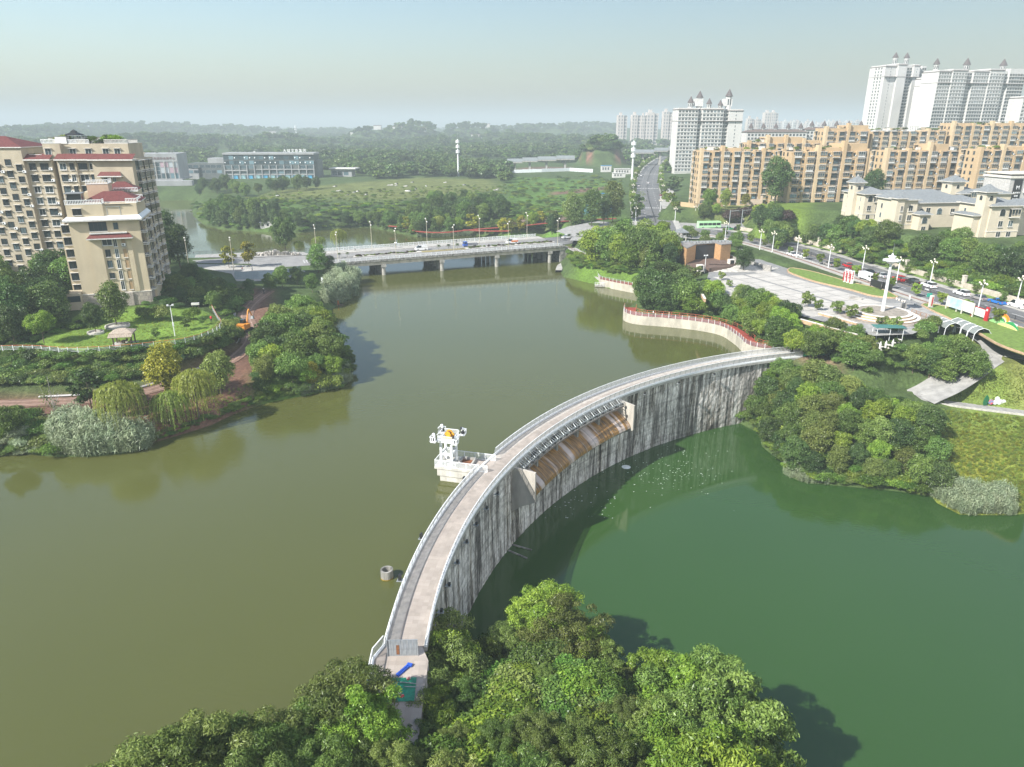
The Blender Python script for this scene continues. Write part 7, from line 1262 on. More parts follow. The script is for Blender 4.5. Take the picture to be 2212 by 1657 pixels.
# --- white towers
def cone_turret(root, x, y, z, r, h, name='turret'):
    b = MB(); b.cyl((x, y, z), r, h, 8, 0); b.cyl((x, y, z + h), r * 1.35, r * 2.4, 8, 1, 0.05); b.tube([(x, y, z + h + r * 2.3), (x, y, z + h + r * 3.2)], 0.08, 4); o = b.build(name, [wht, mat('brown_spire', (0.085, 0.065, 0.062), 0.7, 0.1)], root)
    b = MB()
    for k in range(8): a = k * math.pi / 4 + 0.39; b.box((x + r * 0.93 * math.cos(a), y + r * 0.93 * math.sin(a), z + h * 0.55), (0.12, r * 0.38, h * 0.5), a)
    b.build('turret_opening', gl, o); return o
def white_tower(label, x, y, z, rz, segs, d, floors, fh, turrets, bands=(), cap=280, side=None):
    t = thing('tower_block', label, 'building', (x, y, z), R(rz), 'white towers'); b = MB(); rest = MB(); cnt = 0; H_ = floors * fh; x0 = 0; todo = []
    for w, yo, kind, dz in segs:
        hh = H_ + dz; b.bx(x0, x0 + w, yo, d, -8, hh, 0)
        if kind != 'd': b.bx(x0 - 0.3, x0 + w + 0.3, yo - 0.5, d, hh, hh + 0.5, 1); b.bx(x0 + 0.2, x0 + w - 0.2, yo + 0.4, d - 1, hh + 0.5, hh + 1.6, 0)
        n = {'p': 1, 'w': max(2, round(w / 3.0)), 'd': max(1, round(w / 3)), 'o': 0}[kind]
        for f in range(floors):
            for i in range(n):
                s = x0 + w * (i + 0.5) / n; ww = 0.8 if kind == 'p' else min(2.1, w / n * 0.72)
                todo.append((f, s, yo, ww, kind))
            if kind in 'wd': b.bx(x0 + 0.1, x0 + w - 0.1, yo - (0.35 if kind == 'w' else 0.6), yo, f * fh + 0.05, f * fh + (0.65 if kind == 'w' else 0.3), 0 if kind == 'w' else 2)
        x0 += w
    for f in bands: b.bx(-0.15, x0 + 0.15, min(s[1] for s in segs) - 0.25, d, f * fh - 0.25, f * fh + 0.05, 1)
    b.build('wall', [wht, brown, hood], t); todo.sort(key=lambda q: -q[0])
    for k, (f, s, yo, ww, kind) in enumerate(todo):
        if k < cap: put(t, 'f', s, f * fh + 0.8, winmesh(round(ww, 1), 1.6, fr_w if kind != 'd' else fr_d, gl, False, False, 2), y=yo)
        else: rest.bx(s - ww / 2, s + ww / 2, yo - 0.06, yo + 0.02, f * fh + 0.8, f * fh + 2.4)
    if rest.v: tag(rest.build('lower_windows', gl, t), kind='stuff')
    for f in range(floors):
        for yy2 in ((side or ())): put(t, 'l', yy2, f * fh + 0.8, winmesh(1.2, 1.5, fr_d, gl, False, False, 1), y=0.0)
    for (tx_, ty_, r, h) in turrets: cone_turret(t, tx_, ty_, H_ + 0.8, r, h)
    return t
white_tower('white apartment tower with five dark conical spires behind the tan blocks', 141, 650, 13, 2, [(17, 0, 'w', 0), (4, 2.5, 'd', -1), (18, 0.5, 'w', 0), (5, 3, 'd', -2), (12, 1, 'p', -1)], 20, 17, 2.97, [(12, 8, 2.2, 5), (20, 10, 2.4, 9), (28, 8, 2.0, 4), (38, 9, 1.8, 3), (45, 9, 2.6, 10)], (14,), 290)
for tb, xs_ in ((bpy.data.objects['tower_block.001'] if 'tower_block.001' in bpy.data.objects else None, (19, 44)),):
    if tb:
        for x_ in xs_: b = MB(); b.box((x_, 10, 53.5 + 3), (7, 6, 6)); b.build('roof_house', wht, tb)
white_tower('tall white tower with twin spires, standing apart from the wide one', 362, 758, 13, 14, [(13, 0, 'p', 0), (10, -2, 'o', 1.5), (9, 1.5, 'd', 2), (7, -1, 'p', 1), (4, 2, 'd', 0), (5, 1, 'd', 1.5)], 22, 31, 2.95, [(16, 8, 2.2, 8), (29, 8, 2.2, 8)], (28,), 200, (5, 9, 13))
white_tower('narrow white tower wedged between the twin spired and the wide one', 396, 742, 13, 12, [(6, 0, 'o', 0), (9, 1, 'w', 0), (3, 2, 'd', 0)], 16, 27, 2.95, [], (25,), 110)
white_tower('wide white tower slab with three spires at the picture edge', 383, 700, 13, 14, [(14, 0, 'w', 0), (16, -1, 'w', 1), (8, 2, 'd', 0.5), (17, 0, 'w', 0.5), (16, -1, 'w', 2), (7, 2, 'd', 2), (18, 0, 'd', 4)], 20, 28, 2.97, [(3, 8, 2.2, 6), (36, 8, 2.6, 6), (77, 8, 2.6, 6)], (25,), 295)
white_tower('white tower with square windows cut by the picture edge', 424, 640, 13, 6, [(22, 0, 'w', 0), (10, 1, 'w', 0)], 16, 20, 2.97, [], (), 160)
# --- low white terraces with cone roofs
LT = thing('white_terrace', 'low white apartment terrace with a row of small conical turrets', 'building', (216, 700, 14), R(5)); b = MB(); b.bx(0, 58, 0, 12, 0, 31); b.bx(58, 122, 4, 14, 0, 33); b.build('wall', wht, LT); b = MB(); hip(b, 0, 58, 0, 12, 31.2, 2.4, 0.6); hip(b, 58.5, 122, 4, 14, 33.2, 2.4, 0.6); b.build('roof', brown, LT)
for f in range(3):
    for k in range(17): put(LT, 'f', 2.5 + k * 3.3, 29 - f * 3.1 - 1.2, winmesh(1.7, 1.7, fr_d, gl, False, False, 2))
    for k in range(18): put(LT, 'f', 61 + k * 3.4, 31 - f * 3.1 - 1.2, winmesh(1.7, 1.7, fr_d, gl, False, False, 2), y=4)
for k in range(10): cone_turret(LT, 6 + k * 12, 6 if k < 5 else 9, 32.2 + (2 if k > 4 else 0), 1.9, 2.6)
# --- distant towers and town
dgrey = mat('distant_wall', (0.52, 0.47, 0.43), 0.9, 0.05, 0.05); dband = mat('distant_glass', (0.17, 0.18, 0.19), 0.7, 0.1)
def far_tower(label, px, w_px, top, bot, dep, group, name='distant_tower', m=None, wn=True):
    p0 = D(px, bot, dep); p1 = D(px + w_px, top, dep); w = p1.x - D(px, top, dep).x; z0 = min(p0.z, 12); h = p1.z - z0; t = thing(name, label, 'building', (p0.x, dep, z0), R(5), group)
    b = MB(); b.bx(0, w * 0.62, 0, w * 0.7, 0, h); b.bx(w * 0.62, w, w * 0.12, w * 0.8, 0, h * 0.97); b.bx(w * 0.2, w * 0.45, w * 0.2, w * 0.5, h, h + 5); b.build('wall', m or dgrey, t)
    if wn:
        nf = int(h / 6.2)
        for c, (xa, xb, y0) in enumerate(((w * 0.08, w * 0.2, 0), (w * 0.36, w * 0.50, 0), (w * 0.68, w * 0.94, w * 0.12))):
            b = MB()
            for f in range(nf): b.bx(xa, xb, y0 - 0.12, y0 + 0.05, 3 + f * 6.2, 6.6 + f * 6.2)
            b.build('window_column', dband, t)
    return t
for i, (px, w, tp) in enumerate(((1333, 21, 249), (1363, 20, 248), (1383, 13, 250), (1395, 26, 243), (1430, 20, 241), (1447, 9, 252))): far_tower('distant beige tower left of the spired white tower, %s of the row' % ORD[i], px, w, tp, 293, 1500, 'distant beige towers')
for i, (px, w, tp) in enumerate(((1612, 16, 256), (1630, 12, 258), (1648, 20, 243), (1662, 16, 243))): far_tower('hazy distant tower behind the low white terrace, %s from the spired tower' % ORD[i], px, w, tp, 285, 1700, 'hazy towers')
k = 0
for i in range(46):
    px = 1612 + i * 6.2 + random.uniform(-3, 3); far_tower('small hazy block of the distant town on the horizon', px, random.uniform(5, 13), random.uniform(261, 268), 276, random.uniform(2000, 2900), 'distant town blocks', 'town_block', [dgrey, wht, mat('distant_pink', (0.5, 0.42, 0.38), 0.9, 0.03)][i % 3], True)
for i in range(26):
    px = random.uniform(520, 1050); tp = random.uniform(291, 300); p = D(px, tp + 3, random.uniform(1500, 2400)); w = random.uniform(9, 26); g = gz(p.x, p.y); b = MB(); b.bx(0, w, 0, 10, -2, 7); b.bx(-.5, w + .5, -.5, 10.5, 7, 7.6, 1); tag(b.build('far_house', [wht, redt], None, (p.x, p.y, g + 3), 0), 'tiny white house among the far hills', 'house', 'houses among the far hills')
# --- villas
def archwin(w, h, fr=None):
    k = ('arch', w, h)
    if k in WM: return WM[k]
    b = MB(); n = 8; pts = [(-w / 2, 0), (w / 2, 0)] + [(w / 2 * math.cos(math.pi * i / n), h - w / 2 + w / 2 * math.sin(math.pi * i / n)) for i in range(n + 1)]
    for sc, y, mi in ((1.22, -0.06, 0), (1.0, -0.12, 1)):
        v = [(x * sc, y, h * 0.45 + (z - h * 0.45) * (1 + (sc - 1) * 0.5)) for x, z in pts]; v2 = [(x, 0.05, z) for x, _, z in v]; m = len(v); b.add(v + v2, [tuple(range(m))] + [(i, i + m, (i + 1) % m + m, (i + 1) % m) for i in range(m)], mi)
    b.bx(-0.04, 0.04, -0.16, -0.1, 0.05, h - 0.1, 2); b.bx(-w / 2, w / 2, -0.16, -0.1, h * 0.55, h * 0.6, 2); WM[k] = b.mesh('arched_window', [stonew, gl, fr_d]); return WM[k]
def villa(label, x, y, z, rz, w, d, h, towers, wings, rows):
    t = thing('villa', label, 'villa', (x, y, z), R(rz), 'cream villas'); b = MB(); rf = MB(); b.bx(0, w, 0, d, -6, h); hip(rf, 0, w, 0, d, h + 0.25, 2.2, 0.8, 0, 1)
    for (x0, x1, y0, y1, hh) in wings: b.bx(x0, x1, y0, y1, -6, hh); hip(rf, x0, x1, y0, y1, hh + 0.25, min(2.0, (x1 - x0) * 0.25), 0.7, 0, 1)
    for (x0, x1, y0, y1, hh) in towers:
        b.bx(x0, x1, y0, y1, -6, hh); b.bx(x0 - 0.25, x1 + 0.25, y0 - 0.25, y1 + 0.25, hh - 0.7, hh - 0.35, 1); hip(rf, x0, x1, y0, y1, hh + 0.25, 2.3, 0.9, 0, 1); rf.ball(((x0 + x1) / 2, (y0 + y1) / 2, hh + 2.7), 0.28, 8, 1)
        put(t, 'f', (x0 + x1) / 2, hh - 2.4, archwin(1.1, 1.4), 'arched_window', y0); put(t, 'l', (y0 + y1) / 2, hh - 2.4, archwin(1.1, 1.4), 'arched_window', x0)
    b.bx(-0.12, w + 0.12, -0.12, d + .1, 2.6, 2.85, 1); b.build('wall', [cream, stonew], t); rf.build('roof', [slate, stonew], t)
    for s, zz2, k, yo in rows:
        if k == 'a': put(t, 'f', s, zz2, archwin(1.7, 2.1), 'arched_window', yo)
        elif k == 'b': put(t, 'f', s, zz2, balcony(3.2, 2.5, cream), 'balcony', yo)
        else: put(t, 'f', s, zz2, winmesh(1.5 if k == 'w' else 0.8, 1.8, stonew, gl, False, True, 2), y=yo)
    for f in range(3): put(t, 'l', 2.5, 1 + f * 3.2, winmesh(0.5, 1.5, stonew, gl, False, False, 1), y=0.0); put(t, 'l', d - 3, 1 + f * 3.2, winmesh(0.9, 1.6, stonew, gl, False, False, 1), y=0.0)
    return t
rw = [(2.2, 7.4, 'a', 0), (2.2, 4.1, 'w', 0), (2.2, 0.9, 'w', 0), (5.4, 7.3, 'b', 0), (5.6, 4.0, 'w', 0), (5.6, 0.9, 'w', 0)]
villa('cream villa with a small square tower, nearest the crossing', 132.5, 277, 17.2, 8, 9.5, 14, 10.0, [(-1.5, 2.0, 5, 9, 13.8)], [(9.5, 40, 6, 15, 8.5)], rw + [(12 + k * 4.4, 6.0, 'a' if k % 2 else 'w', 6) for k in range(6)])
villa('long cream villa with a round corner bay in front of the first', 132.0, 251, 16.8, 8, 7.0, 12, 10.8, [], [(-1.6, 1.2, -1.2, 2.2, 11.4), (7, 34, 3, 13, 9.4), (6.0, 10, -3.5, 1, 6.2)], [(0.4, 7.2, 's', -1.2), (0.4, 4.2, 's', -1.2), (0.4, 1.2, 's', -1.2), (4.6, 7.2, 'w', 0), (4.6, 4.0, 'w', 0), (8.0, 3.4, 'a', -3.5), (8.0, 0.5, 'w', -3.5), (11, 5.4, 'a', 3), (13.6, 6.0, 'w', 3), (18, 5.6, 'a', 3), (23, 5.6, 'w', 3), (28, 5.6, 'a', 3)])
villa('cream villa with a tall square corner tower at the picture edge', 151.5, 232, 17.0, 8, 11.0, 14, 10.6, [(-2.2, 1.4, 0.6, 4.6, 14.8)], [(11, 32, 3, 14, 9.8), (-4.5, -1.8, 1.5, 10, 7.5)], [(4.2, 7.6, 'a', 0), (4.2, 4.2, 'w', 0), (4.2, 1.0, 'w', 0), (8.2, 7.2, 'b', 0), (7.8, 4.2, 'w', 0), (7.8, 1.0, 'w', 0), (13, 6.4, 'w', 3), (16, 6.4, 'a', 3), (13, 3, 'w', 3), (17, 3, 'w', 3)])
villa('cream villa tower rising behind the long villa roofs', 176, 290, 17.2, 8, 10, 12, 9.0, [(-3, 2.5, 2, 7.5, 13.4)], [(10, 24, 2, 12, 8.6)], rw)
# --- building with the black vertical sign
SB = thing('sign_building', 'grey corner building carrying a tall black vertical sign', 'building', (201, 300, 16), R(8)); b = MB(); b.bx(0, 22, 0, 14, 0, 15.5); b.bx(-0.5, 22.5, -0.5, 14.5, 15.5, 16.4, 1); b.bx(-0.4, 22.4, -0.4, 14.4, 17.0, 17.4, 1); b.build('wall', [mat('grey_stone_cladding', (0.45, 0.44, 0.42), 0.85, 0.12, 1.2), stonew], SB)
MB().box((0, 0, 0), (3.6, 0.2, 11)).build('sign_panel', mat('black_sign', (0.012, 0.012, 0.013), 0.4, 0), SB, (3.6, -0.2, 9.6))
letters(SB, '临致城市', 2.15, -0.35, 9.6, 0.72, lett); letters(SB, '茶府', 2.75, -0.35, 8.3, 0.85, lett); letters(SB, '请上二楼', 2.3, -0.35, 7.2, 0.55, lett); letters(SB, 'M', 2.9, -0.35, 11.2, 2.1, lett, each=False)
b = MB(); b.tube([(6.5, -0.6, 10), (6.5, -0.6, 16.8), (10, -0.6, 17.6)], 0.35, 8); b.build('duct', white, SB)
for f in range(4): put(SB, 'f', 10 + (f % 2) * 5, 2 + f * 3.4, winmesh(2.4, 1.8, fr_d, glb, False, True, 3))
# ------------------------------------------------------------------ vehicles, lamps, signs, people and small works
tyre = mat('tyre', (0.02, 0.02, 0.02), 0.9, 0); rimm = mat('wheel_rim', (0.4, 0.4, 0.41), 0.4, 0, metal=0.6); cgl = glass('car_glass', (0.015, 0.02, 0.022), 0.05); lampr = mat('tail_lamp', (0.35, 0.01, 0.01), 0.3, 0); lampf = mat('head_lamp', (0.75, 0.75, 0.72), 0.2, 0)
CP = {}
def paintm(c): return mat('car_paint_%02d%02d%02d' % tuple(int(v * 99) for v in c), c, 0.25, 0.0, spec=0.6)
PROF = {'sedan': (4.6, 1.8, [(-2.3, .45), (-2.28, .8), (-1.5, .92), (1.45, .92), (2.2, .82), (2.3, .5)], [(-1.75, .92), (-1.0, 1.42), (.35, 1.45), (1.25, .92)]), 'suv': (4.6, 1.86, [(-2.3, .5), (-2.28, 1.0), (1.3, 1.05), (2.15, .95), (2.3, .55)], [(-2.2, 1.0), (-1.9, 1.62), (.3, 1.68), (1.2, 1.04)]), 'van': (4.9, 1.8, [(-2.45, .45), (-2.43, 1.1), (1.7, 1.1), (2.35, .9), (2.45, .5)], [(-2.43, 1.1), (-2.35, 1.95), (1.0, 1.95), (1.85, 1.08)])}
def car_meshes(kind):
    if kind in CP: return CP[kind]
    L_, w, lo, hi = PROF[kind]; b = MB(); g = MB()
    def loft(bb, prof, w0, w1, mi=0):
        n = len(prof); zs = [z for _, z in prof]; zmax = max(zs); zmin = min(zs)
        ww = [w0 + (w1 - w0) * (z - zmin) / (zmax - zmin + 1e-6) for z in zs]; v = [(x, -q / 2, z) for (x, z), q in zip(prof, ww)] + [(x, q / 2, z) for (x, z), q in zip(prof, ww)]
        bb.add(v, [tuple(range(n))[::-1], tuple(range(n, 2 * n))] + [(i, (i + 1) % n, n + (i + 1) % n, n + i) for i in range(n)], mi)
    loft(b, [(lo[0][0], .28)] + lo + [(lo[-1][0], .28)], w, w * 0.97); loft(g, hi, w * 0.93, w * 0.74)
    rf = MB(); x0, x1 = hi[1][0], hi[2][0]; z = max(hi[1][1], hi[2][1]); rf.bx(x0 + 0.05, x1 - 0.05, -w * 0.36, w * 0.36, z - 0.02, z + 0.035)
    for s in (-1, 1):
        for x in (-0.35, ): rf.box((x, s * w * 0.42, (z + .95) / 2), (0.1, 0.1, z - 0.95))
    if kind == 'van': rf.bx(-2.38, 0.1, -w * 0.452, w * 0.452, 1.1, 1.9)
    wh = MB(); wh.cyl((0, -0.11, 0), 0.33, 0.22, 14, 0, axis='Y'); wh.cyl((0, -0.12, 0), 0.2, 0.24, 10, 1, axis='Y')
    CP[kind] = (b.mesh('body', white), g.mesh('windows', cgl), rf.mesh('roof', white), wh.mesh('wheel', [tyre, rimm]), MB().box((0, 0, 0), (0.08, 0.36, 0.16)).mesh('headlight', lampf), MB().box((0, 0, 0), (0.08, 0.34, 0.18)).mesh('tail_light', lampr)); return CP[kind]
def car(kind, p, rz, col, label, group='cars', name='car'):
    me = car_meshes(kind); L_, w, lo, hi = PROF[kind]; t = thing(name, label, 'van' if kind == 'van' else 'car', p, rz, group); pm = paintm(col)
    for m, nm in ((me[0], 'body'), (me[2], 'roof')):
        o = obj(nm, m, t); o.material_slots[0].link = 'OBJECT'; o.material_slots[0].material = pm
    obj('windows', me[1], t)
    for sx in (-1, 1):
        for sy in (-1, 1): obj('wheel', me[3], t, (sx * L_ * 0.3, sy * (w / 2 - 0.08), 0.33))
        obj('headlight', me[4], t, (L_ / 2 - 0.03, sx * w * 0.36, 0.68)); obj('tail_light', me[5], t, (-L_ / 2 + 0.03, sx * w * 0.36, 0.75))
    return t
WH = (0.78, 0.79, 0.79); BK = (0.015, 0.016, 0.018); RD = (0.50, 0.015, 0.02); BL = (0.02, 0.16, 0.50); GY = (0.27, 0.26, 0.25); SV = (0.5, 0.51, 0.52)
avr = lambda p: math.atan2(*[(lambda d: (d.y, d.x))((L_AVE[min(range(len(L_AVE) - 1), key=lambda i: (L_AVE[i] - p).length) + 1] - L_AVE[min(range(len(L_AVE) - 1), key=lambda i: (L_AVE[i] - p).length)]))][0])
for px, py, k, c, nm in [(1709.5, 552.5, 'sedan', WH, 'white car on the avenue nearest the crossing'), (1733, 557, 'sedan', WH, 'white car on the avenue, second from the crossing'), (1831, 577.5, 'sedan', RD, 'bright red car behind the street trees on the avenue'), (1844.6, 584, 'sedan', (0.16, 0.012, 0.02), 'dark red car behind the bright red one'), (1790, 574, 'sedan', GY, 'dark grey car beside the clipped round shrub'), (1876, 592, 'sedan', BK, 'black car half hidden behind street trees'), (1903.4, 598.7, 'sedan', SV, 'silver car in front of the black one on the avenue'), (1941, 607, 'suv', RD, 'red hatchback car parked by the slope wall'), (1968.5, 613, 'suv', BK, 'black off road car on the avenue'), (2004.8, 620.5, 'suv', WH, 'white off road car behind the black one'), (2076, 637.5, 'suv', WH, 'white off road car beside the grey saloon'), (2113.7, 647.5, 'sedan', GY, 'grey saloon car on the avenue'), (2152.5, 655.8, 'sedan', BL, 'blue saloon car on the avenue'), (2196, 664.5, 'van', WH, 'white van at the picture edge of the avenue')]:
    p = G(px, py, 8.03); car(k, p, avr(p) + math.pi, c, nm, 'cars on the avenue')
nd = lambda p: (lambda i: math.atan2((L_NORTH[i + 1] - L_NORTH[i]).y, (L_NORTH[i + 1] - L_NORTH[i]).x))(min(range(len(L_NORTH) - 1), key=lambda i: (L_NORTH[i] - p).length))
for px, py, c, nm in [(1393, 366, WH, 'white car farthest up the north avenue'), (1384, 382, WH, 'white car on the lake side lane of the north avenue'), (1399, 396.5, WH, 'white car coming down beside the north avenue fence'), (1379, 401.8, SV, 'silver car climbing the north avenue'), (1391, 429, WH, 'white car lowest on the north avenue')]:
    p = G(px, py, 11); p.z = min(L_NORTH, key=lambda q: (q - p).length).z + 0.04; car('sedan', p, nd(p), c, nm, 'cars on the north avenue')
flatroad('car_park', [p + Vector((0, 0, 0.15)) for p in W([(1425, 406), (1450, 404), (1470, 448), (1432, 452), (1425, 440)], 11.5)], pave)
for px, py, c, nm, k in [(1438, 412.6, WH, 'white car parked below the tan retaining wall', 'sedan'), (1433, 423.6, (0.2, 0.01, 0.03), 'dark red car parked beside the avenue trees', 'sedan'), (1437, 430, BK, 'black car parked beside the dark red one', 'suv'), (1462, 444.5, WH, 'white car at the entrance of the parking area', 'sedan')]: car(k, G(px, py, 11.65), 0.15, c, nm, 'parked cars')
bp_ = lambda x, y: BP(x, y, 0.06)
car('van', bp_(21, 14.4), BZ + math.pi, WH, 'white van crossing the bridge', 'bridge traffic'); t = car('van', bp_(59, 14.6), BZ + math.pi, WH, 'white van with colourful advert stripes near the far bridge end', 'bridge traffic'); MB().bx(-2.3, 0.6, -0.92, 0.92, 0.75, 1.35).build('advert_stripe', mat('advert', (0.75, 0.4, 0.05), 0.4, col2=(0.55, 0.03, 0.04), scale=1.2), t)
car('sedan', BP(84, 15, 0.5), BZ, WH, 'white car half hidden behind the cycads at the bridge end', 'bridge traffic'); p = G(1572, 497, 8.0); t = car('sedan', p, 0.3, (0.02, 0.32, 0.12), 'green and dark taxi at the crossing', 'crossing traffic'); car('suv', G(1596, 498, 8.0), 0.2, BK, 'black car following the taxi at the crossing', 'crossing traffic')
def truck(p, rz, label, cabc, boxc, boxh):
    t = thing('truck', label, 'truck', p, rz); b = MB(); b.bx(1.4, 3.0, -0.95, 0.95, 0.45, 1.3); b.bx(1.45, 2.85, -0.9, 0.9, 1.3, 2.15); b.build('cab', paintm(cabc), t); b = MB(); b.bx(2.8, 2.92, -0.8, 0.8, 1.35, 2.0); b.bx(1.8, 2.6, -0.93, 0.93, 1.4, 2.0); b.build('windows', cgl, t)
    b = MB(); b.bx(-3.0, 1.3, -1.0, 1.0, 0.7, 0.85); b.bx(-3.0, 1.3, -1.0, -0.94, 0.85, 0.85 + boxh); b.bx(-3.0, 1.3, 0.94, 1.0, 0.85, 0.85 + boxh); b.bx(-3.0, -2.94, -1, 1, 0.85, 0.85 + boxh); b.bx(1.24, 1.3, -1, 1, .85, .85 + boxh)
    if boxh > 1: b.bx(-3.0, 1.3, -1, 1, 0.84 + boxh, 0.9 + boxh)
    b.build('load_box', paintm(boxc), t); me = car_meshes('suv')[3]; [obj('wheel', me, t, (x, y, 0.36)) for x in (-2, 2.1) for y in (-0.85, 0.85)]
truck(bp_(41, 14.3), BZ + math.pi, 'blue open backed truck on the bridge', (0.03, 0.10, 0.42), (0.22, 0.22, 0.24), 0.5); p = G(1871, 606, 8.03); truck(p, avr(p), 'white box truck behind the signs on the avenue', WH, WH, 1.5)
def bus(p, rz, label, c=(0.42, 0.72, 0.40)):
    t = thing('bus', label, 'bus', p, rz, 'buses'); b = MB(); b.bx(-5.2, 5.2, -1.25, 1.25, 0.4, 1.35); b.bx(-5.2, 5.2, -1.25, 1.25, 2.45, 3.0); b.bx(-5.0, 5.0, -1.1, 1.1, 3.0, 3.12); [b.bx(x - .08, x + .08, -1.24, 1.24, 1.35, 2.45) for x in (-5.1, -3, -1, 1, 3, 5.1)]; b.build('body', paintm(c), t); b = MB(); b.bx(-5.12, 5.12, -1.2, 1.2, 1.36, 2.44); b.build('windows', cgl, t)
    me = car_meshes('suv')[3]; [obj('wheel', me, t, (x, y, 0.4), 0, (1.3, 1.3, 1.3)) for x in (-3.2, 3.2) for y in (-1.15, 1.15)]
bus(G(1530, 493, 8.0), 0.15, 'pale green bus passing the crossing'); bus(G(1300, 514, 7.9), 0.35, 'pale green bus waiting at the bridge end')
# lamps with clusters of globes
def globe_lamp(p, h, label, group, rz=0.0):
    t = thing('street_lamp', label, 'street lamp', p, rz, group)
    if 'gl_pole' not in WM or WM['gl_pole'][0] != h: WM['gl_pole'] = (h, MB().tube([(0, 0, 0), (0, 0, h)], 0.16, 8, 0, 0.10).mesh('pole', white))
    obj('pole', WM['gl_pole'][1], t)
    if 'gl_arm' not in WM:
        b = MB(); g = MB()
        for k in range(7): a = k * 2 * math.pi / 7; r = 0.85; z = 0.35 if k % 2 else 0.0; b.tube([(0, 0, -0.3), (math.cos(a) * r * .6, math.sin(a) * r * .6, z - 0.25), (math.cos(a) * r, math.sin(a) * r, z)], 0.04, 4)
        b.tube([(0, 0, -0.4), (0, 0, 0.9)], 0.06, 5); WM['gl_arm'] = b.mesh('arm', dark); WM['gl_ball'] = MB().ball((0, 0, 0), 0.23, 8).mesh('globe', mat('lamp_globe', (0.82, 0.76, 0.62), 0.4, 0), True)
    obj('arm', WM['gl_arm'], t, (0, 0, h))
    for k in range(7): a = k * 2 * math.pi / 7; obj('globe', WM['gl_ball'], t, (math.cos(a) * .85, math.sin(a) * .85, h + (0.55 if k % 2 else 0.2)))
    obj('globe', WM['gl_ball'], t, (0, 0, h + 1.1)); return t
for i, (px, py) in enumerate([(1667, 545), (1719, 557), (1862, 582), (2007, 616), (2194, 659)]): globe_lamp(G(px, py, 8.15), 6.4, 'white post with globe lights on the slope side of the avenue, %s from the crossing' % ORD[i], 'avenue lamps')
for i, (px, py) in enumerate([(1640, 540), (1788, 579), (1935, 611), (2111, 670)]): globe_lamp(G(px, py, 8.15), 6.4, 'white post with globe lights on the square side of the avenue, %s from the crossing' % ORD[i], 'avenue lamps')
for i, (px, py) in enumerate([(1565, 520), (1500, 478), (1458, 470), (1425, 462)]): globe_lamp(G(px, py, 8.1), 6.4, 'white post with globe lights at the crossing, %s from the avenue' % ORD[i], 'crossing lamps')
for sd, nm in ((9.2, 'lake side'), (-9.2, 'apartment side')):
    c = offs(L_NORTH, sd); k = 0
    for i in range(6, len(c) - 2, 4): globe_lamp(c[i] + Vector((0, 0, 0.1)), 5.6, 'globe lamp post on the %s of the north avenue, %s from the crossing' % (nm, ORD[k]), 'north avenue lamps'); k += 1
def post_lamp(p, h, label, n=2):
    t = thing('lamp_post', label, 'lamp post', p, 0.4); MB().tube([(0, 0, 0), (0, 0, h)], 0.09, 8, 0, 0.07).build('pole', white, t); b = MB(); b.tube([(-0.55, 0, h - .1), (0.55, 0, h - .1)], 0.05, 5); b.build('crossbar', white, t)
    for s in (-1, 1): MB().box((s * 0.5, 0, h + 0.05), (0.4, 0.3, 0.3)).build('lamp_head', white, t)
    return t
t = post_lamp(PT(378, 726, 9), 6.8, 'white lamp post with camera heads on the lawn'); MB().box((0, -0.12, 2.6), (0.35, 0.25, 0.7)).build('junction_box', white, t)
post_lamp(G(1521, 590, 8), 5.5, 'twin floodlight post in front of the stage screen'); post_lamp(G(1595, 572, 8.2), 5, 'thin lamp post beside the stage steps')
for i, (px, py, h) in enumerate([(1506, 477, 8), (1573, 500, 9), (1600, 492, 8)]):
    t = thing('traffic_mast', 'grey traffic signal mast at the crossing, %s from the north avenue' % ORD[i], 'traffic light', G(px, py, 8), 0, 'traffic masts'); MB().tube([(0, 0, 0), (0, 0, h)], 0.2, 8).build('pole', steel, t); MB().tube([(0, 0, h - .4), (4.5, 1.0, h - 0.2)], 0.12, 6).build('arm', steel, t); MB().box((4.2, 0.9, h - .5), (0.4, 0.3, 1.0)).build('signal_head', dark, t)
# lawn pavilion with table and stools, lawn fence
gp = PT(270, 745, 9); gp.z = 9.0; gv = thing('garden_pavilion', 'thatched open pavilion standing on the lawn', 'pavilion', gp, R(12)); MB().box((0, 0, 0.06), (4.6, 3.4, 0.14)).build('floor', pave, gv)
for sx in (-1, 1):
    for sy in (-1, 1): MB().box((sx * 1.75, sy * 1.15, 1.35), (0.22, 0.22, 2.5)).build('post', mat('dark_timber', (0.07, 0.045, 0.03), 0.8, 0.15), gv)
th = mat('thatch', (0.36, 0.30, 0.24), 0.95, 0.25, 2.5, stretch=(1, 6, 1), bump=0.5); b = MB(); hip(b, -1.8, 1.8, -1.25, 1.25, 2.75, 0.75, 0.45); b.build('thatched_roof', th, gv)
for k in range(14): MB().box((-2.1 + k * 0.323, -0.85, 3.02), (0.28, 1.6, 0.08)).build('thatch_bundle', th, gv).rotation_euler = (R(22), 0, 0)
tb = thing('garden_table', 'round wooden table under the lawn pavilion', 'table', gp + Vector((0, 0, 0.13)), 0); wd = mat('table_wood', (0.20, 0.13, 0.09), 0.7, 0.15); MB().lathe((0, 0, 0), [(0.3, 0), (0.14, 0.1), (0.14, 0.6), (0.6, 0.65), (0.6, 0.72), (0.01, 0.72)], 14).build('table_top', wd, tb)
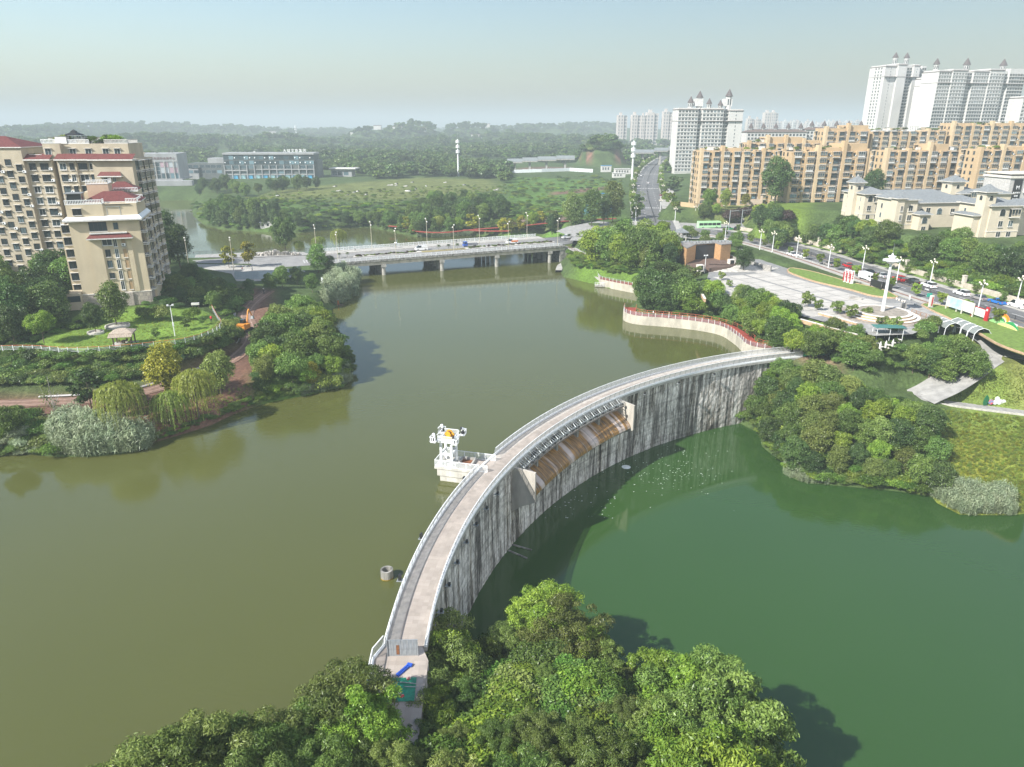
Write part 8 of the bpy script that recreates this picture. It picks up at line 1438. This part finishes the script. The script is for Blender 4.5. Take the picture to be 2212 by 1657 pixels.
for i, (x, y) in enumerate(((-0.95, 0.1), (0.95, 0.1), (0, 0.85), (0.1, -0.8))): t = thing('garden_chair', 'wooden chair at the pavilion table, %s' % ('on the tower side', 'on the fence side', 'on the far side', 'on the near side')[i], 'chair', gp + Vector((x, y, 0.13)), math.atan2(-y, -x)); MB().box((0, 0, 0.42), (0.45, 0.45, 0.06)).build('seat', wd, t); MB().box((-0.22, 0, 0.65), (0.05, 0.45, 0.45)).build('backrest', wd, t); [MB().box((sx * .18, sy * .18, 0.2), (0.05, 0.05, 0.4)).build('leg', wd, t) for sx in (-1, 1) for sy in (-1, 1)]
lf = thing('lawn_fence', 'wire fence with an orange top rail curving round the lawn', 'fence', (0, 0, 0)); rail_run(lf, [Vector((p.x, p.y, 9.0)) for p in smooth_line(W([(-40, 760), (60, 757), (150, 762), (250, 758), (330, 750), (400, 741), (450, 726), (478, 706), (470, 690), (458, 668)], 9), 5)], 1.15, 2.0, white, steel, 4, topm=orange)
t = thing('notice_board', 'small roofed notice board behind the lawn', 'notice board', PT(424, 672, 9), 0.2); [MB().box((s * 0.7, 0, 0.9), (0.1, 0.1, 1.8)).build('post', brown, t) for s in (-1, 1)]; MB().box((0, 0, 1.8), (1.8, 0.5, 0.5)).build('board', hood, t)
for x, y, r, nm in ((207, 720, 1.7, 'round dark tree'), (254, 706, 2.6, 'large clipped tree')): p = PT(x, y, 9); tag(MB().lathe((0, 0, 0), [(r, -0.1), (r, 0.45), (r - .25, 0.45), (r - .25, 0.1)], 20).build('planter_ring', kerbm, None, p), 'stone ring planter under the %s' % nm, 'planter')
# excavator half hidden behind the bank
ep = PT(529, 716, 4.5); ex = thing('excavator', 'orange excavator parked on the dirt track behind the bank', 'excavator', ep, R(80)); om = mat('excavator_orange', (0.60, 0.24, 0.03), 0.5, 0.1)
for s in (-1, 1): b = MB(); b.box((0, s * 1.0, 0.4), (3.2, 0.5, 0.75)); b.cyl((-1.6, s * 1.0 - 0.25, 0.4), 0.37, 0.5, 10, axis='Y'); b.cyl((1.6, s * 1.0 - 0.25, 0.4), 0.37, 0.5, 10, axis='Y'); b.build('track', tyre, ex)
b = MB(); b.box((-0.5, 0, 1.4), (2.8, 2.2, 1.1)); b.box((-1.4, 0, 1.95), (1.0, 2.0, 0.5)); b.build('body', om, ex); b = MB(); b.box((0.6, 0.6, 2.1), (1.2, 0.9, 1.5)); b.build('cab', cgl, ex); b = MB(); b.tube([(0.8, -0.3, 1.6), (1.9, -0.3, 4.6), (2.4, -0.3, 5.0)], 0.22, 6); b.build('boom', om, ex); b = MB(); b.tube([(2.4, -0.3, 5.0), (3.6, -0.3, 3.0)], 0.16, 6); b.build('stick', om, ex); b = MB(); b.box((3.6, -0.3, 2.7), (0.7, 0.8, 0.7), 0, 0, 0.6); b.build('bucket', steel, ex)
# people: one skinned body each, clothes by height
skinm = mat('skin', (0.40, 0.24, 0.17), 0.6, 0.0)
def person(p, rz, shirt, legs, label, hat=None, stoop=0.0, stride=0.25, arm=0.3):
    m2 = FIG[stoop].copy(); [m2.materials.append(m) for m in (shirt, legs, skinm, mat('hair', (0.02, 0.016, 0.014), 0.8, 0))]
    for f in m2.polygons: z = f.center.z; f.material_index = 2 if z > 1.47 else 0 if z > .95 else 1; f.use_smooth = True
    for f in m2.polygons:
        if f.center.z > 1.66: f.material_index = 3
    t = thing('person', label, 'person', p, rz); obj('body', m2, t)
    if hat: MB().lathe((stoop, 0, 1.70), [(0.24, 0), (0.13, 0.05), (0.11, 0.14), (0.01, 0.17)], 12).build('hat', hat, t)
    return t
def cm(n, c): return mat('cloth_' + n, c, 0.9, 0.05, 5)
cr_, co, cw, cb, cy = cm('red', (0.6, 0.05, 0.05)), cm('orange', (0.75, 0.17, 0.03)), cm('white', (0.7, 0.7, 0.68)), cm('black', (0.02, 0.02, 0.025)), cm('yellow', (0.6, 0.45, 0.03))
bt = G(724, 660, 0.0); boat = thing('flat_boat', 'small dark flat boat at the reeds below the bridge', 'boat', bt, R(6)); b = MB(); P5 = [(-2.6, 0), (-2.2, -.5), (2.2, -.5), (2.7, 0), (2.2, .5), (-2.2, .5)]; b.prism(P5, -0.15, 0.12); [b.box((x, y, 0.2), (4.4, 0.08, 0.2)) for x, y in ((0, -.46), (0, .46))]; b.build('hull', mat('boat_wood', (0.09, 0.07, 0.06), 0.8, 0.2), boat); person(bt + Vector((0.9, 0.1, 0.12)), 2.6, co, co, 'worker in orange standing on the flat boat', cw)
person(PT(457, 697, 9), 2.0, cr_, cb, 'person in a red shirt standing at the end of the lawn', None, 0.12); person(PT(535, 628, 5.5), 1.0, cy, cy, 'worker in yellow beside the dirt track'); person(PT(570, 636, 5), 0.4, cb, cb, 'person in black walking on the paved end of the track', cw); person(G(523, 587, 5.7), 0, cr_, cw, 'person in red and white sitting by the street crossing', None, 0.2); person(G(545, 586, 5.7), 0.3, cw, cb, 'person in a white top walking past the blue hoarding')
person(BP(-3, 23.5, 0.24), BZ, cw, cb, 'person walking on the far bridge footway'); t = person(BP(-9 + 22, 23.2, 0.24), BZ, cb, cb, 'person under a white umbrella on the far bridge footway'); MB().lathe((0, 0, 2.0), [(0.65, 0), (0.45, 0.18), (0.02, 0.28)], 12).build('umbrella', white, t); person(G(1963, 649, 8.05), 1.0, cw, cw, 'person in white with a bag crossing the square towards the avenue'); person(BP(38, 23.5, 0.24), BZ, cb, cb, 'cyclist in black on the far bridge footway', None, 0.2); person(G(1410, 683.5, 2.42), 0.2, cw, cb, 'angler standing at the red promenade railing, first from its tip'); person(G(1444, 686, 2.42), 0.2, cm('tan', (.4, .3, .2)), cw, 'angler standing at the red promenade railing, second from its tip')
# signs
def panel_sign(label, p, rz, w, h, z, m, fm, name='billboard', posts=2):
    t = thing(name, label, 'sign', p, rz)
    for s in ((-1, 1) if posts == 2 else (-1, 0, 1)): MB().box((s * w / 2, 0, (z + h) / 2), (0.22, 0.22, z + h)).build('post', fm, t)
    MB().box((0, -0.02, z + h / 2), (w - 0.25, 0.12, h)).build('panel', m, t); MB().box((0, 0, z + h + 0.06), (w + 0.2, 0.3, 0.12)).build('top_rail', fm, t); return t
pnt = mat('poster_landscape', (0.62, 0.70, 0.72), 0.4, col2=(0.20, 0.50, 0.62), scale=0.35); avz = lambda p: avr(p) + math.pi
p = G(2058, 672, 8.2); panel_sign('wide billboard with a blue and white poster on the grass bank', p, avr(p), 5.4, 2.4, 0.8, pnt, stonew); p = G(2081, 679, 8.2); panel_sign('wide white billboard beside the blue poster one', p, avr(p), 5.4, 2.4, 0.8, mat('blank_white', (0.75, 0.75, 0.74), 0.5, 0.02), stonew)
rdm = mat('sign_red', (0.45, 0.02, 0.03), 0.5, 0.05); p = G(2110, 687, 8.2); t = panel_sign('red framed notice board with a red tower panel', p, avr(p), 4.4, 1.9, 0.6, mat('blank_white', (0.75, 0.75, 0.74)), rdm); MB().box((2.7, 0, 1.6), (0.9, 0.35, 3.4)).build('tower_panel', rdm, t); MB().lathe((0, 0, 0), [(0.26, 0), (0.26, 0.04), (0.01, 0.05)], 12).build('emblem', white, t, (2.7, -0.2, 2.6)).rotation_euler = (math.pi / 2, 0, 0)
for i, (px, py) in enumerate(((1824, 609), (1830.5, 611), (1838, 613))):
    t = thing('sign_pillar', 'white pillar sign with red side bands on the grass island, %s of three' % ORD[i], 'sign', G(px, py, 8.3), 0.1, 'pillar signs'); MB().box((0, 0, 1.9), (0.9, 0.35, 3.8)).build('panel', white, t); MB().box((-0.55, 0.05, 1.7), (0.2, 0.3, 2.6)).build('red_band', rdm, t); [MB().box((0, -0.2, 3.2 - k * 0.55), (0.35, 0.04, 0.35)).build('character_mark', rdm, t) for k in range(4)]
for i, (px, py, w) in enumerate(((1890, 622, 4.5), (1914, 628, 4.0))): p = G(px, py, 8.3); panel_sign('low black display board on the grass island, %s from the pillars' % ORD[i], p, avr(p), w, 1.7, 0.3, mat('black_board', (0.02, 0.02, 0.022), 0.4, 0), dark, 'display_board')
t = thing('pillar_sign', 'white stone pillar sign at the corner of the grass bank', 'sign', G(2008, 665, 8.1), 0.2); MB().box((0, 0, 1.6), (0.9, 0.5, 3.2)).build('panel', stonew, t); MB().box((0, 0, 0.15), (1.2, 0.8, 0.3)).build('plinth', dstone, t); MB().box((0.1, -0.27, 1.7), (0.35, 0.04, 2.2)).build('text_band', rdm, t)
t = thing('route_sign', 'small green sign on thin posts beside the avenue', 'sign', G(2003, 657, 8.15), 0.2); MB().box((0, 0, 2.4), (1.5, 0.08, 1.0)).build('panel', mat('sign_green', (0.04, 0.36, 0.27), 0.5, 0.1), t); [MB().box((s * .5, 0, 1.0), (0.06, 0.06, 2.0)).build('post', steel, t) for s in (-1, 1)]
# rainbow and hills sign
p = G(2168, 702, 8.2); rbw = thing('rainbow_sign', 'cut out sign of green hills and an orange rainbow on the grass bank', 'sign', p, avr(p)); 
for k, (r0, r1, c) in enumerate(((1.55, 1.95, (0.70, 0.22, 0.02)), (1.2, 1.54, (0.72, 0.45, 0.05)), (0.85, 1.19, (0.75, 0.65, 0.5)))):
    b = MB(); n = 14; v = [(r * math.cos(math.pi * i / n), y, 0.5 + r * math.sin(math.pi * i / n)) for y in (-0.15, 0.15) for r in (r0, r1) for i in range(n + 1)]; m = n + 1
    for i in range(n): b.add(v, [(i, i + 1, m + i + 1, m + i), (2 * m + i, 3 * m + i, 3 * m + i + 1, 2 * m + i + 1), (m + i, m + i + 1, 3 * m + i + 1, 3 * m + i)])
    b.build('rainbow_band', mat('rainbow_%d' % k, c, 0.5, 0), rbw, (-0.8, 0.2 + k * .01, 0))
for k, (x0, x1, h, c) in enumerate(((-4, 0.2, 1.5, (0.03, 0.30, 0.08)), (0, 4.6, 1.3, (0.03, 0.28, 0.09)), (-4.2, 2.5, 0.9, (0.28, 0.55, 0.22)), (-1, 5, 0.75, (0.62, 0.60, 0.25)))): n = 12; prof_ = [(x0 + (x1 - x0) * i / n, h * math.sin(math.pi * i / n) ** .7) for i in range(n + 1)]; b = MB(); v = [(x, y, z) for y in (-0.12, 0.12) for x, z in prof_]; m = n + 1; b.add(v, [tuple(range(m)), tuple(range(2 * m - 1, m - 1, -1))] + [(i, i + m, i + m + 1, i + 1) for i in range(n)]); b.build('hill_panel', mat('hill_%d' % k, c, 0.5, 0.03), rbw, (0, -0.3 * k, 0))
[MB().box((1.6 + i * 0.55, -0.25, 1.15 - i * 0.06), (0.42, 0.1, 0.42)).build('character_mark', lett, rbw) for i in range(5)]
# leaf sign on the lawn
p = PT(2144, 874, 0); ls = thing('leaf_sign', 'lawn sign of a green leaf and white discs', 'sign', p + Vector((0, 0, 0.1)), 0.15); b = MB(); v = [(x, y, z) for y in (-.08, .08) for x, z in ((-2.2, 0.0), (-1.6, 0.0), (-1.2, 0.9), (-1.35, 1.7), (-1.9, 2.3), (-2.3, 1.4), (-2.4, 0.6))]; b.add(v, [tuple(range(7)), tuple(range(13, 6, -1))] + [(i, i + 7, (i + 1) % 7 + 7, (i + 1) % 7) for i in range(7)]); b.build('leaf_panel', mat('leaf_green', (0.015, 0.13, 0.05), 0.5, 0), ls)
for x, z, r, c in ((-0.7, 0.7, 0.55, 0), (0.3, 0.55, 0.5, 1), (0.6, 1.3, 0.5, 1), (1.3, 0.6, 0.6, 1), (2.2, 0.5, 0.55, 1)): o = MB().cyl((0, 0, -0.08), r, 0.16, 16).build('disc', [mat('multi_disc', (0.10, 0.35, 0.60), 0.5, col2=(0.7, 0.1, 0.1), scale=1.5), white][c], ls, (x, -0.1, z)); o.rotation_euler = (math.pi / 2, 0, 0)
# white sculpture of discs at the crossing
p = G(1537, 476, 8.5); sg = thing('disc_sculpture', 'white sculpture of flower like discs on the crossing green', 'sculpture', p, 0.1)
for x in (-5, 0, 5.5):
    b = MB(); b.box((x, 0, 0.8), (1.6, 0.5, 1.6)); b.build('stem_block', white, sg)
    for k in range(5 if x else 1): o = MB().cyl((0, 0, -0.1), 0.75 if x else 1.2, 0.2, 14).build('disc', white, sg, (x + (k - 2) * 0.75 * (x != 0), -0.1, 2.3 + (k % 2) * 0.9)); o.rotation_euler = (math.pi / 2, 0, 0)
b = MB(); b.box((0, 0, 0.9), (9, 0.8, 1.8)); tag(b.build('stone_sign', dstone, None, G(1488, 470, 8.5), 0.1), 'long dark stone nameplate at the crossing green', 'sign'); b = MB(); b.box((0, 0, 1.6), (7, 0.6, 2.4)); b.box((-3.8, 0, 2.2), (0.9, 0.9, 4.4)); b.box((3.8, 0, 2.2), (0.9, 0.9, 4.4)); tag(b.build('gateway', mat('gate_stone', (0.52, 0.42, 0.34), .8, .1), None, G(1627, 443, 14), 0.05), 'pale gateway with panels at the top of the apartment steps', 'gate')
b = MB(); zz6 = (8.6, 8.6, 13.6, 13.6); b.add([Vector((q.x, q.y, z)) for q, z in zip(W([(1590, 478), (1612, 480), (1648, 449), (1632, 447)], 8.6)[:2] + W([(1648, 449), (1632, 447)], 13.8), zz6)], [(0, 1, 2, 3)]); tag(b.build('stairway', pave), 'pale stairway climbing to the apartment gateway', 'stairs')
# park pavilion
p = G(1470, 520, 9.3); pv_ = thing('park_pavilion', 'small grey tiled pavilion among the park trees', 'pavilion', p, 0.2); [MB().box((sx * 1.4, sy * 1.4, 1.6), (0.25, 0.25, 3.2)).build('column', stonew, pv_) for sx in (-1, 1) for sy in (-1, 1)]; b = MB(); hip(b, -1.5, 1.5, -1.5, 1.5, 3.4, 1.6, 0.8); b.build('roof', slate, pv_)
# tea garden: green awning, arched canopies, furniture
aw = thing('green_awning', 'long green awning on white posts in the tea garden', 'awning', G(1914, 733, 6.6), R(-4)); [MB().tube([(x, y, 0), (x, y, 3.0)], 0.06, 6).build('post', white, aw) for x in (-2.8, 0, 2.8) for y in (-1.2, 1.2)]; b = MB(); b.box((0, 0, 3.0), (6.6, 3.0, 0.07)); b.build('canvas', mat('awning_green', (0.05, 0.17, 0.15), 0.7, 0.08), aw)
gcan = mat('grey_canvas', (0.20, 0.22, 0.21), 0.7, 0.08)
for i, (px, py, n) in enumerate(((2062, 712, 4), (2030, 712, 2))):
    t = thing('arched_canopy', 'grey arched canopies with white frames by the path, %s row' % ('longer', 'shorter')[i], 'canopy', PT(px, py, 7), R(-88), 'arched canopies')
    for k in range(n):
        b = MB(); A8 = [(k * 2.4 + 0.1, y, z) for y, z in ((-2, 0), (-1.9, 1.6), (-1.2, 2.5), (0, 2.9), (1.2, 2.5), (1.9, 1.6), (2, 0))]; B8 = [(x + 2.2, y, z - 0.0) for x, y, z in A8]; b.strip([Vector(q) for q in A8[1:-1]], [Vector(q) for q in B8[1:-1]]); b.build('canvas', gcan, t); b = MB(); b.tube(A8, 0.07, 5); b.tube(B8, 0.07, 5); b.build('frame', white, t)
for i, (px, py) in enumerate(((1893, 748), (1902, 756), (1918, 752), (1928, 747), (1940, 740))):
    t = thing('tea_table', 'small pale tea table in the tea garden, %s from the dam' % ORD[i], 'table', G(px, py, 6.5), i * .4, 'tea tables'); MB().lathe((0, 0, 0), [(0.3, 0), (0.06, 0.08), (0.06, 0.68), (0.5, 0.7), (0.5, 0.75), (0.01, 0.75)], 12).build('table_top', rim, t)
    t = thing('plant_pot', 'potted plant in the tea garden, %s from the dam' % ORD[i], 'potted plant', G(px + 6, py - 6, 6.5), 0, 'potted plants'); MB().lathe((0, 0, 0), [(0.2, 0), (0.3, 0.5), (0.26, 0.5), (0.01, 0.45)], 10).build('pot', dark, t); o = obj('foliage', PROTO['palm'][0][1], t, (0, 0, -0.3), 0, (1.6, 1.6, 1.6)); o.material_slots[0].link = 'OBJECT'; o.material_slots[0].material = LM['mid']
for i, (px, py) in enumerate(((1898, 762), (1910, 760), (1925, 757))): t = thing('parasol', 'closed pale parasol in the tea garden, %s from the dam' % ORD[i], 'parasol', G(px, py, 6.3), 0, 'parasols'); MB().tube([(0, 0, 0), (0, 0, 2.6)], 0.04, 5).build('pole', dark, t); MB().lathe((0, 0, 0), [(0.22, 0.9), (0.26, 1.8), (0.02, 2.6)], 8).build('canopy', hood, t)
wf = thing('timber_fence', 'brown timber fence behind the round podium', 'fence', (0, 0, 0)); rail_run(wf, W([(1968, 676), (1990, 684), (2012, 690), (2035, 694)], 8.0), 1.0, 1.6, mat('fence_timber', (0.33, 0.17, 0.09), 0.8, 0.15), mat('fence_timber', (0.33, 0.17, 0.09)), 3)
for i, (px, py) in enumerate(((1936, 647), (1941, 649.5), (1948, 652), (1953, 653), (1975, 659), (1978, 660))): b = MB(); b.ball((0, 0, 0.3), 0.28, 10, 0, 0.8); b.cyl((0, 0, -0.05), 0.2, 0.15, 10); tag(b.build('stone_bollard', rim, None, G(px, py, 8.05)), 'round white stone bollard at the square entrance, %s from the mast' % ORD[i], 'bollard', 'stone bollards')
b = MB(); b.box((0, 0, 0.35), (3.2, 0.8, 0.7)); tag(b.build('stone_bench', dstone, None, G(1847, 646, 8.05), R(-30)), 'dark stone block bench on the square', 'bench'); b = MB(); b.box((0, 0, 0.8), (1.1, 0.7, 1.6)); tag(b.build('kiosk_box', dstone, None, G(1950, 668, 8.05), 0.1), 'grey utility box behind the round podium', 'utility box')
# distant works: masts, viaduct, sheds, field debris
def mast(label, px, top, bot, dep, r):
    p0 = D(px, bot, dep); z1 = D(px, top, dep).z; g = gz(p0.x, dep); t = thing('radio_mast', label, 'mast', (p0.x, dep, g), 0, 'masts'); h = z1 - g; MB().tube([(0, 0, 0), (0, 0, h)], r, 8, 0, r * .55).build('pole', white, t); [MB().cyl((0, 0, h - 3 - k * 4), r * 2.0, 2.2, 8).build('antenna_drum', white, t) for k in range(3)]; MB().tube([(0, 0, h), (0, 0, h + 6)], 0.12, 5).build('spike', steel, t)
mast('tall white radio mast rising from the far fields', 989, 301, 352, 640, 0.8); mast('tall white radio mast beside the north avenue', 1365, 304, 376, 520, 0.8); mast('thin distant pylon mast on the hazy ridge', 639, 271, 283, 1900, 1.5)
va = thing('viaduct', 'distant grey viaduct with noise barriers behind the fields', 'viaduct', (0, 0, 0)); vp = [D(px, py, 700) + Vector((0, 0, 0)) for px, py in ((1095, 352), (1160, 347), (1240, 343))]; vq = [D(px, py, 780) for px, py in ((1365, 333), (1410, 328), (1470, 322))]
for P9 in (vp, vq):
    for a, b2 in zip(P9[:-1], P9[1:]):
        d = b2 - a; n = max(1, int(d.length / 12)); rz = math.atan2(d.y, d.x)
        for k in range(n): q = a + d * ((k + .5) / n); b = MB(); b.box((0, 0, 0), (d.length / n, 12, 1.0)); b.build('deck', conc, va, q, rz); b = MB(); b.box((0, -6, 2.0), (d.length / n - .2, 0.3, 3.0)); b.build('noise_barrier', mat('barrier_grey', (0.30, 0.33, 0.35), 0.6, 0.1), va, q, rz); g = gz(q.x, q.y); MB().box((0, 0, (g - q.z) / 2 - 0.5), (1.8, 6, max(0.5, q.z - g))).build('pier', conc, va, q, rz)
bl_r = mat('blue_roof', (0.06, 0.25, 0.48), 0.5, 0.08)
def shed(label, px, py, w, d_, h, m, rm, z0=10, name='shed'): p = PT(px, py, z0); t = thing(name, label, 'shed', p, R(4), 'sheds'); b = MB(); b.bx(-w / 2, w / 2, 0, d_, -0.5, h); b.build('wall', m, t); b = MB(); b.bx(-w / 2 - .3, w / 2 + .3, -0.3, d_ + .3, h, h + .25); b.build('roof', rm, t); b = MB(); [b.bx(-w / 2 + 1 + k * 2.4, -w / 2 + 2 + k * 2.4, -0.06, 0.02, h * .35, h * .75) for k in range(max(1, int(w / 2.6)))]; b.build('window_strip', gl, t)
for a in (('small site gate with a blue roof beside the fields', 1309, 372, 9, 4, 5.5, wht, bl_r), ('white site hut beside the tall mast', 1345, 377, 14, 6, 4.5, wht, wht), ('second white site hut lower down the lane', 1337, 384, 10, 5, 3.5, wht, hood), ('large blue shed behind the paved square', 1292, 466, 13, 8, 5, mat('blue_wall', (0.10, 0.35, 0.55), .6, .1), bl_r), ('small blue roofed guard hut behind the trees', 1305, 432, 3, 3, 3.5, hood, bl_r), ('white shed among the trees beyond the field', 912, 374, 9, 5, 3.5, wht, hood), ('low white shed near the field edge', 1080, 372, 5, 4, 3, wht, hood), ('white lake kiosk with a flat roof on the far shore', 577, 492, 7, 4, 2.6, wht, hood)): shed(*a)
site_fence('long white sheet fence along the far building site', [PT(px, py, 11) for px, py in ((1105, 374), (1170, 372), (1230, 370), (1280, 373))], 3.0, mat('white_sheet', (0.62, 0.66, 0.67)), w=8)
for i in range(24):
    p = PT(random.uniform(560, 1080), random.uniform(393, 424), 9.5); b = MB(); s = random.uniform(1.0, 3.2); b.box((0, 0, 0.25), (s * 1.5, s * 0.8, 0.5), random.random() * 3, 0, 0.7); b.box((s * .5, .4, 0.5), (s * .7, s * .5, 0.7), random.random() * 3, 1, 0.6); tag(b.build('debris_pile', [random.choice([hood, conc, conc]), random.choice([dark, conc, dark])], None, p), 'pale heap of rubble and sheeting on the rough field', 'debris', 'field debris')
b = MB(); p = PT(220, 852, 3.2); b.box((0, 0, 0.5), (2.4, 0.06, 1.2), 0.35); tag(b.build('loose_board', white, None, p), 'white board leaning beside the dirt track', 'board')
fl_ = MB()
for _ in range(170): q = G(random.gauss(1450, 55), random.gauss(1015, 28), LOW + 0.02); r_ = random.uniform(0.05, 0.16); fl_.add([(q.x - r_, q.y, q.z), (q.x, q.y - r_ * .6, q.z), (q.x + r_, q.y, q.z), (q.x, q.y + r_ * .6, q.z)], [(0, 1, 2, 3)])
for _ in range(60): q = G(random.uniform(1150, 1340), random.uniform(1050, 1120), LOW + 0.02); r_ = random.uniform(0.05, 0.2); fl_.add([(q.x - r_, q.y, q.z), (q.x, q.y - r_ * .6, q.z), (q.x + r_, q.y, q.z), (q.x, q.y + r_ * .6, q.z)], [(0, 1, 2, 3)])
tag(fl_.build('foam_flecks', mat('foam', (0.75, 0.8, 0.78), 0.6, 0.1)), 'flecks of foam and litter drifting on the pool below the spillway', kind='stuff')
# ripple ring where water drips from the spillway
sp_ = G(1352, 1009, LOW); b = MB(); b.lathe((0, 0, 0.03), [(0.9, 0), (0.5, 0.05), (0.01, 0.09)], 14); tag(b.build('splash', mat('foam', (0.75, 0.8, 0.78), 0.6, 0.1)), 'white splash on the pool below the spillway', kind='stuff').location = sp_
# ------------------------------------------------------------------ haze: even thin air over the whole place
hz = MB().box((0, 7000, 60), (19000, 16000, 170)).build('haze', []); tag(hz, 'thin even summer haze', kind='stuff')
hm = bpy.data.materials.new('haze_air'); hm.use_nodes = True; nt = hm.node_tree; nt.nodes.clear(); out = _n(nt, 'ShaderNodeOutputMaterial'); pv = _n(nt, 'ShaderNodeVolumePrincipled')
pv.inputs['Color'].default_value = (0.70, 0.81, 0.83, 1); pv.inputs['Density'].default_value = 0.0004; pv.inputs['Anisotropy'].default_value = 0.0
nt.links.new(pv.outputs[0], out.inputs['Volume']); hz.data.materials.append(hm)
